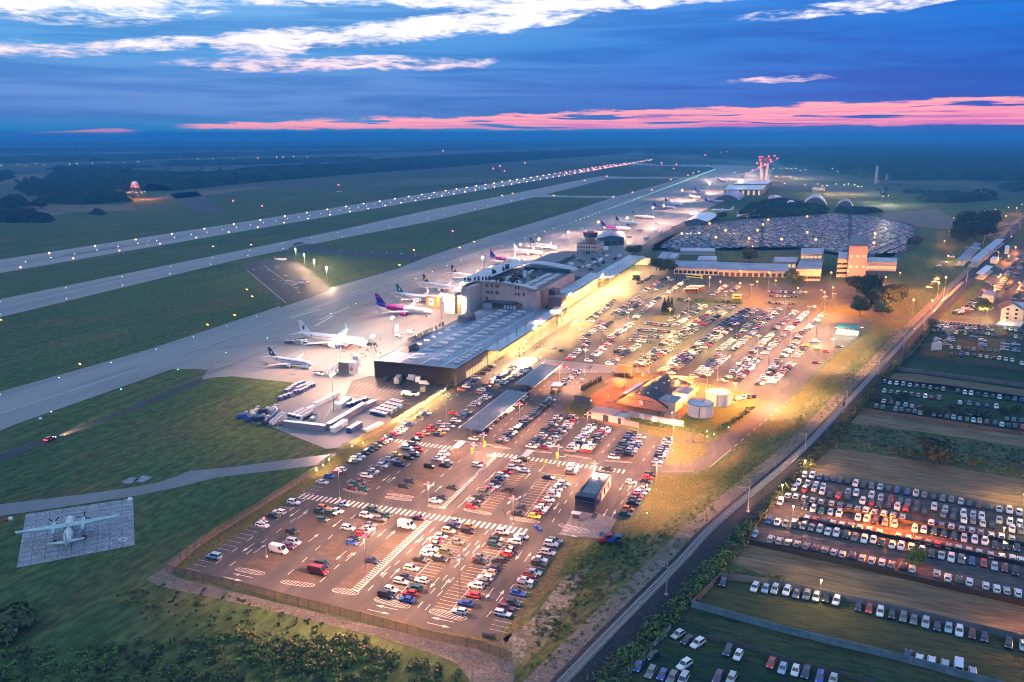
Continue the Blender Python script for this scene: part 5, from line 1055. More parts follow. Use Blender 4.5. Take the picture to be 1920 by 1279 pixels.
elist('the row along the stubble field', '1509,892,he 1523,893,uw 1537,896,hg 1550,898,hn 1563,900,hn 1575,902,en 1589,904,uk 1604,908,uw 1619,911,ek 1634,913,hg 1650,915,hl 1666,918,hk 1682,920,eb 1701,924,hb 1717,927,us 1733,930,hg 1750,933,hk 1767,936,eg 1783,938,hg 1801,942,hs 1817,946,hn 1835,949,hm 1852,952,hk 1873,956,ss 1892,958,uw 1910,962,ss')
elist('the roofs behind the dark netting', '1477,931,hw- 1492,933,uw- 1508,936,hs- 1524,939,hs- 1540,942,hl- 1559,945,hs- 1575,949,hg- 1592,952,hg- 1608,955,hs- 1623,958,uw- 1639,961,hl- 1657,965,uw- 1674,968,ue- 1692,970,hl- 1746,982,uw- 1765,986,hg- 1783,989,us- 1803,993,hs- 1822,996,hl- 1838,1000,hg- 1858,1005,es- 1877,1008,uw- 1897,1011,hs-')
elist('the roofs behind the dark hedge', '1513,973,hs- 1528,976,hm- 1547,979,ht- 1561,982,hl- 1578,985,hw- 1595,987,hs- 1611,991,us- 1629,995,hg- 1648,999,hw- 1684,1006,hs- 1703,1010,hw- 1721,1014,hg- 1740,1018,hg- 1758,1022,hr- 1778,1026,hg- 1797,1029,hl- 1816,1033,hs- 1836,1037,hl- 1857,1042,hs- 1878,1046,hs- 1898,1049,uw- 1914,1053,uw-')
crow('far', (1657, 718), (1930, 755), 22, RZE, .95, flip=.2); crow('far', (1658, 736), (1760, 749), 9, RZE, .95); crow('far', (1645, 753), (1723, 766), 7, RZE); crow('far', (1643, 765), (1930, 806), 24, RZE, .9); crow('far', (1800, 757), (1868, 765), 5, RZE); crow('far', (1820, 778), (1915, 792), 8, RZE, .9)
crow('far', (1760, 606), (1857, 614), 14, RZE, .95); crow('far', (1761, 613), (1860, 620), 14, RZE, .95); crow('far', (1763, 618), (1850, 628), 13, RZE, .9); crow('far', (1750, 622), (1810, 628), 8, RZE, .8); crow('far', (1843, 625), (1870, 632), 4, RZE)
crow('far', (1885, 618), (1925, 624), 5, RZE); crow('far', (1885, 628), (1925, 640), 5, RZE)
for (u, v0, v1, n) in [(1782, 629, 640, 4), (1757, 637, 642, 2), (1842, 636, 650, 5), (1824, 633, 634, 1), (1884, 641, 657, 4), (1905, 643, 660, 5), (1776, 642, 648, 2)]:
    for i in range(n): add_car(P(u + random.uniform(-1, 1), v0 + (v1 - v0) * i / max(1, n - 1)), RZB, random.choice('ehs'), random.choice('wskgl'), 'far', 0, '')
crow('far', (1783, 654), (1868, 660), 7, RZE, .9); crow('far', (1783, 667), (1800, 668), 2, RZE); crow('far', (1802, 664), (1826, 668), 3, RZE); crow('far', (1838, 670), (1885, 676), 5, RZE); crow('far', (1898, 678), (1915, 684), 2, RZE)
for i in range(8): crow('far', (1885 - i * 8.5, 470 + i * 15), (1898 - i * 9, 476 + i * 15), 4, RZE, .9, cols='wsgke')
for (p0, p1, n) in [((1868, 548), (1912, 478), 22), ((1885, 548), (1924, 484), 22), ((1900, 562), (1930, 520), 12), ((1908, 580), (1936, 545), 9), ((1812, 588), (1840, 560), 10), ((1800, 590), (1822, 566), 8), ((1790, 588), (1802, 584), 4), ((1755, 503), (1790, 480), 8), ((1760, 520), (1742, 540), 5)]:
    crow('far', p0, p1, n, RZB, .95)

# -- build: nearest 300 as things with parts, everything beyond them as one mass
TPL = {k: car_parts(k) for k in KIND}
MESH = {}
for k, (bd, ws, rw, sl_, sr, wh, hl, tl) in TPL.items():
    nm = KIND[k][0].replace(' ', '_').lower()
    MESH[k] = dict(body=bd.mesh('car_body', CM['w']), windscreen=ws.mesh('windscreen', M_GLASS), rear=rw.mesh('rear_window', M_GLASS), sl=sl_.mesh('side_window', M_GLASS), sr=sr.mesh('side_window', M_GLASS),
                   wheels=[(p, m.mesh('wheel', M_TYRE)) for p, m in wh], hl=[m.mesh('headlight', M_HEAD) for m in hl], tl=[m.mesh('tail_light', M_TAIL) for m in tl])
CARSPEC = [c for c in CARSPEC if -20 < px((c[0].x, c[0].y, 1))[0] < 1945 and px((c[0].x, c[0].y, 1))[1] < 1292]
CARSPEC.sort(key=lambda c: (c[0] - Vector((0, 0, HC))).length)
near, rest_ = CARSPEC[:300], CARSPEC[300:]
NAMEOF = dict(h='hatchback', s='saloon_car', e='estate_car', u='suv_car', m='minivan', v='panel_van')
SEEN = {}; ORDER = {}
for c_ in sorted(near, key=lambda c: c[7]): ORDER[c_[7]] = SEEN.setdefault(c_[4], 0); SEEN[c_[4]] += 1
for (p, rz, k, c, row, i, end, idx) in near:
    lab = f"{PAINT[c][0]} {KIND[k][0]}, {ordn(ORDER[idx])} from the {end} in {row}"
    if len(lab.split()) > 16: lab = lab.replace(' from the ', ' from ', 1)
    if len(lab.split()) > 16: lab = lab.replace('estate car', 'estate')
    if len(lab.split()) > 16: lab = lab.replace(' in the ', ' in ', 1)
    if row == 'far': print('FAR IN NEAR', px(p))
    t = thing(NAMEOF[k], lab, 'van' if k == 'v' else 'car', (p.x, p.y, .065), rz, 'cars parked in ' + row)
    M = MESH[k]; b = link('car_body', M['body'], t); b.material_slots[0].link = 'OBJECT'; b.material_slots[0].material = CM[c]
    link('windscreen', M['windscreen'], t); link('rear_window', M['rear'], t); link('side_window', M['sl'], t); link('side_window', M['sr'], t)
    for wp, wm in M['wheels']: link('wheel', wm, t, wp)
    for m_ in M['hl']: link('headlight', m_, t)
    for m_ in M['tl']: link('tail_light', m_, t)
keys = list(PAINT); fm = [CM[k] for k in keys] + [M_GLASS, M_TYRE]
FV, FF, FMI, off = [], [], [], 0
LOW = {}
for k, (bd, ws, rw, sl_, sr, wh, hl, tl) in TPL.items():
    lo = MB().add(bd); g0 = len(lo.f)
    for w_ in (ws, rw, sl_, sr): lo.add(w_, mo=1)
    nm, L, Wd, H = KIND[k][:4]; lo.box((0, 0, .02), (L * .86, Wd * .96, .3), mi=2)
    LOW[k] = (np.array(lo.v), lo.f, np.array(lo.m))
for (p, rz, k, c, row, i, end, idx) in rest_:
    v, f, m_ = LOW[k]; ca, sa = cos(rz), sin(rz)
    FV.append(np.stack([v[:, 0] * ca - v[:, 1] * sa + p.x, v[:, 0] * sa + v[:, 1] * ca + p.y, v[:, 2] + .065], 1))
    FF += [tuple(a + off for a in q_) for q_ in f]; off += len(v)
    FMI.append(np.where(m_ == 0, keys.index(c), len(keys) - 1 + m_))
me = bpy.data.meshes.new('parked_cars'); me.from_pydata(np.concatenate(FV).tolist(), [], FF)
for m_ in fm: me.materials.append(m_)
me.polygons.foreach_set('material_index', np.concatenate(FMI).astype(np.int32)); me.update()
tag(link('parked_cars', me), 'mass of parked cars filling the far rows of the lots', 'cars', kind='stuff')
print('cars', len(near), len(rest_))
# ================================================================== AIRCRAFT
M_PW = mat('aircraft_white', (.72, .72, .73), .3, coat=.4); M_PNAVY = mat('aircraft_navy', (.012, .018, .075), .3, coat=.4); M_PMAG = mat('aircraft_magenta', (.50, .02, .26), .3, coat=.4); M_PPUR = mat('aircraft_indigo', (.035, .03, .30), .3, coat=.4)
M_PGRY = mat('aircraft_wing_grey', (.42, .43, .45), .35, .2); M_PYEL = mat('aircraft_yellow', (.80, .50, .03), .4); M_PTEAL = mat('aircraft_teal', (.01, .16, .14), .35); M_PBLK = mat('aircraft_dark_navy', (.012, .014, .035), .35); M_PGOLD = mat('aircraft_gold', (.45, .30, .05), .35); M_PLB = mat('aircraft_pale_blue', (.25, .50, .62), .35); M_FAN = mat('fan_dark', (.02, .02, .022), .4, .5)
def airliner(label, nose, tail, L=None, span=None, fin=M_PW, fin_top=None, rear=M_PW, rear_at=.60, tailc=M_PW, tail_at=.85, eng=M_PW, belly=M_PW, mark=None, winglet=None, z=3.6, turn=None, stripe=None, group='airliners parked nose-in along the apron'):
    a, b = P(*nose, z), P(*tail, z); d = a - b; L = L or d.length; rz = atan2(d.y, d.x) if turn is None else turn
    R = L * .0485; zc = R * 1.75; span = span or L * .88
    c = (a + b) / 2; a = c + Vector((cos(rz), sin(rz), 0)) * L / 2
    t = thing('airliner', label, 'airliner', (a.x, a.y, .085), rz, group)
    sec = [(0, .02, -.25), (.006, .25, -.22), (.02, .50, -.14), (.045, .76, -.06), (.08, .93, -.01), (.12, 1, 0), (.35, 1, 0), (.5, 1, 0), (rear_at, 1, 0), (.70, .98, .02), (.78, .87, .12), (tail_at, .70, .26), (.91, .47, .43), (.965, .27, .58), (1, .10, .66)]
    sec.sort(); n = 14; rings = [[(-f * L, R * r * cos(2 * pi * i / n + pi / n), zc + R * dz + R * r * sin(2 * pi * i / n + pi / n)) for i in range(n)][::-1] for f, r, dz in sec]
    mis = [0 if f < rear_at else (1 if f < tail_at else 2) for f, _, _ in sec][:-1]
    obj('fuselage', MB().loft(rings, mis=mis), [M_PW, rear, tailc], t, smooth=True)
    obj('belly_fairing', MB().box((-.45 * L, 0, zc - R * 1.12), (.20 * L, R * 1.7, R * .7), ty=.9, tx=.8), belly, t)
    for s in (-1, 1):
        S = span / 2; x0, x1, x2, x3 = -.36 * L, -.545 * L, -.62 * L, -.575 * L; zr, zt = zc - R * .62, zc - R * .62 + S * .095; th = R * .22
        rt_, tp = [(x0, s * R * .7), (x1, s * R * .7)], [(x3, s * S), (x2, s * S)]
        w = MB().loft([[(x0, s * R * .6, zr), (x1, s * R * .6, zr), (x1, s * R * .6, zr + th * .4), ((x0 * .7 + x1 * .3), s * R * .6, zr + th)], [(x3, s * S, zt), (x2, s * S, zt), (x2, s * S, zt + .1), (x3 * .7 + x2 * .3, s * S, zt + .18)]])
        wo_ = obj('wing', w, M_PGRY, t)
        obj('winglet', MB().loft([[(x3, s * S, zt), (x2, s * S, zt), (x2, s * S, zt + .12), (x3, s * S, zt + .12)], [(x2 + .2, s * (S + .5), zt + L * .062), (x2 - .9, s * (S + .5), zt + L * .062), (x2 - .9, s * (S + .62), zt + L * .062), (x2 + .2, s * (S + .62), zt + L * .062)]]), winglet or M_PW, wo_)
        hx, hs, hz = -.90 * L, span * .20, zc + R * .55
        obj('tailplane', MB().loft([[(hx, s * R * .3, hz), (hx - .085 * L, s * R * .3, hz), (hx - .085 * L, s * R * .3, hz + .2), (hx, s * R * .3, hz + .3)], [(hx - .075 * L, s * hs, hz + .5), (hx - .115 * L, s * hs, hz + .5), (hx - .115 * L, s * hs, hz + .58), (hx - .075 * L, s * hs, hz + .6)]]), M_PGRY if tailc is M_PW else tailc, t)
        ex, ey, ez, er = -.385 * L, s * span * .165, zc - R * 1.02, R * .52
        e = obj('engine', MB().loft([[(ex + dx, ey + er * r * cos(2 * pi * i / 12), ez + er * r * sin(2 * pi * i / 12)) for i in range(12)][::-1] for dx, r in ((.035 * L, .9), (.03 * L, 1.0), (-.03 * L, .98), (-.06 * L, .66), (-.075 * L, .4))]), eng, t, smooth=True)
        obj('fan', MB().tube((ex + .03 * L, ey, ez), (ex + .0353 * L, ey, ez), er * .82, n=12), M_FAN, e); obj('pylon', MB().box((ex - .04 * L, ey, ez + er * .8), (.08 * L, .35, er * .75)), M_PW, e)
        g = obj('landing_gear', MB().tube((-.5 * L, s * R * 1.35, zc - R * .8), (-.5 * L, s * R * 1.35, .5), .16, n=6), M_STEEL, t)
        for dy in (-.35, .35): obj('wheel', MB().tube((-.5 * L, s * R * 1.35 + dy - .16, .52), (-.5 * L, s * R * 1.35 + dy + .16, .52), .52, n=10), M_TYRE, g)
    g = obj('landing_gear', MB().tube((-.10 * L, 0, zc - R * .7), (-.10 * L, 0, .4), .13, n=6), M_STEEL, t)
    for dy in (-.22, .22): obj('wheel', MB().tube((-.10 * L, dy - .1, .38), (-.10 * L, dy + .1, .38), .38, n=10), M_TYRE, g)
    fx0, fx1, fz0 = -.795 * L, -.965 * L, zc + R * .62; fh = L * .155; tx0, tx1 = -.945 * L, -1.005 * L
    mid = .62
    def fring(q_, th): 
        x0_, x1_ = fx0 + (tx0 - fx0) * q_, fx1 + (tx1 - fx1) * q_; return [(x0_, 0, fz0 + fh * q_), ((x0_ + x1_) / 2, -th, fz0 + fh * q_), (x1_, 0, fz0 + fh * q_), ((x0_ + x1_) / 2, th, fz0 + fh * q_)]
    obj('fin', MB().loft([fring(-.02, .30), fring(mid, .18), fring(1, .09)][::1], mis=[0, 1]), [fin, fin_top or fin], t)
    if mark:
        col, kind = mark
        for s in (-1, 1):
            cx_, cz_ = -.915 * L, fz0 + fh * .46; r_ = fh * .24; y_ = s * .30; mb = MB()
            if kind == 'harp': pts = [(-.9, -.7), (.1, -1.0), (.95, -.3), (.75, .7), (.1, .95), (-.6, .6), (-.3, .1)]
            elif kind == 'star': pts = [((1 if k % 2 else .45) * cos(k * pi / 5 + .3), (1 if k % 2 else .45) * sin(k * pi / 5 + .3)) for k in range(10)]
            else: pts = [(-.3, -1), (.5, -.2), (.1, .1), (.6, .9), (-.2, .6), (-.6, -.1)]
            f = [(cx_ + p[0] * r_, y_, cz_ + p[1] * r_) for p in pts]
            mb.face(f if s < 0 else f[::-1]); obj('fin_emblem', mb, col, t)
    for s in (-1, 1):
        wm = MB(); k = .15
        while k < .80:
            if not .45 < k < .0: wm.box((-k * L, s * R * .985, zc + R * .22), (.32, .09, .38))
            k += .0155
        o = obj('cabin_window', wm, M_WIN, t); tag(o, kind='stuff')
        for f in (.125, .775): obj('door', MB().box((-f * L, s * R * .985 * (1 if f < .5 else .9), zc - R * .25 + (0 if f < .5 else R * .12)), (.9, .1, R * .95)), M_PGRY, t)
        if stripe: 
            for j in range(5): obj('title_letter', MB().box((-(rear_at + .03 + j * .022) * L, s * R * .93, zc + R * .42), (.6, .1, .9 + .2 * (j % 2))), M_PW, t)
    obj('windscreen', MB().loft([[(-.030 * L, -R * .52, zc + R * .22), (-.030 * L, R * .52, zc + R * .22), (-.044 * L, R * .66, zc + R * .52), (-.044 * L, -R * .66, zc + R * .52)], [(-.026 * L, -R * .50, zc + R * .24), (-.026 * L, R * .50, zc + R * .24), (-.041 * L, R * .62, zc + R * .56), (-.041 * L, -R * .62, zc + R * .56)]]), M_WIN, t)
    return t
harp = (M_PYEL, 'harp')
airliner('white airliner with dark navy fin and pale star emblem, nearest the grass', (586.5, 680), (503, 667), L=31, fin=M_PBLK, mark=(M_PLB, 'star'))
airliner('large plain white airliner with pale blue winglets and loading carts around', (687.5, 641), (561, 627), L=48, span=44, winglet=M_PLB, mark=(M_PPUR, 'bird'), z=4.2)
WZ = dict(fin=M_PPUR, fin_top=M_PMAG, rear=M_PMAG, rear_at=.47, tailc=M_PPUR, tail_at=.80, eng=M_PMAG, stripe=True)
airliner('white and magenta airliner with indigo fin, nearest the terminal wall', (813, 586), (702, 574), L=47, **WZ)
airliner('white airliner with teal fin partly behind the orange boarding stair', (828, 562), (740, 551), L=41, fin=M_PTEAL, mark=(M_PW, 'bird'))
airliner('white airliner with navy fin and yellow emblem, behind the teal-finned one', (867, 542), (787, 530), L=40, fin=M_PNAVY, mark=harp)
airliner('white airliner with navy and yellow fin hidden behind the terminal roof', (917, 522), (841, 512), L=40, fin=M_PNAVY, mark=harp)
airliner('magenta and white airliner just beyond the arched terminal roof', (984, 491), (915, 482.5), L=43, **WZ)
airliner('all white airliner beside the floodlight before the control tower', (1024, 474), (957, 468), L=38)
airliner('white airliner with navy fin nearest the control tower', (1048, 464), (990, 457), L=40, fin=M_PNAVY, mark=harp)
airliner('white airliner half hidden behind the control tower', (1150, 447), (1087, 440), L=48)
airliner('magenta and white airliner right of the control tower', (1186, 429), (1123, 424.5), L=45, **WZ)
airliner('navy finned airliner behind the magenta one right of the tower', (1201, 420), (1148, 414.5), L=40, fin=M_PBLK, belly=M_PNAVY)
airliner('airliner with yellow and navy fin and a dark belly cart line', (1232, 407.5), (1181, 404), L=38, fin=M_PNAVY, mark=harp, tailc=M_PGOLD)
airliner('purple finned magenta airliner in the middle of the far apron', (1266, 390), (1223, 387), L=44, **WZ)
airliner('white airliner behind the purple finned one', (1284, 383), (1241, 379), L=42, fin=M_PNAVY)
airliner('dark purple bodied airliner on the far apron beside the round hangar', (1334, 362), (1291, 356.5), L=46, **dict(WZ, rear=M_PPUR, rear_at=.4))
airliner('white airliner in front of the dark purple one', (1322, 371), (1283, 366), L=42)
airliner('white airliner left of the round roofed hangar', (1286, 384.5), (1248, 380), L=40)
airliner('small gold finned airliner at the far end of the apron', (1334, 345), (1315, 340), L=30, fin=M_PGOLD, tailc=M_PGOLD)
airliner('pale purple finned airliner under the new tower', (1370, 341), (1339, 338), L=44, **WZ)
airliner('magenta tail airliner close against the round hangar', (1350, 377), (1328, 377), L=35, **WZ)
airliner('old pale airliner standing on the grass behind the car mass', (1335, 394), (1375, 394), L=36, group='disused airliners beyond the fence')
airliner('old airframe glowing orange under a lamp beside the car mass', (1376, 406), (1420, 402), L=44, group='disused airliners beyond the fence', fin=mat('painted_lamp_glow', (.5, .16, .05), .5), rear=MATS['painted_lamp_glow'], rear_at=.2, tailc=MATS['painted_lamp_glow'])  # the lamp's orange light is put into the body and fin colour
# small red and white propeller aircraft on the dark stands
def lightplane(lb, u, v, turn):
    t = thing('light_aircraft', lb, 'light aircraft', P(u, v), turn); M_R = mat('aircraft_red', (.5, .05, .04), .35)
    obj('fuselage', MB().loft([[(x, r * cos(k * pi / 4), 1.6 + r * sin(k * pi / 4)) for k in range(8)][::-1] for x, r in ((6, .2), (5, .8), (2, 1.1), (-2, 1.0), (-6, .35))]), M_PW, t); obj('fin', MB().loft([[(-4.6, -.1, 1.9), (-6.2, -.1, 1.9), (-6.2, .1, 1.9), (-4.6, .1, 1.9)], [(-6, -.06, 4.2), (-6.8, -.06, 4.2), (-6.8, .06, 4.2), (-6, .06, 4.2)]]), M_R, t)
    for s in (-1, 1): obj('wing', MB().loft([[(1.5, s * .5, 1.1), (-.9, s * .5, 1.1), (-.9, s * .5, 1.35), (1.5, s * .5, 1.35)], [(.6, s * 7.5, 1.6), (-.8, s * 7.5, 1.6), (-.8, s * 7.5, 1.7), (.6, s * 7.5, 1.7)]]), M_PW, t); obj('tailplane', MB().box((-5.7, s * 1.4, 2), (1.2, 2.4, .12)), M_R, t); obj('wheel', MB().tube((.2, s * 1.2 - .1, .35), (.2, s * 1.2 + .1, .35), .35, n=8), M_TYRE, t)
    obj('propeller', MB().box((6.1, 0, .6), (.1, .2, 2.2)), M_DARK, t); obj('canopy', MB().box((1.8, 0, 2.3), (2.4, 1.3, .6), tx=.7, ty=.7), M_WIN, t)
lightplane('small red tailed propeller aircraft on the dark stands', 566, 533, RZB + 2.6); lightplane('red and white light aircraft at the far edge of the dark stands', 527, 489, RZB + .3); lightplane('small white aircraft on the far grass', 636, 361, .4)
# --- old twin turboprop on its concrete pad
pc = [P(48, 965), P(250, 935), P(253, 1023), P(31, 1066)]
pad = tag(obj('concrete_pad', MB().face([(p.x, p.y, .07) for p in (pc[3], pc[2], pc[1], pc[0])]), M_DIRT), kind='structure')
M_SLAB = ground_mat('slab_concrete', (.30, .31, .33), (.24, .25, .27), (.20, .20, .215), .15, .4, 2.0, bump=.1)
nx_, ny_ = 9, 12
for i in range(nx_):
    for j in range(ny_):
        f = lambda a, b: (pc[3] * (1 - a) + pc[2] * a) * (1 - b) + (pc[0] * (1 - a) + pc[1] * a) * b
        e = .006; q_ = [f((i + e * 2) / nx_, (j + e * 3) / ny_), f((i + 1 - e * 2) / nx_, (j + e * 3) / ny_), f((i + 1 - e * 2) / nx_, (j + 1 - e * 3) / ny_), f((i + e * 2) / nx_, (j + 1 - e * 3) / ny_)]
        q_ = [f((i + .02) / nx_, (j + .035) / ny_), f((i + .98) / nx_, (j + .035) / ny_), f((i + .98) / nx_, (j + .965) / ny_), f((i + .02) / nx_, (j + .965) / ny_)]
        z_ = .16 + random.uniform(0, .03); obj('slab', MB().prism([(p.x, p.y) for p in q_], .05, z_), M_SLAB, pad)
wl_, wr_ = P(28, 998, 5.4), P(223, 966, 5.4); wd = (wr_ - wl_).normalized(); span = (wr_ - wl_).length; ctr = (wl_ + wr_) / 2; fwd = Vector((-wd.y, wd.x, 0))
M_AN = mat('faded_mint_paint', (.34, .46, .44), .6, var=.15, scale=.6); M_ANT = mat('faded_teal_paint', (.10, .24, .23), .6, var=.15, scale=.6); M_ANW = mat('faded_white_paint', (.50, .53, .52), .6, var=.12, scale=.8)
an = thing('turboprop_aircraft', 'old mint green twin turboprop with high wing on concrete slabs', 'aircraft', (ctr.x, ctr.y, .18), atan2(fwd.y, fwd.x))
RA = 1.42
obj('fuselage', MB().loft([[(x, RA * r * cos(k * pi / 7), 3.0 + dz + RA * r * 1.08 * sin(k * pi / 7)) for k in range(14)][::-1] for x, r, dz in ((10.3, .12, -.3), (10.0, .45, -.25), (9.2, .75, -.1), (7.6, .97, 0), (5, 1, 0), (-3.5, 1, 0), (-6.5, .85, .25), (-9.5, .55, .75), (-12.2, .25, 1.1), (-13.2, .08, 1.2))]), M_ANW, an, smooth=True)
obj('windscreen', MB().box((9.0, 0, 3.65), (.9, 1.5, .55), tx=.6, ty=.75), M_WIN, an)
for s in (-1, 1):
    S = span / 2
    w = obj('wing', MB().loft([[(1.6, s * .3, 4.75), (-1.5, s * .3, 4.75), (-1.5, s * .3, 4.9), (.9, s * .3, 5.15)], [(1.5, s * S * .35, 4.85), (-1.4, s * S * .35, 4.85), (-1.4, s * S * .35, 5.0), (.8, s * S * .35, 5.2)], [(.55, s * S, 5.2), (-.65, s * S, 5.2), (-.65, s * S, 5.28), (.3, s * S, 5.36)]]), M_AN, an)
    obj('flap', MB().loft([[(-1.5, s * 1.4, 4.70), (-2.2, s * 1.4, 4.45), (-2.2, s * 1.4, 4.52), (-1.5, s * 1.4, 4.86)], [(-.75, s * S * .97, 5.16), (-1.15, s * S * .97, 5.05), (-1.15, s * S * .97, 5.1), (-.75, s * S * .97, 5.24)]]), M_ANT, w)
    ey = s * 4.0
    e = obj('engine', MB().loft([[(x, ey + r * cos(k * pi / 5), 4.35 + r * 1.1 * sin(k * pi / 5)) for k in range(10)][::-1] for x, r in ((4.4, .28), (4.1, .55), (2.6, .68), (-1.5, .66), (-4.0, .30))]), M_AN, an, smooth=True)
    obj('spinner', MB().tube((4.4, ey, 4.35), (5.1, ey, 4.35), .30, .05, 8), M_ANW, e)
    for k in range(4):
        a = k * pi / 2 + .5 + s * .2; obj('propeller_blade', MB().loft([[(4.62, ey + .2 * cos(a) - .12 * sin(a), 4.35 + .2 * sin(a) + .12 * cos(a)), (4.82, ey + .2 * cos(a) + .12 * sin(a), 4.35 + .2 * sin(a) - .12 * cos(a)), (4.86, ey + .2 * cos(a) + .1 * sin(a), 4.35 + .2 * sin(a) - .1 * cos(a)), (4.66, ey + .2 * cos(a) - .1 * sin(a), 4.35 + .2 * sin(a) + .1 * cos(a))], [(4.68, ey + 1.95 * cos(a) - .18 * sin(a), 4.35 + 1.95 * sin(a) + .18 * cos(a)), (4.76, ey + 1.95 * cos(a) + .18 * sin(a), 4.35 + 1.95 * sin(a) - .18 * cos(a)), (4.80, ey + 1.95 * cos(a) + .18 * sin(a), 4.35 + 1.95 * sin(a) - .18 * cos(a)), (4.72, ey + 1.95 * cos(a) - .18 * sin(a), 4.35 + 1.95 * sin(a) + .18 * cos(a))]]), M_FAN, e)
    g = obj('landing_gear', MB().tube((-1.6, ey, 3.9), (-1.2, ey, .5), .14, n=6).tube((-2.8, ey, 3.8), (-1.3, ey, 1.2), .08, n=5), M_STEEL, an)
    for dy in (-.32, .32): obj('wheel', MB().tube((-1.2, ey + dy - .17, .52), (-1.2, ey + dy + .17, .52), .52, n=12), M_TYRE, g)
    obj('tailplane', MB().loft([[(-10.4, s * .2, 4.35), (-12.4, s * .2, 4.35), (-12.4, s * .2, 4.45), (-10.6, s * .2, 4.6)], [(-11.3, s * 4.9, 4.9), (-12.2, s * 4.9, 4.9), (-12.2, s * 4.9, 4.96), (-11.4, s * 4.9, 5.0)]]), M_AN, an)
    for k in range(7): obj('window', MB().tube((6.2 - k * 1.3, s * 1.34, 3.35), (6.2 - k * 1.3, s * 1.43, 3.35), .22, n=8), M_WIN, an)
obj('fin', MB().loft([[(-9.2, -.12, 3.9), (-12.9, -.12, 4.2), (-12.9, .12, 4.2), (-9.2, .12, 3.9)], [(-11.9, -.05, 8.3), (-13.2, -.05, 8.3), (-13.2, .05, 8.3), (-11.9, .05, 8.3)]]), M_ANW, an)
g = obj('landing_gear', MB().tube((7.6, 0, 2), (7.7, 0, .4), .1, n=6), M_STEEL, an); obj('wheel', MB().tube((7.7, -.25, .38), (7.7, .25, .38), .38, n=10), M_TYRE, g)
# ================================================================== LAMPS
M_POLE = mat('lamp_pole', (.30, .30, .31), .5, .5)
DARKP = M_POLE
POLE = MB().tube((0, 0, 0), (0, 0, 1), .13, .08, 6).mesh('pole', M_POLE); HEADM = MB().box((-.9, 0, -.1), (1.3, .5, .22)).box((.9, 0, -.1), (1.3, .5, .22)).mesh('lamp_head', M_POLE)
GLOWW = MB().box((-.9, 0, -.16), (1.1, .42, .06)).box((.9, 0, -.16), (1.1, .42, .06)).mesh('lamp_glass', M_WHL); BEAC = MB().sphere((0, 0, 0), .34).mesh('red_beacon', M_REDL); FOOT = MB().box((0, 0, 0), (.6, .6, .7)).mesh('pole_foot', M_CONCW)
WARM, ROSE, ORA, YEL, COOL = (1, .48, .21), (1, .42, .22), (1, .28, .04), (1, .54, .15), (1, .86, .66)
def lamppost(lb, u, vb, vt, watts, col=ROSE, red=True, size=158, rz=None, h=None):
    p = P(u, vb); h = h or max(5.0, min(20, hp(u, vb, vt)))
    t = thing('lamp_post', lb, 'lamp post', p, RZB if rz is None else rz, 'lamp posts of the car parks and roads')
    o = link('pole', POLE, t); o.scale = (1, 1, h); link('lamp_head', HEADM, t, (0, 0, h)); link('lamp_glass', GLOWW, t, (0, 0, h)); link('pole_foot', FOOT, t)
    if red: link('red_beacon', BEAC, t, (0, 0, h + .5))
    lamp(t, 0, watts * (h / 12) ** 2, col, 'SPOT', .5, size, (0, 0, h - .4)); return t
K = 7200
for lb, u, vb, vt, w in [('lamp post beside the hatched walkway end nearest the fence', 686, 1092, 1008, 1.6), ('lamp post between the two nearest double rows', 862, 1128, 1045, .6), ('lamp post at the first crossing beside the kerb tip', 804, 968, 908, 1.9), ('lamp post beside the three parked vans', 500, 1046, 975, .25),
        ('lamp post in the bays left of the kiosk row', 962, 985, 934, 1.2), ('lamp post beside the blue car along the left edge', 637, 936, 882, .35), ('lamp post at the long row by the lit fence', 757, 820, 792, 1.2), ('lamp post by the pale lane behind the second crossing', 837, 802, 742, .9),
        ('lamp post at the near end of the long solar canopy', 907, 838, 815, 1.5), ('lamp post right of the long solar canopy', 974, 788, 757, 1.8), ('lamp post in front of the grey gatehouse', 1101, 815, 777, 1.2), ('lamp post at the near end of the two rows by the gatehouse', 1047, 875, 837, 1.6),
        ('lamp post with sign at the second crossing near the shelter', 889, 872, 833, 1.4), ('lamp post beside the road south of the lit lawn', 1261, 832, 792, 3.6), ('lamp post at the yellow verge edge', 1229, 920, 872, 1.9), ('lamp post at the far row of the terminal lane', 925, 705, 683, 1.0),
        ('lamp post right of the far solar canopy', 1049, 717, 691, 1.6), ('lamp post on the kerb lane by the crowd', 985, 660, 640, 1.2), ('lamp post at the corner of the far lot', 1097, 699, 655, 1.5), ('lamp post by the red car of the far lot', 1130, 640, 606, 1.0), ('lamp post at the near lot end beside the pay building', 1114, 905, 868, 1.6)]:
    lamppost(lb, u, vb, vt, w * K)
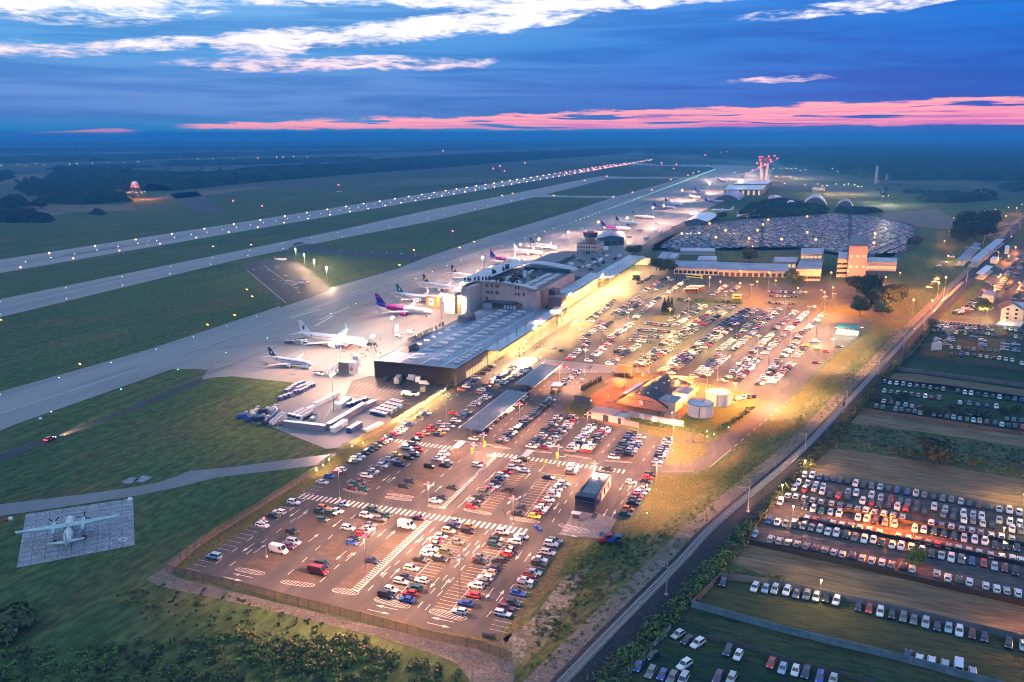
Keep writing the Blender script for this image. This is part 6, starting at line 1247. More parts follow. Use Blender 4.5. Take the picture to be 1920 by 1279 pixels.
for i, (u, vb, vt, w, c) in enumerate([(1014, 632, 615, 1.6, YEL), (1048, 610, 594, 1.8, YEL), (1076, 592, 578, 2.0, YEL), (1100, 572, 556, 2.0, YEL), (1127, 553, 538, 2.0, YEL), (1160, 540, 522, 2.2, YEL), (1125, 541, 524, 2.0, WARM), (1178, 598, 580, 1.2, WARM), (1226, 560, 548, 1.3, WARM), (1152, 613, 605, 1.2, YEL), (1255, 610, 597, 1.5, YEL), (1202, 665, 650, 1.3, YEL), (1217, 700, 683, 1.5, ORA), (1325, 730, 708, 2.0, ORA), (1345, 714, 686, 1.0, ROSE), (1252, 545, 530, 1.4, YEL), (1360, 575, 560, 1.6, YEL), (1408, 560, 540, 1.6, ORA), (1420, 665, 632, 1.4, ROSE), (1440, 690, 675, 2.0, ROSE), (1482, 645, 628, 1.3, ROSE), (1515, 605, 591, 1.8, ROSE), (1545, 585, 568, 1.4, ORA), (1562, 580, 550, 1.4, ORA), (1560, 672, 655, 2.2, WARM), (1376, 760, 738, 2.2, ORA), (1530, 630, 610, 2.0, WARM), (1300, 640, 625, 1.2, YEL), (1290, 590, 575, 1.2, YEL), (1470, 600, 586, 1.0, ROSE), (1380, 640, 622, 1.0, YEL), (1260, 655, 640, 1.2, YEL), (1460, 745, 728, 3.2, WARM)]):
    lamppost(f'{"amber" if c in (YEL, ORA) else "rosy"} lamp post of the far lot, {ordn(i)} counted from the terminal kerb', u, vb, vt, w * K * .95, c, red=i % 2 == 0, h=max(11, hp(u, vb, vt)))
# sodium lamps along the road and the far streets
M_GLO = emit('sodium_glow', (1, .36, .07), 6.0); GLOO = MB().sphere((0, 0, 0), .62).mesh('lamp_glass', M_GLO); GLOC = MB().sphere((0, 0, 0), .62).mesh('lamp_glass', M_WHL)
def street(lb, u, vb, vt, watts, col=ORA, warm=True, big=1.0, group='street lamps along the lit roads'):
    p = P(u, vb); h = max(4, min(16, hp(u, vb, vt))); t = thing('street_lamp', lb, 'street lamp', p, RZB, group)
    o = link('pole', POLE, t); o.scale = (1, 1, h); link('lamp_glass', GLOO if warm else GLOC, t, (0, 0, h), sc=(big,) * 3)
    if watts: lamp(t, 0, watts * (h / 10) ** 2, col, 'POINT', .6, 170, (0, 0, h - .7))
    return t
for i, (u, vb, vt, w) in enumerate([(1387, 545, 531, 1.6), (1419, 540, 528, 2), (1440, 545, 511, 1.3), (1454, 535, 533, 1.6), (1513, 535, 512, 1.0), (1387, 527, 508, 1.0), (1495, 556, 540, 1.4), (1560, 562, 539, 1.6), (1588, 528, 508, 1.2), (1616, 545, 534, 1.2), (1660, 530, 520, 1.2), (1557, 530, 511, 1), (1600, 520, 510, .8), (1687, 520, 517, .8), (1545, 560, 548, 1.4), (1330, 540, 520, 1.2), (1410, 480, 462, .8), (1350, 540, 528, 1.4)]):
    street(f'glowing sodium street lamp of the orange road, {ordn(i)} of its line', u, vb, vt, w * 2600, ORA if i % 3 else YEL)
for i, (u, vb, vt) in enumerate([(1278, 446, 438), (1342, 452, 445), (1404, 454, 447), (1465, 455, 449), (1529, 456, 449), (1513, 442, 436), (1640, 445, 438), (1638, 462, 456), (1440, 419, 412), (1513, 413, 406), (1430, 428, 421), (1330, 427, 419), (1420, 440, 432), (1360, 440, 432)]):
    street(f'orange lamp over the mass of cars, {ordn(i)} by distance along its rows', u, vb, vt, 15000, ORA if i % 4 else YEL, big=2.0, group='orange lamps over the mass of cars')
for i, (u, vb, vt, w, c, wm) in enumerate([(1508, 884, 864, 1.3, WARM, False), (1466, 930, 914, .9, YEL, False), (1486, 972, 949, 1.6, ROSE, False), (1537, 1118, 1088, .7, YEL, False), (1918, 948, 930, 1.6, YEL, False), (1668, 994, 984, 3.2, (1, .17, .01), True), (1630, 984, 972, 2.0, (1, .19, .015), True), (1712, 1008, 998, 1.8, (1, .17, .01), True), (1935, 1200, 1185, .8, ORA, False), (1880, 1012, 1000, .5, YEL, False)]):
    street(['bright lamp at the corner of the stubble and the hedge', 'small lamp lighting the yellow hedge', 'star bright lamp among the first cars of the lot', 'lamp on a thin pole behind the wall cars', 'bright lamp at the right edge of the stubble', 'deep orange lamp between the roof rows', 'orange lamp left of the deep orange one', 'orange lamp right of the deep orange one', 'lamp at the edge of the olive meadow', 'lamp over the last cars of the lot'][i], u, vb, vt, w * 6000, c, wm, .55 if i < 5 else .4, 'lamps of the lots east of the railway')
for i, (u, vb, vt, w) in enumerate([(1745, 590, 563, 1.0), (1771, 545, 520, 1.2), (1777, 490, 480, 1.6), (1850, 435, 425, 1.0), (1885, 415, 405, 1.2), (1905, 400, 390, 1.2), (1757, 560, 530, 1.2), (1864, 545, 538, 1.8), (1875, 525, 515, 1.8), (1890, 490, 480, 1.8), (1903, 472, 463, 1.5), (1710, 592, 562, 1.0), (1697, 545, 540, 1.6), (1675, 555, 548, 1.4), (1850, 592, 578, 1.8), (1882, 610, 606, 1.2), (1780, 440, 433, .8), (1770, 460, 452, 1.0), (1910, 540, 530, 1.2)]):
    street(f'warm lamp along the railway crossing and sales yards, {ordn(i)} of the line', u, vb, vt, w * 9000, ORA if i not in (2, 14, 15) else YEL)
# apron floodlights
M_FLD = emit('floodlight_glass', (1, .84, .60), 60.0); FLH = MB().box((0, -1.2, 0), (.5, 1.0, .7)).box((0, 0, 0), (.5, 1.0, .7)).box((0, 1.2, 0), (.5, 1.0, .7)).mesh('floodlight', M_FLD)
FLG = MB().sphere((0, 0, .3), .55, 8, 5).mesh('floodlight', M_FLD)
for i, (u, vb, vt) in enumerate([(555, 487, 467), (571, 496, 478), (590, 511, 489), (613.5, 528, 503)]):
    p = P(u, vb); h = hp(u, vb, vt); t = thing('floodlight_mast', ['smallest and farthest of the four blazing floodlight masts', 'second farthest blazing floodlight mast by the dark stands', 'third blazing floodlight mast, left of the brightest', 'nearest and brightest floodlight mast beside the dark stands'][i], 'floodlight', p, RZB - .6, 'floodlights along the dark aircraft stands')
    o = link('pole', POLE, t); o.scale = (1.6, 1.6, h); link('floodlight', FLG, t, (0, 0, h), sc=(.8 + .25 * i,) * 3); lamp(t, 0, 2400 + 1000 * i, (1, .66, .36), 'POINT', .8, 170, (.8, 0, h - 1.4))
for i, (u, vb, vt, w) in enumerate([(626, 772, 720, .8), (737, 650, 612, 1.6), (828, 600, 556, 2.4), (905, 520, 497, 2.2), (975, 492, 470, 2.2), (1010, 480, 468, 2.4), (1065, 465, 456, 2.6), (1121, 443, 427, 2.2), (1175, 443, 409, 2.2), (1223, 420, 390, 2.4), (1243, 412, 386, 2.2), (1278, 374, 368, 3.0), (1377, 335, 331, 3.6), (700, 690, 655, 2.2), (866, 575, 545, 2.2), (640, 690, 660, .9), (920, 540, 516, 2.0), (1330, 360, 350, 3), (1300, 395, 380, 2.6)]):
    p = P(u, vb); h = max(17, min(24, hp(u, vb, vt))); t = thing('apron_light_mast', f'tall apron light mast beside the parked airliners, {ordn(i)} along the stands', 'light mast', p, RZB + pi, 'apron light masts')
    o = link('pole', POLE, t); o.scale = (1.5, 1.5, h); link('floodlight', FLH, t, (-.2, 0, h)); link('red_beacon', BEAC, t, (0, 0, h + 1.2))
    lamp(t, 0, w * 6200, (1, .52, .33) if i not in (1,) else (1, .80, .60), 'SPOT', 1, 168, (.8, 0, h - .3))
# orange yard lamps of the fire station and low bollard lights
for i, (u, v, h, w, c) in enumerate([(1140, 762, 5, 1.3, (1, .27, .03)), (1172, 735, 5, 1.6, (1, .26, .03)), (1205, 720, 5, 1.4, (1, .26, .03)), (1285, 765, 5, 1.5, (1, .38, .06)), (1330, 742, 5, 1.6, (1, .36, .05)), (1182, 760, 3.5, 1.2, (1, .36, .06)), (1270, 735, 6, 1.0, (1, .36, .05))]):
    p = P(u, v); t = thing('yard_lamp', f'orange yard lamp of the fire station, {ordn(i)} around the hall', 'yard lamp', p, 0, 'orange yard lamps around the fire station')
    o = link('pole', POLE, t); o.scale = (1, 1, h); link('lamp_glass', GLOO, t, (0, 0, h), sc=(.4,) * 3); lamp(t, 0, w * 1500, c, 'POINT', .4, 170, (0, 0, h - .4))
M_BOL = emit('bollard_glow', (1, .78, .30), 16.0); BOL = MB().tube((0, 0, 0), (0, 0, .7), .12, n=6, mi=1).sphere((0, 0, .85), .22, 6, 4).mesh('bollard_light', [M_BOL, M_POLE])
def bollards(pts, lb, group, watts=0):
    for i, (u, v) in enumerate(pts):
        p = P(u, v); o = tag(link('bollard_light', BOL, None, p), lb, 'bollard light', group)
        if watts and i % 2 == 0: lamp(None, 0, watts, YEL, 'POINT', .2, 170, (p.x, p.y, 1.3))
bollards([(748 + (835 - 748) * i / 22, 795 - (795 - 734) * i / 22) for i in range(23)], 'small yellow bollard light in the line beside the fenced grass strip', 'yellow bollard lights along the fence', 260)
bollards([(594, 886), (606, 876), (617, 866), (660, 840), (681, 834)], 'bright path light on the strip beside the dirt track', 'path lights on the fence strip', 300)
bollards([(1260, 777), (1325, 812), (1213, 914), (1262, 848), (1326, 822), (1338, 818), (1366, 805), (1213, 966), (1090, 758), (1108, 754), (1082, 752)], 'small ground light in the lit grass', 'ground lights in the lit grass')
# ================================================================== AIRFIELD LIGHTS (counted one by one, alike)
M_RWL = emit('runway_light_glow', (1, .45, .22), 9.0); M_RWR = emit('runway_end_glow', (1, .14, .16), 7.0); M_CLW = emit('centre_light_glow', (.75, .90, 1), 5.0); M_BLU = emit('taxi_light_glow', (.35, .6, 1), 5.0); M_GRN = emit('green_light_glow', (.25, 1, .55), 4.0); M_AMB = emit('amber_sign_glow', (1, .42, .06), 4.0)
def lmesh(nm, m_, r): return MB().sphere((0, 0, .1), r, 7, 4, z0=0).mesh(nm, m_)
RE, RR, RCn, TB, TG = lmesh('runway_light', M_RWL, 1.0), lmesh('runway_light', M_RWR, 1.0), lmesh('runway_light', M_CLW, .34), lmesh('taxiway_light', M_BLU, .26), lmesh('taxiway_light', M_GRN, .34)
def al(me, p, lb, grp, cat='runway light', nm='runway_light', sc=1.0): tag(link(nm, me, None, (p.x, p.y, .12), sc=(sc,) * 3), lb, cat, grp)
for k in range(52):
    s = 285 + 61.5 * k; far = s > 2500; g_ = min(2.2, 1 + max(0, s - 900) / 1600)
    for e in (0, 1): al(RR if far else RE, G(s + (0 if e else -20), rt(s, e) + (9 if e else -9)), 'glowing edge light in the two lines along the runway' if not far else 'red glowing light near the far runway end', 'runway edge lights' if not far else 'red runway end lights', sc=g_ * (.8 if e == 0 else 1))
for k in range(64):
    s = 300 + 30 * k; al(RCn, G(s, (rt(s, 0) + rt(s, 1)) / 2 + 1.2), 'small white light on the runway centre line', 'runway centre lights', sc=min(1.8, 1 + s / 2500))
for k in range(26):
    s = 2600 + 60 * k; al(RE, G(s, (rt(s, 0) + rt(s, 1)) / 2 + (k % 3) * 10), 'approach light far beyond the runway end', 'approach lights', sc=2.2)
def along(pts, step, me, lb, grp, sc=1.0, grow=0.0):
    W_ = [P(*p) for p in pts]; acc = 0
    for a, b in zip(W_, W_[1:]):
        L = (b - a).length; d = acc
        while d < L:
            p = a + (b - a) * (d / L); al(me, p, lb, grp, 'taxiway light', 'taxiway_light', sc + grow * p.y); d += step
        acc = d - L
along([(0, 566), (640, 435), (808, 397), (1104, 336)], 60, TB, 'small blue white light along the middle taxiway edge', 'taxiway edge lights', 1.0, .0004); along([(0, 590), (437, 486), (640, 444), (1010, 366)], 60, TB, 'small blue white light along the middle taxiway edge', 'taxiway edge lights', 1.0, .0006)
along([(-60, 824), (260, 720), (560, 614), (860, 490), (1080, 415)], 38, TG, 'pale green light on the apron taxi line', 'apron taxi line lights', .8, .0004); along([(1080, 415), (1270, 345), (1340, 318)], 24, TG, 'green light in the bright line at the far apron', 'far green taxi lights', .7, .0007)
along([(0, 741), (276, 661), (524, 580)], 32, TB, 'blue edge light beside the apron shoulder', 'apron edge lights'); along([(640, 470), (740, 475), (840, 484)], 18, TB, 'blue edge light on the taxiway link', 'link edge lights'); along([(1040, 367), (1190, 368)], 20, TB, 'blue edge light on the second taxiway link', 'second link lights', 1.5); along([(1200, 309), (1340, 311)], 45, RCn, 'white light at the far apron entry', 'far apron entry lights', 2.2)
AMB = MB().box((0, 0, .2), (.4, 3.0, .9)).mesh('taxiway_sign', M_AMB)
for (u, v) in [(400, 463), (471, 460), (463, 544), (473, 557), (440, 592), (389, 610), (150, 684), (2, 601), (749, 498), (889, 454), (862, 465), (776, 470), (941, 367), (961, 363), (1038, 367), (1150, 370), (1186, 361), (1222, 357), (1096, 339), (1138, 331), (1258, 337), (1310, 322), (1300, 325), (1290, 329), (1263, 317)]:
    p = P(u, v); tag(link('taxiway_sign', AMB, None, p, RZB + 1.2, sc=(.55 + p.y / 2600,) * 3), 'small amber lit sign box standing in the airfield grass', 'taxiway sign', 'amber taxiway signs')
for (u, v) in [(849, 445), (438, 386), (492, 396), (925, 323), (938, 318), (946, 328), (984, 312), (1322, 297), (1352, 292), (1363, 291), (1240, 312), (1268, 315), (635, 355), (832, 297)]:
    p = P(u, v); t = thing('obstruction_light', 'red lamp on a short post in the airfield grass', 'red light', p, 0, 'red obstruction lights'); h = 5 + p.y / 400; o = link('pole', POLE, t); o.scale = (1, 1, h); link('red_beacon', BEAC, t, (0, 0, h), sc=(1.5 + p.y / 700,) * 3)
FARL = MB().sphere((0, 0, 0), 1.5, 6, 4).mesh('distant_lamp', M_ORL); FARW = MB().sphere((0, 0, 0), 1.4, 6, 4).mesh('distant_lamp', M_WHL)
for i, (u, v) in enumerate([(3, 315), (34, 314), (50, 316), (68, 312), (84, 314), (131, 313), (145, 312), (174, 311), (204, 310), (232, 310), (259, 308), (334, 308), (340, 305), (371, 302), (401, 303), (402, 308), (438, 303), (484, 301), (519, 299), (531, 299), (551, 298), (577, 299), (112, 270), (108, 269), (480, 260), (490, 261), (500, 262), (505, 262), (585, 256), (1088, 259), (1092, 259), (1114, 258), (1132, 260), (1141, 260), (1145, 260), (1322, 284), (1380, 281), (1554, 317), (1570, 327), (244, 368), (249, 367), (256, 369), (266, 368), (272, 367), (240, 369), (1428, 330), (1450, 322), (1463, 321), (1475, 322), (1483, 322), (1492, 321), (1500, 326), (1510, 324), (1455, 337), (1468, 338), (1482, 338), (1471, 351), (1509, 354), (1533, 352), (1541, 356), (1550, 355), (1567, 352), (1582, 354), (1590, 352), (1602, 353), (1608, 357), (1615, 357), (1665, 375), (1655, 376), (1830, 408), (1845, 405), (1865, 402), (1890, 398), (1915, 392), (1787, 419), (1560, 322), (1585, 325)]):
    p = P(u, v); sc = max(.4, min(2.0, (p.y / 3200))); o = tag(link('distant_lamp', FARW if i % 5 == 0 else FARL, None, (p.x, p.y, 6 + 4 * sc), sc=(sc,) * 3), 'tiny glowing lamp of the villages and yards in the distance', 'distant lamp', 'distant lamps')
for (u, v, w, c, h) in [(248, 374, 60000, (1, .25, .02), 6), (270, 373, 60000, (1, .28, .03), 7), (1470, 330, 200000, (1, .7, .4), 22), (1500, 333, 200000, (1, .75, .45), 22), (1410, 328, 260000, (1, .7, .45), 25), (1390, 345, 160000, (1, .72, .45), 22), (1555, 362, 160000, (1, .6, .25), 14), (1600, 362, 120000, (1, .6, .25), 14), (1665, 382, 160000, (1, .9, .7), 14), (1330, 335, 180000, (1, .72, .5), 25)]:
    p = P(u, v); lamp(None, 0, w * .12, c, 'POINT', 2, 170, (p.x, p.y, h))
# ================================================================== FENCES AND WALLS
M_MESHF = bpy.data.materials.new('fence_mesh'); M_MESHF.use_nodes = True; _b = M_MESHF.node_tree.nodes['Principled BSDF']; _b.inputs['Base Color'].default_value = (.16, .13, .11, 1); _b.inputs['Alpha'].default_value = .30; _b.inputs['Roughness'].default_value = .7
def fence(name, lb, pts, step, h, post_m, panel_m, panel='mesh_panel', z0=.05, thick=.04, post=True, cat='fence', pw=.09):
    W_ = [P(*p) for p in pts]; t = thing(name, lb, cat, W_[0]); O = W_[0]; pm = MB().box((0, 0, 0), (pw, pw, h + .15)).mesh('post', post_m); cache = {}
    for a, b in zip(W_, W_[1:]):
        L = (b - a).length; n = max(1, round(L / step)); st = L / n; rz = atan2(b.y - a.y, b.x - a.x); key = round(st, 2)
        if key not in cache: cache[key] = MB().box((0, 0, 0), (st - pw * .9, thick, h)).mesh(panel, panel_m)
        for i in range(n):
            c = a + (b - a) * ((i + .5) / n) - O; link(panel, cache[key], t, (c.x, c.y, z0 + random.uniform(0, .04 if thick > .05 else 0)), rz)
            if post: q_ = a + (b - a) * (i / n) - O; link('post', pm, t, (q_.x, q_.y, 0), rz)
    return t
fence('perimeter_fence', 'tall dark wire fence on posts round the near end of the car park', [(645, 843), (590, 888), (488, 953), (378, 1022), (312, 1074), (400, 1096), (475, 1113), (560, 1137), (677, 1165), (810, 1201), (897, 1219), (960, 1241)], 3.4, 2.6, M_DARK, M_MESHF)
fence('perimeter_fence', 'wire fence between the lit grass strip and the airside carts', [(850, 724), (800, 757), (735, 797), (690, 822), (645, 843)], 3.4, 2.4, M_DARK, M_MESHF)
sheet('worn_strip', [(322, 1070), (345, 1071), (400, 1084), (560, 1122), (677, 1146), (810, 1181), (897, 1195), (935, 1194), (955, 1235), (897, 1217), (810, 1199), (677, 1163), (560, 1135), (475, 1111), (400, 1094)], .075, MATS['worn_grass'])
sheet('worn_strip', [(322, 1070), (378, 1021), (488, 952), (590, 887), (645, 842), (735, 796), (835, 731), (842, 734), (737, 800), (600, 899), (592, 908), (345, 1070)], .075, ground_mat('strip_grass', (.09, .085, .025), (.07, .075, .025), (.12, .09, .04), .1, .2, 1))
M_PANB = mat('blue_grey_panel', (.13, .20, .24), .7, var=.2, scale=.25); M_CWALL = mat('concrete_panel', (.13, .135, .15), .85, var=.15, scale=.3); M_NET = mat('dark_netting', (.012, .016, .022), .9); M_WOODP = mat('weathered_board', (.10, .085, .085), .85, var=.2, scale=.5)
fence('panel_wall', 'blue grey panel wall crossing below the olive meadow', [(1296, 1139), (1480, 1190), (1692, 1241), (1833, 1280), (1950, 1312)], 2.35, 1.95, M_CWALL, M_PANB, 'panel', thick=.12, cat='wall', pw=.16)
fence('board_wall', 'weathered board wall closing the left end of the olive meadow', [(1296, 1139), (1350, 1086)], 2.3, 1.9, M_CWALL, M_WOODP, 'panel', thick=.1, cat='wall', pw=.16)
fence('concrete_wall', 'dark concrete panel wall below the long stubble field', [(1350, 1086), (1440, 1096), (1582, 1126), (1760, 1166), (1917, 1203), (1990, 1221)], 2.4, 1.9, M_CWALL, M_CWALL, 'panel', thick=.12, cat='wall', pw=.16)
fence('board_fence', 'low dark board fence behind the scattered cars', [(1318, 1196), (1400, 1216), (1480, 1242), (1560, 1262), (1640, 1284)], 2.6, 1.1, M_WOODP, M_WOODP, 'board', thick=.08)
fence('board_fence', 'pale board fence along the bushes at the bottom edge', [(1258, 1181), (1215, 1225), (1175, 1272), (1150, 1300)], 2.4, 1.5, M_WOODP, mat('pale_board', (.20, .21, .23), .8, var=.2, scale=.5), 'board', thick=.08)
fence('netting_fence', 'dark netting fence along the edge of the long stubble field', [(1398, 1020), (1500, 1042), (1650, 1076), (1917, 1137), (1990, 1154)], 3.0, 1.7, M_DARK, M_NET, 'net_panel', thick=.08)
fence('netting_fence', 'dark netting dividing the lot below the bright lamp', [(1462, 938), (1560, 956), (1700, 983), (1917, 1025), (1990, 1040)], 3.0, 1.35, M_DARK, M_NET, 'net_panel', thick=.06)
fence('netting_fence', 'dark netting dividing the lot above the leafy tree', [(1498, 977), (1600, 997), (1750, 1027), (1917, 1062), (1990, 1078)], 3.0, 1.35, M_DARK, M_NET, 'net_panel', thick=.06)
fence('netting_fence', 'dark slanting fence at the left end of the rental lot', [(1503, 885), (1460, 930), (1400, 1018)], 3.0, 1.5, M_DARK, M_NET, 'net_panel', thick=.06)
fence('netting_fence', 'dark fence between the lot and the upper stubble strip', [(1655, 716), (1760, 726), (1917, 749), (1990, 760)], 3.2, 1.6, M_DARK, M_NET, 'net_panel', thick=.06)
fence('netting_fence', 'dark fence on the near side of the hedged lot', [(1612, 771), (1700, 783), (1800, 799), (1917, 817), (1990, 829)], 3.2, 1.6, M_DARK, M_WOODP, 'board', thick=.06)
fence('concrete_wall', 'grey concrete wall along the dark meadow', [(1672, 694), (1740, 702), (1830, 714), (1917, 726), (1990, 737)], 3.2, 2.0, M_CWALL, M_CWALL, 'panel', thick=.12, cat='wall', pw=.18)
fence('concrete_wall', 'low brown wall between the meadow and the car field', [(1707, 670), (1800, 681), (1917, 697), (1990, 708)], 3.2, 1.4, M_CWALL, M_WOODP, 'panel', thick=.1, cat='wall', pw=.16)
fence('concrete_wall', 'slanted dark wall at the left end of the meadow', [(1672, 694), (1707, 668), (1742, 626)], 3.0, 1.8, M_CWALL, M_CWALL, 'panel', thick=.1, cat='wall', pw=.16)
fence('garden_fence', 'long low pale fence behind the billboards', [(1150, 706), (1200, 706), (1330, 727), (1400, 742)], 3.0, 1.6, M_STEEL, mat('cream_board', (.16, .15, .13), .8), 'board', thick=.08)
# ================================================================== RAILWAY POSTS
M_CAT = mat('galvanised_post', (.36, .40, .44), .5, .5)
cw = MB()
CATP = [(1249, 1116, 1054, 'nearest railway mast standing in the ballast edge'), (1402, 960, 914, 'second railway mast from the bottom of the line'), (1509, 845, 812, 'third railway mast beside the yellow hedge'), (1586, 768, 728, 'double railway mast by the signal'), (1646, 704, 674, 'railway mast beside the meadow corner'), (1694, 654, 627, 'railway mast before the level crossing'), (1733, 612, 590, 'railway mast at the level crossing'), (1768, 566, 538, 'railway mast just past the crossing'), (1812, 530, 506, 'railway mast at the end of the platforms')]
tops = []
for (u, vb, vt, lb) in CATP:
    p = P(u, vb); h = max(7, hp(u, vb, vt)); i = min(range(len(RC)), key=lambda k: (RC[k] - p).length); rz = atan2(-RN[i].y, -RN[i].x)
    t = thing('railway_mast', lb, 'railway mast', p, rz, 'masts carrying the railway wires'); d = (RC[i] - p).length
    obj('post', MB().tube((0, 0, 0), (0, 0, h), .22, .14, 6), M_CAT, t); obj('bracket', MB().tube((0, 0, h * .82), (d, 0, h * .92), .05, n=4).tube((0, 0, h * .97), (d * .8, 0, h * .91), .04, n=4), M_CAT, t); obj('foot', MB().box((0, 0, 0), (.8, .8, .5)), M_CONCW, t); tops.append(RC[i] + Vector((0, 0, h * .9)))
for a, b in zip(tops, tops[1:]): cw.tube(a, b, .03, n=3, cap=False); cw.tube(a + Vector((0, 0, .9)), (a + b) / 2, .025, n=3, cap=False); cw.tube((a + b) / 2, b + Vector((0, 0, .9)), .025, n=3, cap=False)
solo('contact_wire', cw, M_DARK, 'thin wires strung over the railway between its masts', 'wire')
for k, (ua, va, ub, vb_, vt) in enumerate([(1844, 458, 1895, 446, 436), (1810, 480, 1870, 490, 476), (1862, 440, 1912, 430, 424)]):
    a, b = P(ua, va), P(ub, vb_); h = 9; d = (b - a); t = thing('gantry', f'wire gantry over the station tracks, {ordn(k)} of three', 'gantry', a, atan2(d.y, d.x)); obj('post', MB().tube((0, 0, 0), (0, 0, h), .3, n=5), M_CAT, t); obj('post', MB().tube((d.length, 0, 0), (d.length, 0, h), .3, n=5), M_CAT, t); obj('beam', MB().box((d.length / 2, 0, h), (d.length, .4, .6)), M_CAT, t)
p = P(1580, 778); t = thing('railway_signal', 'dark railway signal on a post beside the track', 'signal', p); obj('post', MB().tube((0, 0, 0), (0, 0, 5.2), .12, n=6), M_CAT, t); obj('signal_head', MB().box((0, 0, 4.2), (.7, .4, 1.8)), M_DARK, t)
# ================================================================== AIRSIDE VEHICLES
M_CURT = mat('blue_curtain', (.02, .05, .20), .7); M_CURTD = mat('dark_curtain', (.03, .04, .09), .7); M_FLAT = mat('galvanised_deck', (.45, .46, .47), .5, .3); M_YELV = mat('machine_yellow', (.62, .40, .03), .5); M_ORAV = mat('coach_orange', (.62, .16, .02), .4, coat=.4); M_LIME = mat('coach_lime', (.50, .62, .04), .4, coat=.4); M_REDV = mat('machine_red', (.45, .03, .03), .45); M_BLUV = mat('machine_blue', (.03, .08, .35), .45); M_ORST = mat('orange_stair_panel', (.55, .16, .05), .6)
def wheels(t, xs, y, r=.35, w=.22):
    for x_ in xs:
        for s in (-1, 1): obj('wheel', MB().tube((x_, s * y - w / 2, r), (x_, s * y + w / 2, r), r, n=8), M_TYRE, t)
def cart(lb, u, v, rz, m_=None, g='covered baggage carts on the apron edge'):
    t = thing('baggage_cart', lb, 'baggage cart', P(u, v) + Vector((0, 0, .09)), rz, g); obj('deck', MB().box((0, 0, .45), (3.0, 1.7, .14)), M_DARK, t); obj('curtain', MB().box((0, 0, .6), (2.8, 1.6, 1.35)), m_ or M_CURT, t); obj('cover', MB().box((0, 0, 1.95), (3.0, 1.8, .14)), M_FLAT, t); wheels(t, (-1, 1), .75, .28); return t
first = cart('blue curtained baggage cart among those parked at the grass edge', 551, 729, RZA)
for (u, v) in [(556, 726), (562, 724), (567, 722), (545, 733), (540, 737), (560, 733), (566, 730), (572, 728), (577, 726), (582, 724), (563, 738), (568, 736), (574, 733), (580, 729), (586, 727), (556, 739)]: dup(first, P(u, v) + Vector((0, 0, .09)), RZA + random.uniform(-.1, .1))
for (u, v) in [(527, 751), (535, 748), (543, 745)]: dup(first, P(u, v) + Vector((0, 0, .09)), RZA + .2, 'dark green blue cart in the short line left of the cart pack', 'short line of carts')
for i in range(5):
    for j in range(4):
        if (i, j) == (4, 3): continue
        dup(first, P(700 + i * 9.0 + j * 7.4, 779 - i * 5.2 + j * 1.7 - 1) + Vector((0, 0, .09)), RZA, 'blue baggage cart in the dense block beside the wire fence', 'dense block of blue baggage carts')
for (u, v) in [(655, 764), (662, 762), (669, 759), (676, 757), (684, 754)]: dup(first, P(u, v) + Vector((0, 0, .09)), RZA + .1, 'blue cart in the line behind the corrugated containers', 'cart line behind the containers')
for (u, v) in [(539, 645), (549, 645), (630, 653), (641, 653), (573, 647), (581, 649)]: dup(first, P(u, v) + Vector((0, 0, .09)), RZB, 'purple blue baggage cart beside the large white airliner', 'carts beside the large white airliner')
def van(nm, lb, cat, u, v, rz, L, Wd, H, m_, cabm=None, dz=.09, cab=1.9, box=True):
    t = thing(nm, lb, cat, P(u, v) + Vector((0, 0, dz)), rz); cabm = cabm or m_
    obj('cab', MB().loft([[(L / 2, -Wd / 2 * .92, .5), (L / 2, Wd / 2 * .92, .5), (L / 2 - .1, Wd / 2 * .92, 1.25), (L / 2 - .1, -Wd / 2 * .92, 1.25)][::-1], [(L / 2 - cab, -Wd / 2, .5), (L / 2 - cab, Wd / 2, .5), (L / 2 - cab, Wd / 2, 2.2), (L / 2 - cab, -Wd / 2, 2.2)][::-1]]), cabm, t); obj('windscreen', MB().box((L / 2 - .55, 0, 1.3), (.5, Wd * .84, .75), tx=.4), M_WIN, t)
    obj('body', MB().box((-cab / 2, 0, .65), (L - cab, Wd, H - .65)), m_, t); obj('chassis', MB().box((0, 0, .35), (L * .94, Wd * .7, .3)), M_DARK, t); wheels(t, (L / 2 - 1.1, -L / 2 + 1.3), Wd / 2 - .15, .42); return t
van('box_truck', 'grey box truck against the black terminal wall', 'truck', 747, 718, RZA + .25, 8.5, 2.5, 3.6, mat('truck_grey', (.30, .30, .29), .6)); van('box_truck', 'white box truck right of the grey one by the black wall', 'truck', 771, 714, RZA + 1.3, 5.5, 2.4, 3.4, M_WPLAS); van('box_truck', 'short white truck next to the white car by the wall', 'truck', 785, 717, RZA + .2, 4.5, 2.3, 3.2, M_WPLAS)
van('panel_van', 'dark blue van in the shade of the black wall', 'van', 725, 714, RZA, 4.8, 1.9, 1.9, CM['t'], dz=.11); van('panel_van', 'white van with dark windows at the end of the wall', 'van', 796, 722, RZB + .2, 5, 2, 2.0, M_WPLAS, dz=.11); van('box_truck', 'grey catering truck at the fence corner of the yard', 'truck', 794, 735, RZA + .3, 5, 2.3, 2.8, M_CLADG, dz=.11); van('minibus', 'dark minibus beside the nose of the large airliner', 'minibus', 697, 649, RZB + .1, 6, 2.1, 2.2, CM['k'])
for i, (u, v) in enumerate([(679, 651), (748, 632), (770, 625), (836, 568), (575, 692)]): van('panel_van', ['white van beneath the nose of the large airliner', 'white van on the bare apron by the roof letters', 'pale van right of the lone apron van', 'yellow white van beside the boarding stair', 'small white tug van before the navy finned airliner'][i], 'van', u, v, RZB, 4.8, 1.9, 1.9, M_WPLAS)
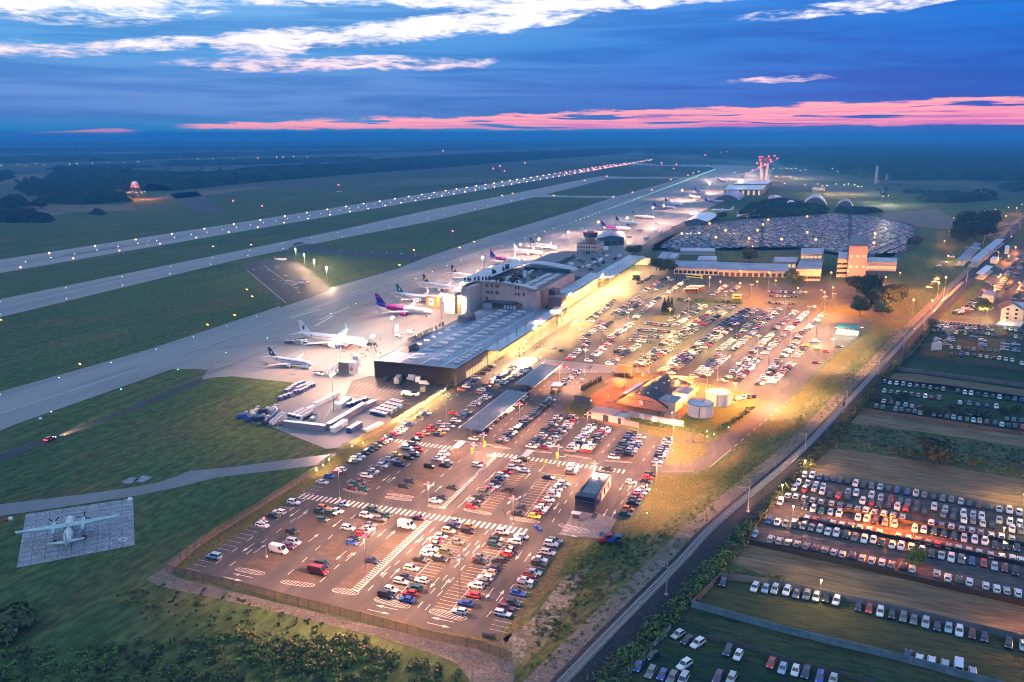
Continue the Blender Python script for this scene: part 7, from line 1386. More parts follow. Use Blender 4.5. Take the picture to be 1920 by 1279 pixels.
t = thing('tow_tractor', 'long white aircraft tow tractor with dark windows in the yard', 'tow tractor', P(769, 742) + Vector((0, 0, .11)), RZB + .1); obj('body', MB().box((0, 0, .5), (8.6, 2.8, 1.2), tx=.96), M_WPLAS, t); obj('cab', MB().box((2.3, 0, 1.7), (2.6, 2.4, .9), tx=.8), M_WIN, t); obj('deck', MB().box((-2.2, 0, 1.7), (3.2, 2.5, .35)), M_WPLAS, t); wheels(t, (-2.6, 2.4), 1.25, .62, .4)
def stairs(lb, u, v, rz, h=3.6, m_=None):
    t = thing('boarding_stairs', lb, 'boarding stairs', P(u, v) + Vector((0, 0, .09)), rz, 'mobile boarding stairs on the apron'); m_ = m_ or M_WPLAS
    obj('chassis', MB().box((0, 0, .4), (6.5, 2.0, .5)), M_WPLAS, t); obj('ramp', MB().loft([[(-3.6, -.9, .7), (-3.6, .9, .7), (-3.6, .9, 1.0), (-3.6, -.9, 1.0)], [(2.4, -.9, h), (2.4, .9, h), (2.4, .9, h + .3), (2.4, -.9, h + .3)]]), M_FLAT, t); obj('platform', MB().box((3.0, 0, h), (1.6, 2.0, .2)), M_FLAT, t)
    for s in (-1, 1): obj('side_panel', MB().loft([[(-3.6, s * .92, 1.0), (-3.6, s * .98, 1.0), (-3.6, s * .98, 1.9), (-3.6, s * .92, 1.9)], [(3.6, s * .92, h + .2), (3.6, s * .98, h + .2), (3.6, s * .98, h + 1.2), (3.6, s * .92, h + 1.2)]]), m_, t)
    obj('brace', MB().tube((1.5, 0, .8), (2.4, 0, h), .15, n=4), M_STEEL, t); wheels(t, (-2.2, 2.2), .95, .4); return t
for a in [('white boarding stairs leaning in the group before the billboard box', 621, 702, RZA + .2), ('second white boarding stairs right of the first pair', 627, 703, RZA + .2), ('boarding stairs under the lamp mast near the lone van', 744, 622, RZA + .4), ('stairs set against the large airliner forward door', 648, 648, RZA + .7, 3.9, M_ORST), ('dark stairs parked among the blue equipment at the grass', 512, 790, RZA - .1, 3.6, M_CURT), ('pale stairs at the end of the parked equipment', 521, 795, RZA - .3)]: stairs(*a)
bs = thing('boarding_stair_tower', 'orange covered boarding stair tower with white panel beside the teal fin', 'stair tower', P(812, 577), RZB); obj('tower', MB().box((0, 0, .1), (8.5, 5, 8.2)), M_ORST, bs); obj('panel', MB().box((-.2, -2.56, 2.2), (3.6, .14, 5.2)), M_WPLAS, bs); obj('emblem', MB().box((-.2, -2.66, 4.6), (2.2, .08, .7)), M_DARK, bs); obj('roof', MB().box((0, 0, 8.3), (9.2, 5.6, .3)), M_STEEL, bs)
jb = thing('jet_bridge', 'glazed jet bridge on legs from the white terminal to the stair tower', 'jet bridge', P(835, 568), RZB); obj('tunnel', MB().box((7, 0, 4.2), (16, 2.6, 2.8)), M_WPLAS, jb); obj('stripe', MB().box((7, -1.36, 4.7), (13, .1, .9)), M_ORST, jb)
for x_ in (0, 7, 14): obj('leg', MB().box((x_, 0, .1), (.5, 1.6, 4.1)), M_STEEL, jb)
gx = thing('glass_stairwell', 'glass stairwell standing off the corner of the white terminal', 'stairwell', G(528, -232), RZA); obj('glazing', MB().box((0, 0, .1), (9, 9, 12.5)), M_LITW2, gx); obj('roof', MB().box((0, 0, 12.6), (11, 11, .4)), M_ROOF2, gx)
for k in range(5): obj('mullion', MB().box((-4.55, -4 + 2 * k, .1), (.15, .3, 12.5)), M_DARK, gx); obj('transom', MB().box((-4.6, 0, 1.5 + 2.4 * k), (.12, 9, .25)), M_DARK, gx)
bx = thing('equipment_box', 'tall grey white advertising box on the lit apron', 'advert box', P(649, 699), RZB); obj('side', MB().box((0, 0, .1), (6, 4.5, 6)), M_CLADG, bx); obj('front', MB().box((4.5, 0, .1), (3.2, 4.2, 6.4)), M_WPLAS, bx); obj('emblem', MB().tube((4.6, -2.15, 3), (4.6, -2.22, 3), 1.1, n=12), M_ORST, bx); obj('top', MB().box((4.4, 4, 3), (3.4, 3, 6)), M_WPLAS, bx)
def conveyor(lb, u, v, rz, m_):
    t = thing('belt_loader', lb, 'belt loader', P(u, v) + Vector((0, 0, .09)), rz, 'belt loaders on the apron'); obj('chassis', MB().box((0, 0, .4), (6, 1.8, .6)), m_, t); obj('belt', MB().loft([[(-4, -.5, 1.0), (-4, .5, 1.0), (-4, .5, 1.25), (-4, -.5, 1.25)], [(4, -.5, 2.2), (4, .5, 2.2), (4, .5, 2.45), (4, -.5, 2.45)]]), M_DARK, t); obj('seat', MB().box((1.2, .6, 1.0), (.8, .6, .9)), M_DARK, t); wheels(t, (-2, 2), .85, .35)
conveyor('yellow orange belt loader on the bright apron patch', 670, 670, RZB + .1, M_YELV); conveyor('white belt loader at the tail of the large airliner', 566, 640, RZB + .3, M_WPLAS); conveyor('white belt loader left of the boarding stairs group', 598, 703, RZB - .3, M_WPLAS); conveyor('belt loader under the large airliner wing', 596, 648, RZB, M_CURTD); conveyor('orange loader at the forward hold of the large airliner', 656, 654, RZA, M_ORST)
conveyor('belt loader beside the farther magenta airliner', 1200, 434, RZB, M_DARK); conveyor('belt loader by the yellow finned airliner', 1232, 421, RZB, M_DARK); conveyor('belt loader at the far stand edge', 1180, 446, RZB, M_DARK)
def fuel(lb, u, v, rz):
    t = thing('fuel_truck', lb, 'fuel truck', P(u, v) + Vector((0, 0, .09)), rz, 'fuel trucks parked in a row'); obj('cab', MB().box((-4.2, 0, .7), (2.0, 2.4, 2.3), tx=.85), M_WPLAS, t); obj('windscreen', MB().box((-5.1, 0, 1.7), (.3, 2.0, .9)), M_WIN, t); obj('tank', MB().tube((-3, 0, 1.9), (5, 0, 1.9), 1.2, n=12), M_FLAT, t); obj('catwalk', MB().box((1, 0, 3.05), (7.6, .9, .12)), M_STEEL, t); obj('chassis', MB().box((0, 0, .5), (10, 1.6, .4)), M_DARK, t); wheels(t, (-3.9, 2.4, 3.8), 1.05, .5, .3)
for a in [('white fuel truck, leftmost of the three in a row', 556, 782, RZA), ('white fuel truck in the middle of the row of three', 564, 784, RZA), ('white fuel truck, rightmost of the row of three', 572, 786, RZA)]: fuel(*a)
van('panel_van', 'white crew car parked right of the fuel trucks', 'van', 588, 788, RZA + .2, 4.6, 1.9, 1.7, M_WPLAS); van('panel_van', 'pale blue van left of the fuel trucks', 'van', 546, 787, RZB, 4.4, 1.9, 1.7, CM['l'])
M_CORR = mat('corrugated_lilac', (.26, .24, .31), .6, .2)
def container(lb, p0, p1, h=2.6, w=2.4, m_=None, n=1, nm='container'):
    a, b = P(*p0), P(*p1); d = b - a; L = d.length / n; rz = atan2(d.y, d.x)
    for i in range(n):
        c = a + d * ((i + .5) / n); t = thing(nm, lb if n == 1 else lb + (', nearer half', ', farther half', ', last part')[i], 'container' if nm == 'container' else 'trailer', (c.x, c.y, .09), rz); obj('shell', MB().box((0, 0, .05), (L - .15, w, h)), m_ or M_CORR, t); obj('roof', MB().box((0, 0, h + .05), (L - .1, w + .06, .08)), M_WPLAS, t); k = int(L / 1.15)
        rib = MB().box((0, 0, .1), (.35, .10, h - .15)).mesh('rib', m_ or M_CORR)
        for j in range(k):
            for s in (-1, 1): link('rib', rib, t, (-L / 2 + (j + .5) * L / k, s * w / 2, 0))
container('corrugated lilac container wall facing the grass', (534, 800), (611, 809)); container('corrugated container row running back toward the carts', (616, 806), (684, 765), n=2); container('low pink container behind the cart line', (676, 770), (702, 757), 1.8)
container('long white trailer in the lit yard', (590, 763), (634, 742), 1.7, 2.0, M_WPLAS, nm='trailer'); container('white stacked trailer right of the lamp mast', (634, 767), (654, 752), 2.0, 3.4, M_WPLAS, nm='trailer'); container('white stacked trailer behind the container wall', (624, 812), (648, 796), 2.2, 2.4, M_WPLAS, nm='trailer'); container('dark blue trailer with small lamps along its side', (654, 814), (676, 801), 2.4, 2.4, M_CURT, nm='trailer'); container('pale flat trailer beside the fence', (684, 811), (715, 796), 1.1, 2.4, M_FLAT, nm='trailer'); container('short white trailer left of the long one', (572, 773), (590, 764), 1.2, 2.0, M_WPLAS, nm='trailer')
for i, (u, v, rz, m_) in enumerate([(455, 785, .2, M_BLUV), (478, 776, .9, M_FLAT), (487, 790, .3, M_CURTD), (500, 795, 1.2, M_CURTD), (509, 771, .1, M_WPLAS), (470, 790, .5, M_CURT), (495, 776, -.2, M_CURTD), (530, 797, .6, mat('salmon_cover', (.40, .26, .20), .7))]):
    t = thing('ground_equipment', ['blue tarped machine at the tip of the parked equipment', 'pale flat loader in the parked equipment', 'dark loader low among the parked equipment', 'dark frame near the container wall end', 'white topped unit at the back of the equipment', 'blue cart in the front of the equipment', 'dark frame behind the pale flat loader', 'salmon covered unit next to the container wall'][i], 'equipment', P(u, v) + Vector((0, 0, .09)), rz)
    obj('body', MB().box((0, 0, .5), (5, 2, 1.5), tx=.8, ty=.8), m_, t); obj('mast', MB().tube((-1.8, 0, 1.4), (1.8, 0, 3.0), .25, n=5).box((1.8, 0, 2.8), (1.2, 1.6, .3)), M_FLAT, t); wheels(t, (-1.6, 1.6), .9, .38)
# red tail-lit car on the service road with its beam
sc_ = thing('patrol_car', 'red patrol car with glowing lamps driving along the dark service road', 'car', P(94, 826) + Vector((0, 0, .07)), RZA + .05); M = MESH['u']; b = link('car_body', M['body'], sc_); b.material_slots[0].link = 'OBJECT'; b.material_slots[0].material = CM['r']
for nm in ('windscreen', 'rear', 'sl', 'sr'): link(nm if nm == 'windscreen' else 'window', M[nm], sc_)
for wp, wm in M['wheels']: link('wheel', wm, sc_, wp)
for s in (-1, 1):
    obj('headlight', MB().box((2.25, s * .6, .6), (.2, .4, .25)), M_WHL, sc_); obj('tail_light', MB().box((-2.28, s * .6, .75), (.15, .4, .3)), M_REDL, sc_)
    hl = lamp(sc_, 0, 26000, (1, .62, .25), 'SPOT', .15, 30, (2.5, s * .6, 1.1), False); hl.rotation_euler = (radians(86), 0, -pi / 2)
def coach(lb, u, v, rz, m_, L=12):
    t = thing('coach', lb, 'coach', P(u, v) + Vector((0, 0, .07)), rz); obj('body', MB().box((0, 0, .45), (L, 2.5, 2.8), tx=.99, ty=.93), m_, t); obj('roof', MB().box((0, 0, 3.25), (L * .97, 2.2, .12)), M_WPLAS, t); obj('windscreen', MB().box((L / 2 - .03, 0, 1.3), (.12, 2.2, 1.5)), M_WIN, t)
    for s in (-1, 1):
        for k in range(6): obj('window', MB().box((-L / 2 + 1.4 + k * (L - 2) / 6, s * 1.22, 1.6), ((L - 2) / 6 - .2, .1, 1.1)), M_WIN, t)
    wheels(t, (L / 2 - 2.4, -L / 2 + 2.8), 1.1, .5, .3)
coach('lime green coach stopped on the road by the warehouse', 1302, 522, RZB - .12, M_LIME, 14); coach('orange coach nearest us in the coach park', 1296, 549, RZB + .35, M_ORAV); coach('second orange coach behind the nearest', 1301, 546, RZB + .35, M_ORAV); coach('third orange coach at the back of the coach park', 1306, 543, RZB + .35, M_ORAV); coach('yellow truck on the lit verge by the road', 1382, 561, RZB, M_YELV, 7)
for i, (u, v) in enumerate([(1237, 438), (1262, 428), (1212, 450)]): coach(['white apron bus at the far stands edge', 'second apron bus farther along the stands', 'blue white apron bus nearest the tower hangar'][i], u, v, RZA, M_ROOF2)
def tractor(lb, u, v, rz, m_):
    t = thing('tractor', lb, 'tractor', P(u, v) + Vector((0, 0, .03)), rz); obj('bonnet', MB().box((1.4, 0, 1.0), (2.4, 1.1, 1.0), tx=.9), m_, t); obj('cab', MB().box((-.7, 0, 1.1), (1.7, 1.6, 1.7), tx=.85, ty=.85), M_WIN, t); obj('cab_roof', MB().box((-.7, 0, 2.8), (1.9, 1.9, .25)), m_, t); obj('axle', MB().box((.3, 0, .6), (3.6, .8, .5)), M_DARK, t)
    for s in (-1, 1): obj('rear_wheel', MB().tube((-.9, s * .95 - .28, .9), (-.9, s * .95 + .28, .9), .9, n=14), M_TYRE, t); obj('front_wheel', MB().tube((1.9, s * .85 - .2, .6), (1.9, s * .85 + .2, .6), .6, n=12), M_TYRE, t); obj('mudguard', MB().box((-.9, s * .95, 1.75), (1.5, .6, .12)), m_, t)
    obj('exhaust', MB().tube((.8, .4, 1.9), (.8, .4, 3.0), .07, n=6), M_DARK, t)
tractor('red tractor parked on the grass beside the car park corner', 1137, 1019, RZB + pi + .6, M_REDV); tractor('blue tractor parked right beside the red one', 1154, 1021, RZB + pi + .4, M_BLUV)
# shelters, barriers, bikes, trolleys
for i, (u, v) in enumerate([(860, 846), (989, 862)]):
    t = thing('walkway_shelter', ['pale walkway shelter at the left of the second crossing', 'pale walkway shelter in the middle of the second crossing'][i], 'shelter', P(u, v), RZA); obj('roof', MB().box((0, 0, 2.6), (7, 2.6, .2)), M_ROOF2, t)
    for x_ in (-3, 3):
        for s in (-1, 1): obj('post', MB().tube((x_, s, 0), (x_, s, 2.6), .08, n=5), M_STEEL, t)
for i, (u, v) in enumerate([(885, 851), (1021, 872), (1042, 741), (1030, 746), (909, 838), (1045, 860)]):
    t = thing('ticket_barrier', ['yellow ticket barrier at the left lane of the crossing', 'yellow ticket barrier at the lane beside the second shelter', 'white barrier booth beside the white hut', 'yellow barrier before the white booth', 'yellow sign post at the left of the crossing', 'yellow sign post right of the walkway'][i], 'barrier', P(u, v), RZA); obj('housing', MB().box((0, 0, .06), (1.0, .6, 1.3)), M_YELV, t); obj('arm', MB().box((0, -1.8, 1.1), (.1, 3.4, .1)), M_WPLAS, t); obj('sign', MB().box((.6, .3, 1.4), (.1, 1.0, .8)), M_YELV, t)
wb = thing('white_booth', 'white roofed booth with brown front by the row', 'booth', P(1043, 734), RZA); obj('body', MB().box((0, 0, .06), (3.5, 4.4, 2.8)), M_BRICK, wb); obj('roof', MB().box((1.2, 0, 2.9), (6, 4.8, .3)), M_WPLAS, wb); obj('window', MB().box((-1.8, 0, 1.1), (.12, 2.6, 1.1)), M_LITW, wb)
rb = thing('red_barrier', 'red striped barrier beside the far solar canopy', 'barrier', P(1053, 693), RZB); obj('beam', MB().box((0, 0, 1.2), (9, .5, .9)), mat('bright_red', (.6, .02, .02), .5), rb)
for k in range(3): obj('stripe', MB().box((-3 + 3 * k, -.28, 1.35), (1.2, .1, .6)), M_WPLAS, rb); obj('post', MB().box((-3.5 + 3.5 * k, 0, .05), (.3, .3, 1.2)), M_STEEL, rb)
tp = MB()
bo = MB().tube((0, 0, 0), (0, 0, .95), .07, n=6).mesh('bollard', M_DARK)
for (a, b, n) in [((838, 952), (934, 856), 34), ((1030, 945), (1060, 894), 14), ((645, 931), (780, 955), 20), ((940, 834), (1040, 752), 30), ((944, 960), (948, 972), 3), ((1060, 984), (1110, 992), 5)]:
    for i in range(n):
        p = P(a[0] + (b[0] - a[0]) * i / (n - 1), a[1] + (b[1] - a[1]) * i / (n - 1)); tag(link('bollard', bo, None, (p.x, p.y, .06)), 'thin dark bollard in the lines beside the walkways', 'bollard', 'bollards beside the walkways')
for i, (u, v) in enumerate([(1004, 990), (1009, 993), (1013, 996), (1127, 1003)]): 
    t = thing('trolley_rack', ['trolley rack at the end of the first crossing', 'second trolley rack behind it', 'third trolley rack at the lane', 'cones by the tractors'][i], 'rack', P(u, v), RZA); obj('frame', MB().box((0, 0, .06), (1.6, .7, .9), tx=.7), M_BLUV, t); obj('handle', MB().tube((0, -.4, 1.0), (0, .4, 1.0), .06, n=5), M_STEEL, t)
for i in range(7):
    p = P(905 + i * 3.6, 1192 + i * .5); t = thing('bicycle', 'bicycle standing in the line at the near car park corner', 'bicycle', (p.x, p.y, .06), RZA + .3, 'bicycles at the car park corner')
    for x_ in (-.52, .52): obj('wheel', MB().tube((x_, -.03, .34), (x_, .03, .34), .34, n=10), M_DARK, t)
    obj('frame', MB().tube((-.52, 0, .34), (.3, 0, .8), .03, n=4).tube((.52, 0, .34), (.35, 0, .95), .03, n=4).tube((-.2, 0, .9), (0, 0, .35), .03, n=4), CM['b'], t); obj('saddle', MB().box((-.2, 0, .9), (.25, .12, .06)), M_DARK, t)
# white slabs and stones beside the perimeter road
for (u, v, w_, lb) in [(245, 902, 4.2, 'square pale slab by the perimeter road'), (268, 899, 4.2, 'second pale slab with a dark notch by the perimeter road')]: solo('ground_slab', MB().box((0, 0, 0), (w_, 5, .25)).box((.8, 0, .25), (1.4, .6, .12)), M_SLAB, lb, 'slab', P(u, v), RZB)
for (u, v, r, lb) in [(244, 939, .9, 'white round marker stone at the pad corner'), (20, 975, .8, 'white marker by the pad access'), (76, 787, .8, 'white stone lying in the airfield grass'), (26, 1186, .9, 'white barrel in the dark undergrowth'), (12, 977, .7, 'red marker beside the white one')]: solo('marker_stone', MB().sphere((0, 0, .4), r, 8, 5, z0=-.5), M_WPLAS if 'red' not in lb else M_REDV, lb, 'marker', P(u, v))
for (u, v) in [(231, 1014)]:
    t = thing('tyre_ring', 'pale ring lying on the concrete slabs', 'ring', P(u, v) + Vector((0, 0, .2)))
    for k in range(8): obj('segment', MB().box((1.1 * cos(k * .785), 1.1 * sin(k * .785), 0), (.8, .45, .3), k * .785 + pi / 2), M_ANW, t)
# people on the apron and the kerb
def person_mesh(c1, c2):
    m_ = MB(); n = 8
    ring_ = lambda z, rx, ry, ox=0: [(ox + rx * cos(2 * pi * i / n), ry * sin(2 * pi * i / n), z) for i in range(n)]
    m_.loft([ring_(0, .10, .16), ring_(.45, .10, .17), ring_(.85, .13, .19), ring_(.95, .14, .20), ring_(1.2, .13, .20), ring_(1.42, .12, .24), ring_(1.5, .06, .10), ring_(1.56, .08, .08), ring_(1.66, .10, .09), ring_(1.74, .08, .075), ring_(1.78, .03, .03)], mis=[0, 0, 1, 1, 1, 1, 2, 2, 3, 3])
    for s in (-1, 1): m_.loft([[(.02 + .05 * cos(k * pi / 3), s * (.24 + .03 * (j > 0)) + .05 * sin(k * pi / 3), z) for k in range(6)] for j, z in enumerate((1.40, 1.1, .80))], mi=1)
    return m_.mesh('person', [mat('trousers_dark', (.03, .035, .05), .8), c1, mat('skin', (.45, .28, .2), .6), c2])
PM = [person_mesh(mat('coat_%d' % i, c, .8), mat('hair_dark', (.03, .02, .015), .7)) for i, c in enumerate([(.05, .06, .12), (.35, .34, .33), (.30, .05, .05), (.02, .02, .02)])]
for i in range(34):
    u, v = (random.gauss(702, 8), random.gauss(655, 9)); p = P(u, v); tag(link('person', PM[i % 4], None, (p.x, p.y, .085), random.uniform(0, 6)), 'standing passenger in the crowd on the apron beside the terminal', 'person', 'crowd of passengers on the apron')
for i in range(16):
    u, v = (random.uniform(958, 1022), 0); v = 668 - (u - 958) * .28 + random.uniform(-8, 8); p = P(u, v); tag(link('person', PM[i % 4], None, (p.x, p.y, .11), random.uniform(0, 6)), 'person walking on the bright paving before the terminal kerb', 'person', 'people on the terminal kerb')
for (u, v, lb) in [(1213, 722, 'person in dark clothes standing on the courtyard wall'), (1036, 765, 'person walking at the end of the walkway row'), (1300, 832, 'person in red at the edge of the yellow verge'), (1008, 996, 'person pushing trolleys at the crossing end')]: p = P(u, v); solo_ = tag(link('person', PM[3], None, (p.x, p.y, .1), 0), lb, 'person')
# ================================================================== VEGETATION
M_LEAF = mat('leaf_dark', (.045, .075, .024), .8, col2=(.070, .10, .032), scale=.35); M_LEAFB = mat('leaf_bright', (.10, .17, .03), .8, col2=(.060, .115, .024), scale=.5); M_LEAFD = mat('leaf_deep', (.022, .040, .020), .85, col2=(.032, .050, .022), scale=.3); M_LEAFY = mat('leaf_yellow', (.13, .13, .03), .85, col2=(.075, .095, .025), scale=.4); M_BARK = mat('bark', (.075, .060, .048), .9, var=.2, scale=2); M_CONI = mat('needles', (.020, .042, .020), .85)
def leaf_cloud(lobes, n, size, seed, up=.35):
    """many small leaf clumps spread through overlapping lobes: (cx, cy, cz, rx, ry, rz)"""
    r = np.random.default_rng(seed); V = []
    w = np.array([l[3] * l[4] * l[5] for l in lobes]) ** .7; w /= w.sum(); idx = r.choice(len(lobes), n, p=w)
    L = np.array(lobes)[idx]; d = r.normal(size=(n, 3)); d /= np.linalg.norm(d, axis=1)[:, None]; rad = r.uniform(.45, 1.0, n) ** .5
    c = L[:, :3] + d * L[:, 3:] * rad[:, None]
    nrm = d + r.normal(size=(n, 3)) * .6 + np.array([0, 0, up]); nrm /= np.linalg.norm(nrm, axis=1)[:, None]
    a = np.cross(nrm, r.normal(size=(n, 3))); a /= np.linalg.norm(a, axis=1)[:, None]; b = np.cross(nrm, a)
    s = size * r.uniform(.6, 1.4, n)[:, None]
    pts = np.stack([c - a * s, c - b * s * .7, c + a * s, c + b * s * .7], 1)
    return pts.reshape(-1, 3), np.arange(n * 4).reshape(-1, 4)
def cloud_mesh(name, lobes, n, size, seed, m_):
    v, f = leaf_cloud(lobes, n, size, seed); me = bpy.data.meshes.new(name); me.from_pydata(v.tolist(), [], f.tolist()); me.materials.append(m_); me.update(); return me
def lobes_round(R_, H, seed, k=9):
    r = random.Random(seed); out = [(0, 0, H * .62, R_ * .72, R_ * .72, H * .33)]
    for i in range(k):
        a = r.uniform(0, 6.28); d = R_ * r.uniform(.35, .7); out.append((d * cos(a), d * sin(a), H * r.uniform(.35, .85), R_ * r.uniform(.28, .5), R_ * r.uniform(.28, .5), H * r.uniform(.12, .22)))
    return out
def tree(lb, u, vb, H, R_, seed, m_=None, n=1500, size=None, cat='tree', nm='tree', group=None, loc=None):
    p = loc or P(u, vb); t = thing(nm, lb, cat, p, seed * 1.3, group); r = random.Random(seed)
    tr = MB().tube((0, 0, 0), (r.uniform(-.3, .3), r.uniform(-.3, .3), H * .55), H * .028, H * .012, 7)
    for i in range(4): a = r.uniform(0, 6.28); tr.tube((0, 0, H * (.25 + .07 * i)), (R_ * .55 * cos(a), R_ * .55 * sin(a), H * (.5 + .08 * i)), H * .012, H * .004, 5)
    obj('trunk', tr, M_BARK, t); link('crown', cloud_mesh('crown', lobes_round(R_, H, seed), n, size or R_ * .085, seed, m_ or M_LEAF), t); return t
def conifer(lb, u, vb, H, R_, seed):
    t = thing('conifer_tree', lb, 'tree', P(u, vb), seed); obj('trunk', MB().tube((0, 0, 0), (0, 0, H * .9), H * .02, H * .004, 6), M_BARK, t)
    lob = [(0, 0, H * f, R_ * (1 - f) + .15, R_ * (1 - f) + .15, H * .07) for f in [.12 + .08 * i for i in range(11)]]; link('crown', cloud_mesh('crown', lob, 700, R_ * .16, seed, M_CONI), t)
for i, a in enumerate([('tallest dark tree of the clump by the level crossing road', 1628, 566, 21, 12, 3), ('dark tree leaning left in the clump by the road', 1612, 592, 14, 8, 4), ('wide dark tree on the right of the clump', 1660, 578, 17, 12, 5), ('dark tree behind the clump near the red lit curve', 1680, 566, 14, 9, 6), ('rounded tree in the middle of the clump', 1640, 582, 15, 10, 7), ('low dark tree filling the front of the clump', 1652, 590, 9, 8, 8), ('dark tree at the back left of the clump', 1605, 548, 14, 9, 9),
                       ('round lone tree beside the warehouse end', 1406, 492, 14, 9, 11), ('dark tree in front of the blue office roof', 1484, 528, 11, 7, 12), ('second dark tree beside the office block wall', 1498, 533, 8, 6, 13), ('dark tree at the corner of the mass of cars', 1712, 466, 14, 9, 14), ('dark tree left of the coach shed', 1230, 508, 12, 7, 15), ('bushy tree beside the coach shed', 1250, 513, 13, 9, 16), ('dark tree behind the tower annexe', 1188, 478, 10, 9, 17), ('small tree by the kerb car rows', 1193, 530, 7, 4, 18), ('dark tree beside the white gabled hall', 1352, 412, 11, 9, 19),
                       ('leafy young tree standing in the lot row', 1716, 1064, 6.2, 3.1, 20), ('dark tree in front of the white house', 1843, 590, 12, 6, 22)]):
    tree(*a, m_=M_LEAFB if a[0].startswith('leafy') else (M_LEAF if i % 2 else M_LEAFD), n=2200 if i < 8 else 1300)
for i in range(16): tree(f'tall dark tree of the copse beside the tracks, {ordn(i)} from its near end', 1795 + (i % 4) * 18 + (i // 4) * 4, 458 - (i // 4) * 9 - (i % 4) * 3, 22 + (i * 7 % 5), 12, 40 + i, M_LEAFD, 900, group='trees of the copse beside the tracks')
for i, (u, v, H) in enumerate([(1245, 586, 11), (1252, 588, 12.5), (1259, 587, 12), (1248, 590, 9), (1256, 591, 9.5)]): conifer(f'pointed dark conifer in the island of the far lot, {ordn(i)} of five', u, v, H, 2.6, 60 + i)
tree('large dark rounded bush between the stubble and the weeds', 1757, 872, 9.5, 7.5, 70, M_LEAFD, 2600, nm='bush', cat='bush'); tree('small bush left of the large dark one', 1707, 858, 4, 2.6, 71, M_LEAF, 600, nm='bush', cat='bush'); tree('tiny bush farthest left of the three', 1683, 850, 3, 2.3, 72, M_LEAF, 500, nm='bush', cat='bush'); tree('small bush right of the large dark one', 1830, 875, 3.5, 2.6, 73, M_LEAF, 600, nm='bush', cat='bush'); tree('small bush at the right edge of the weeds', 1901, 888, 3.6, 2.5, 74, M_LEAF, 500, nm='bush', cat='bush')
tree('round yellow green bush at the crossing corner', 1747, 612, 5, 4, 75, M_LEAFY, 800, nm='bush', cat='bush'); tree('dark grassy mound with bushes at the left edge', 4, 1186, 5, 8, 76, M_LEAF, 2600, nm='bush', cat='bush')
for i, (u, v) in enumerate([(1730, 775), (1748, 778), (1765, 781), (1790, 772), (1805, 784), (1822, 780), (1845, 786), (1880, 778), (1905, 776), (1680, 752), (1695, 748), (1640, 752)]): tree(f'dark bush in the hedged lot, {ordn(i)} along it', u, v, 3.4, 3.4, 80 + i, M_LEAFD, 500, nm='bush', cat='bush', group='dark bushes in the hedged lot')
for i in range(9): conifer(f'clipped dark thuja in the hedge by the clay court, {ordn(i)} from the near end', 1091 + i * 4.4, 733 - i * 2.2, 3.4, .9, 100 + i)
for i in range(7): conifer(f'small thuja in the row below the pinkish billboard, {ordn(i)} from the left', 1160 + i * 4.0, 707 + i * .6, 2.6, .8, 110 + i)
for i in range(8): conifer(f'thuja in the row behind the farther round tank, {ordn(i)} from the left', 1328 + i * 4.6, 734 + i * .9, 3.2, .8, 120 + i)
# hedges, undergrowth: nobody could count these
def mass(name, pts, n, size, hmax, m_list, seed, width=None, hvar=.6):
    """shrub clumps scattered inside a surveyed outline, each a heap of leaf faces"""
    r = random.Random(seed); poly = [P(*p) for p in pts]; xs = [p.x for p in poly]; ys = [p.y for p in poly]; cl = []; tries = 0
    while len(cl) < n and tries < n * 60:
        tries += 1; p = Vector((r.uniform(min(xs), max(xs)), r.uniform(min(ys), max(ys)), 0))
        if inside(p, poly): cl.append(p)
    V, Fc, MI, off = [], [], [], 0
    for i, p in enumerate(cl):
        h = hmax * r.uniform(1 - hvar, 1); w = h * r.uniform(.6, 1.1); v, f = leaf_cloud([(0, 0, h * .45, w, w, h * .5), (w * .4, 0, h * .7, w * .5, w * .5, h * .3)], max(14, int(26 * h / size / 4)), size, seed * 1000 + i, .6)
        v[:, 2] = np.maximum(v[:, 2], .03); V.append(v + np.array([p.x, p.y, 0])); Fc += (f + off).tolist(); off += len(v); MI += [i % len(m_list)] * len(f)
    me = bpy.data.meshes.new(name); me.from_pydata(np.concatenate(V).tolist(), [], Fc)
    for m_ in m_list: me.materials.append(m_)
    me.polygons.foreach_set('material_index', MI); me.update(); return tag(link(name, me), kind='stuff')
mass('undergrowth', [(-40, 1210), (120, 1215), (250, 1205), (420, 1190), (560, 1205), (640, 1195), (760, 1228), (850, 1250), (880, 1300), (-60, 1320)], 560, .34, 1.7, [M_LEAF, M_LEAFB, M_LEAFD, M_LEAFB], 5)
mass('undergrowth', [(330, 1092), (470, 1128), (600, 1165), (640, 1195), (560, 1205), (420, 1188), (250, 1160), (200, 1120)], 130, .28, .8, [M_LEAFD, M_LEAF, M_LEAFB], 6)
mass('undergrowth', [(420, 1185), (560, 1200), (650, 1190), (750, 1225), (600, 1260), (480, 1250)], 170, .40, 1.9, [M_LEAFB, M_LEAFY, M_LEAF], 7)
mass('shrubbery', [(1100, 1300), (1255, 1140), (1330, 1060), (1400, 985), (1412, 990), (1395, 1020), (1360, 1060), (1340, 1085), (1290, 1135), (1250, 1180), (1170, 1270), (1150, 1300)], 420, .42, 2.8, [M_LEAF, M_LEAFB, M_LEAFD], 8)
mass('shrubbery', [(1405, 985), (1470, 915), (1510, 868), (1540, 832), (1575, 795), (1600, 772), (1640, 722), (1665, 695), (1680, 680), (1690, 688), (1655, 715), (1610, 770), (1560, 835), (1515, 878), (1462, 930), (1410, 1000)], 420, .40, 2.4, [M_LEAF, M_LEAFY, M_LEAFD], 9)
mass('shrubbery', [(1690, 672), (1745, 612), (1758, 614), (1712, 668), (1680, 700), (1672, 696)], 110, .45, 2.2, [M_LEAFY, M_LEAF, M_LEAFD], 10)
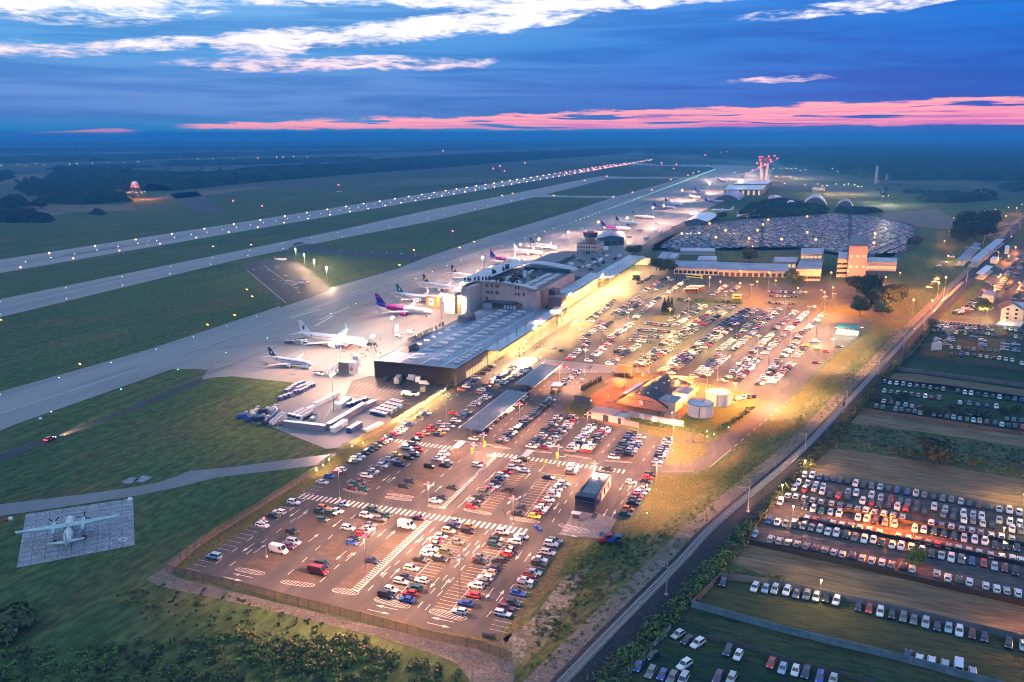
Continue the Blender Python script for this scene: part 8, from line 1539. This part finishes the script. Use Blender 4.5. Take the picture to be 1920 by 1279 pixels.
mass('shrubbery', [(1350, 1076), (1390, 1075), (1470, 1085), (1460, 1092), (1400, 1084), (1350, 1082)], 60, .3, 1.2, [M_LEAFY, M_LEAF], 11)
mass('shrubbery', [(1190, 786), (1330, 814), (1385, 780), (1410, 762), (1416, 764), (1390, 785), (1334, 820), (1190, 792)], 150, .28, 1.4, [M_LEAFB, M_LEAF], 12)
mass('weeds_tall', [(1005, 1160), (1075, 1050), (1200, 1000), (1300, 960), (1420, 860), (1500, 780), (1600, 690), (1700, 606), (1728, 606), (1640, 686), (1570, 760), (1480, 845), (1380, 930), (1260, 1045), (1130, 1165), (1060, 1250), (1000, 1270), (985, 1220)], 700, .28, .75, [M_LEAFB, M_LEAFY, M_LEAFB, mat('dry_stalk', (.17, .13, .07), .9)], 13)
mass('weeds_tall', [(1550, 838), (1598, 798), (1717, 811), (1917, 842), (2000, 860), (2000, 912), (1917, 895), (1733, 862), (1600, 842)], 700, .34, .9, [M_LEAF, M_LEAFB, MATS['dry_stalk'], M_LEAFD], 14)
mass('hedge', [(1267, 561), (1350, 566), (1392, 569), (1390, 571), (1340, 569), (1268, 564)], 70, .5, 1.8, [M_LEAFD, M_LEAF], 15)
mass('shrubbery', [(1100, 1030), (1150, 1015), (1250, 1000), (1200, 1060), (1100, 1140), (1040, 1200), (1010, 1190), (1060, 1090)], 200, .3, 1.0, [M_LEAF, M_LEAFB, M_LEAFD], 16)
# far woods: bumpy canopy sheets with trees rising through them
M_WOOD = ground_mat('woodland', (.016, .030, .016), (.026, .040, .020), (.012, .022, .014), .02, .06, .12, bump=0)
def wood(name, poly, cell, h0, h1, seed):
    r = np.random.default_rng(seed); W_ = [P(*p) for p in poly]; x0, x1 = min(p.x for p in W_), max(p.x for p in W_); y0, y1 = min(p.y for p in W_), max(p.y for p in W_)
    nx, ny = int((x1 - x0) / cell) + 2, int((y1 - y0) / cell) + 2; ok = np.zeros((ny, nx), bool)
    for j in range(ny):
        yy = y0 + j * cell; xs = []
        for a, b in zip(W_, W_[1:] + W_[:1]):
            if (a.y > yy) != (b.y > yy): xs.append(a.x + (b.x - a.x) * (yy - a.y) / (b.y - a.y))
        xs.sort()
        for a, b in zip(xs[::2], xs[1::2]): ok[j, max(0, int((a - x0) / cell) + 1):max(0, int((b - x0) / cell) + 1)] = True
    H_ = r.uniform(h0, h1, (ny, nx)); edge = ok.copy(); edge[1:] &= ok[:-1]; edge[:-1] &= ok[1:]; edge[:, 1:] &= ok[:, :-1]; edge[:, :-1] &= ok[:, 1:]
    Z_ = np.where(edge, H_, H_ * r.uniform(.2, .9, (ny, nx))); jx, jy = r.uniform(-.35, .35, (2, ny, nx)) * cell
    gx_, gy_ = np.meshgrid(np.arange(nx) * cell + x0, np.arange(ny) * cell + y0); v = np.stack([gx_ + jx, gy_ + jy, np.where(ok, Z_, -.5)], -1).reshape(-1, 3)
    i, j = np.meshgrid(np.arange(nx - 1), np.arange(ny - 1)); a = (j * nx + i).ravel(); keep = (ok[:-1, :-1] | ok[1:, 1:] | ok[:-1, 1:] | ok[1:, :-1]).ravel(); a = a[keep]
    f = np.concatenate([np.stack([a, a + 1, a + nx + 1], 1), np.stack([a, a + nx + 1, a + nx], 1)])
    me = bpy.data.meshes.new(name); me.from_pydata(v.tolist(), [], f.tolist()); me.materials.append(M_WOOD); me.update(); return tag(link(name, me), kind='stuff')
for k, a in enumerate([([(-60, 416), (-60, 400), (55, 404), (97, 412), (85, 418)], 7, 7, 15), ([(30, 352), (60, 345), (110, 350), (180, 352), (245, 362), (240, 378), (160, 384), (70, 380), (110, 372), (60, 366)], 9, 9, 19), ([(90, 334), (110, 322), (200, 326), (330, 334), (420, 330), (480, 322), (640, 314), (700, 306), (850, 296), (1000, 289), (1130, 282), (1200, 282), (1150, 290), (1000, 300), (820, 315), (640, 328), (480, 342), (320, 358), (260, 358), (180, 348), (110, 344)], 13, 10, 22), ([(0, 384), (10, 376), (45, 378), (45, 386), (10, 390)], 8, 8, 16), ([(-40, 338), (20, 322), (22, 334), (-20, 345)], 10, 8, 16), ([(170, 401), (180, 398), (195, 400), (190, 404)], 5, 4, 8),
                       ([(1450, 300), (1500, 288), (1620, 281), (1760, 278), (2000, 276), (2000, 340), (1800, 338), (1650, 338), (1560, 322), (1480, 315)], 14, 11, 22), ([(1200, 282), (1330, 279), (1460, 280), (1620, 274), (2000, 270), (2000, 275), (1700, 277), (1500, 286), (1440, 300), (1330, 297), (1310, 290), (1220, 289)], 20, 10, 22), ([(1395, 391), (1430, 382), (1470, 380), (1545, 392), (1548, 402), (1400, 410), (1390, 404)], 8, 5, 12), ([(1560, 397), (1620, 392), (1650, 398), (1600, 402)], 8, 4, 9), ([(1720, 372), (1760, 365), (1830, 368), (1870, 374), (1800, 381), (1730, 379)], 9, 5, 12), ([(1870, 350), (1930, 345), (1960, 352), (1900, 360)], 12, 6, 12), ([(1700, 360), (1730, 358), (1735, 362), (1705, 364)], 8, 4, 9),
                       ([(300, 308), (500, 303), (640, 300), (700, 298), (650, 303), (480, 309), (330, 312)], 22, 8, 18), ([(-60, 300), (150, 296), (400, 290), (600, 287), (900, 280), (1000, 278), (800, 284), (500, 292), (200, 302), (-60, 306)], 40, 9, 20), ([(-100, 283), (300, 279), (700, 275), (1100, 271), (1400, 269), (1400, 271), (1000, 275), (500, 281), (0, 287)], 60, 10, 24), ([(-100, 272), (300, 270), (800, 267.5), (1300, 266), (2000, 265), (2000, 267), (1300, 268), (700, 271), (200, 274)], 90, 10, 30), ([(90, 316), (240, 312), (280, 314), (180, 318), (100, 319)], 20, 6, 14)]): wood('woodland', *a, 200 + k)
R2 = random.Random(12)
for i in range(46):
    u, v = [(R2.uniform(20, 130), R2.uniform(336, 346)), (R2.uniform(0, 90), R2.uniform(386, 392)), (R2.uniform(1640, 1900), R2.uniform(358, 372)), (R2.uniform(100, 500), R2.uniform(318, 322))][i % 4]
    tree('lone dark tree dotted over the hazy far fields', u, v, R2.uniform(8, 14), R2.uniform(5, 9), 300 + i, M_LEAFD, 160, size=1.4, group='lone trees on the far fields')
# ================================================================== AIR
hz = MB().box((0, 0, -1.0), (44400, 44400, 141.0)); hzo = obj('haze', hz, None); hzo.data.materials.clear()
hm = bpy.data.materials.new('haze'); hm.use_nodes = True; ht = hm.node_tree; ht.nodes.clear(); pv = ht.nodes.new('ShaderNodeVolumePrincipled'); oo = ht.nodes.new('ShaderNodeOutputMaterial'); ht.links.new(pv.outputs[0], oo.inputs[1])
pv.inputs['Color'].default_value = (.085, .47, .90, 1); pv.inputs['Density'].default_value = HAZE_D; pv.inputs['Anisotropy'].default_value = 0.0
hzo.data.materials.append(hm); tag(hzo, kind='stuff')
print('lights', NL[0], 'objects', len(bpy.data.objects))
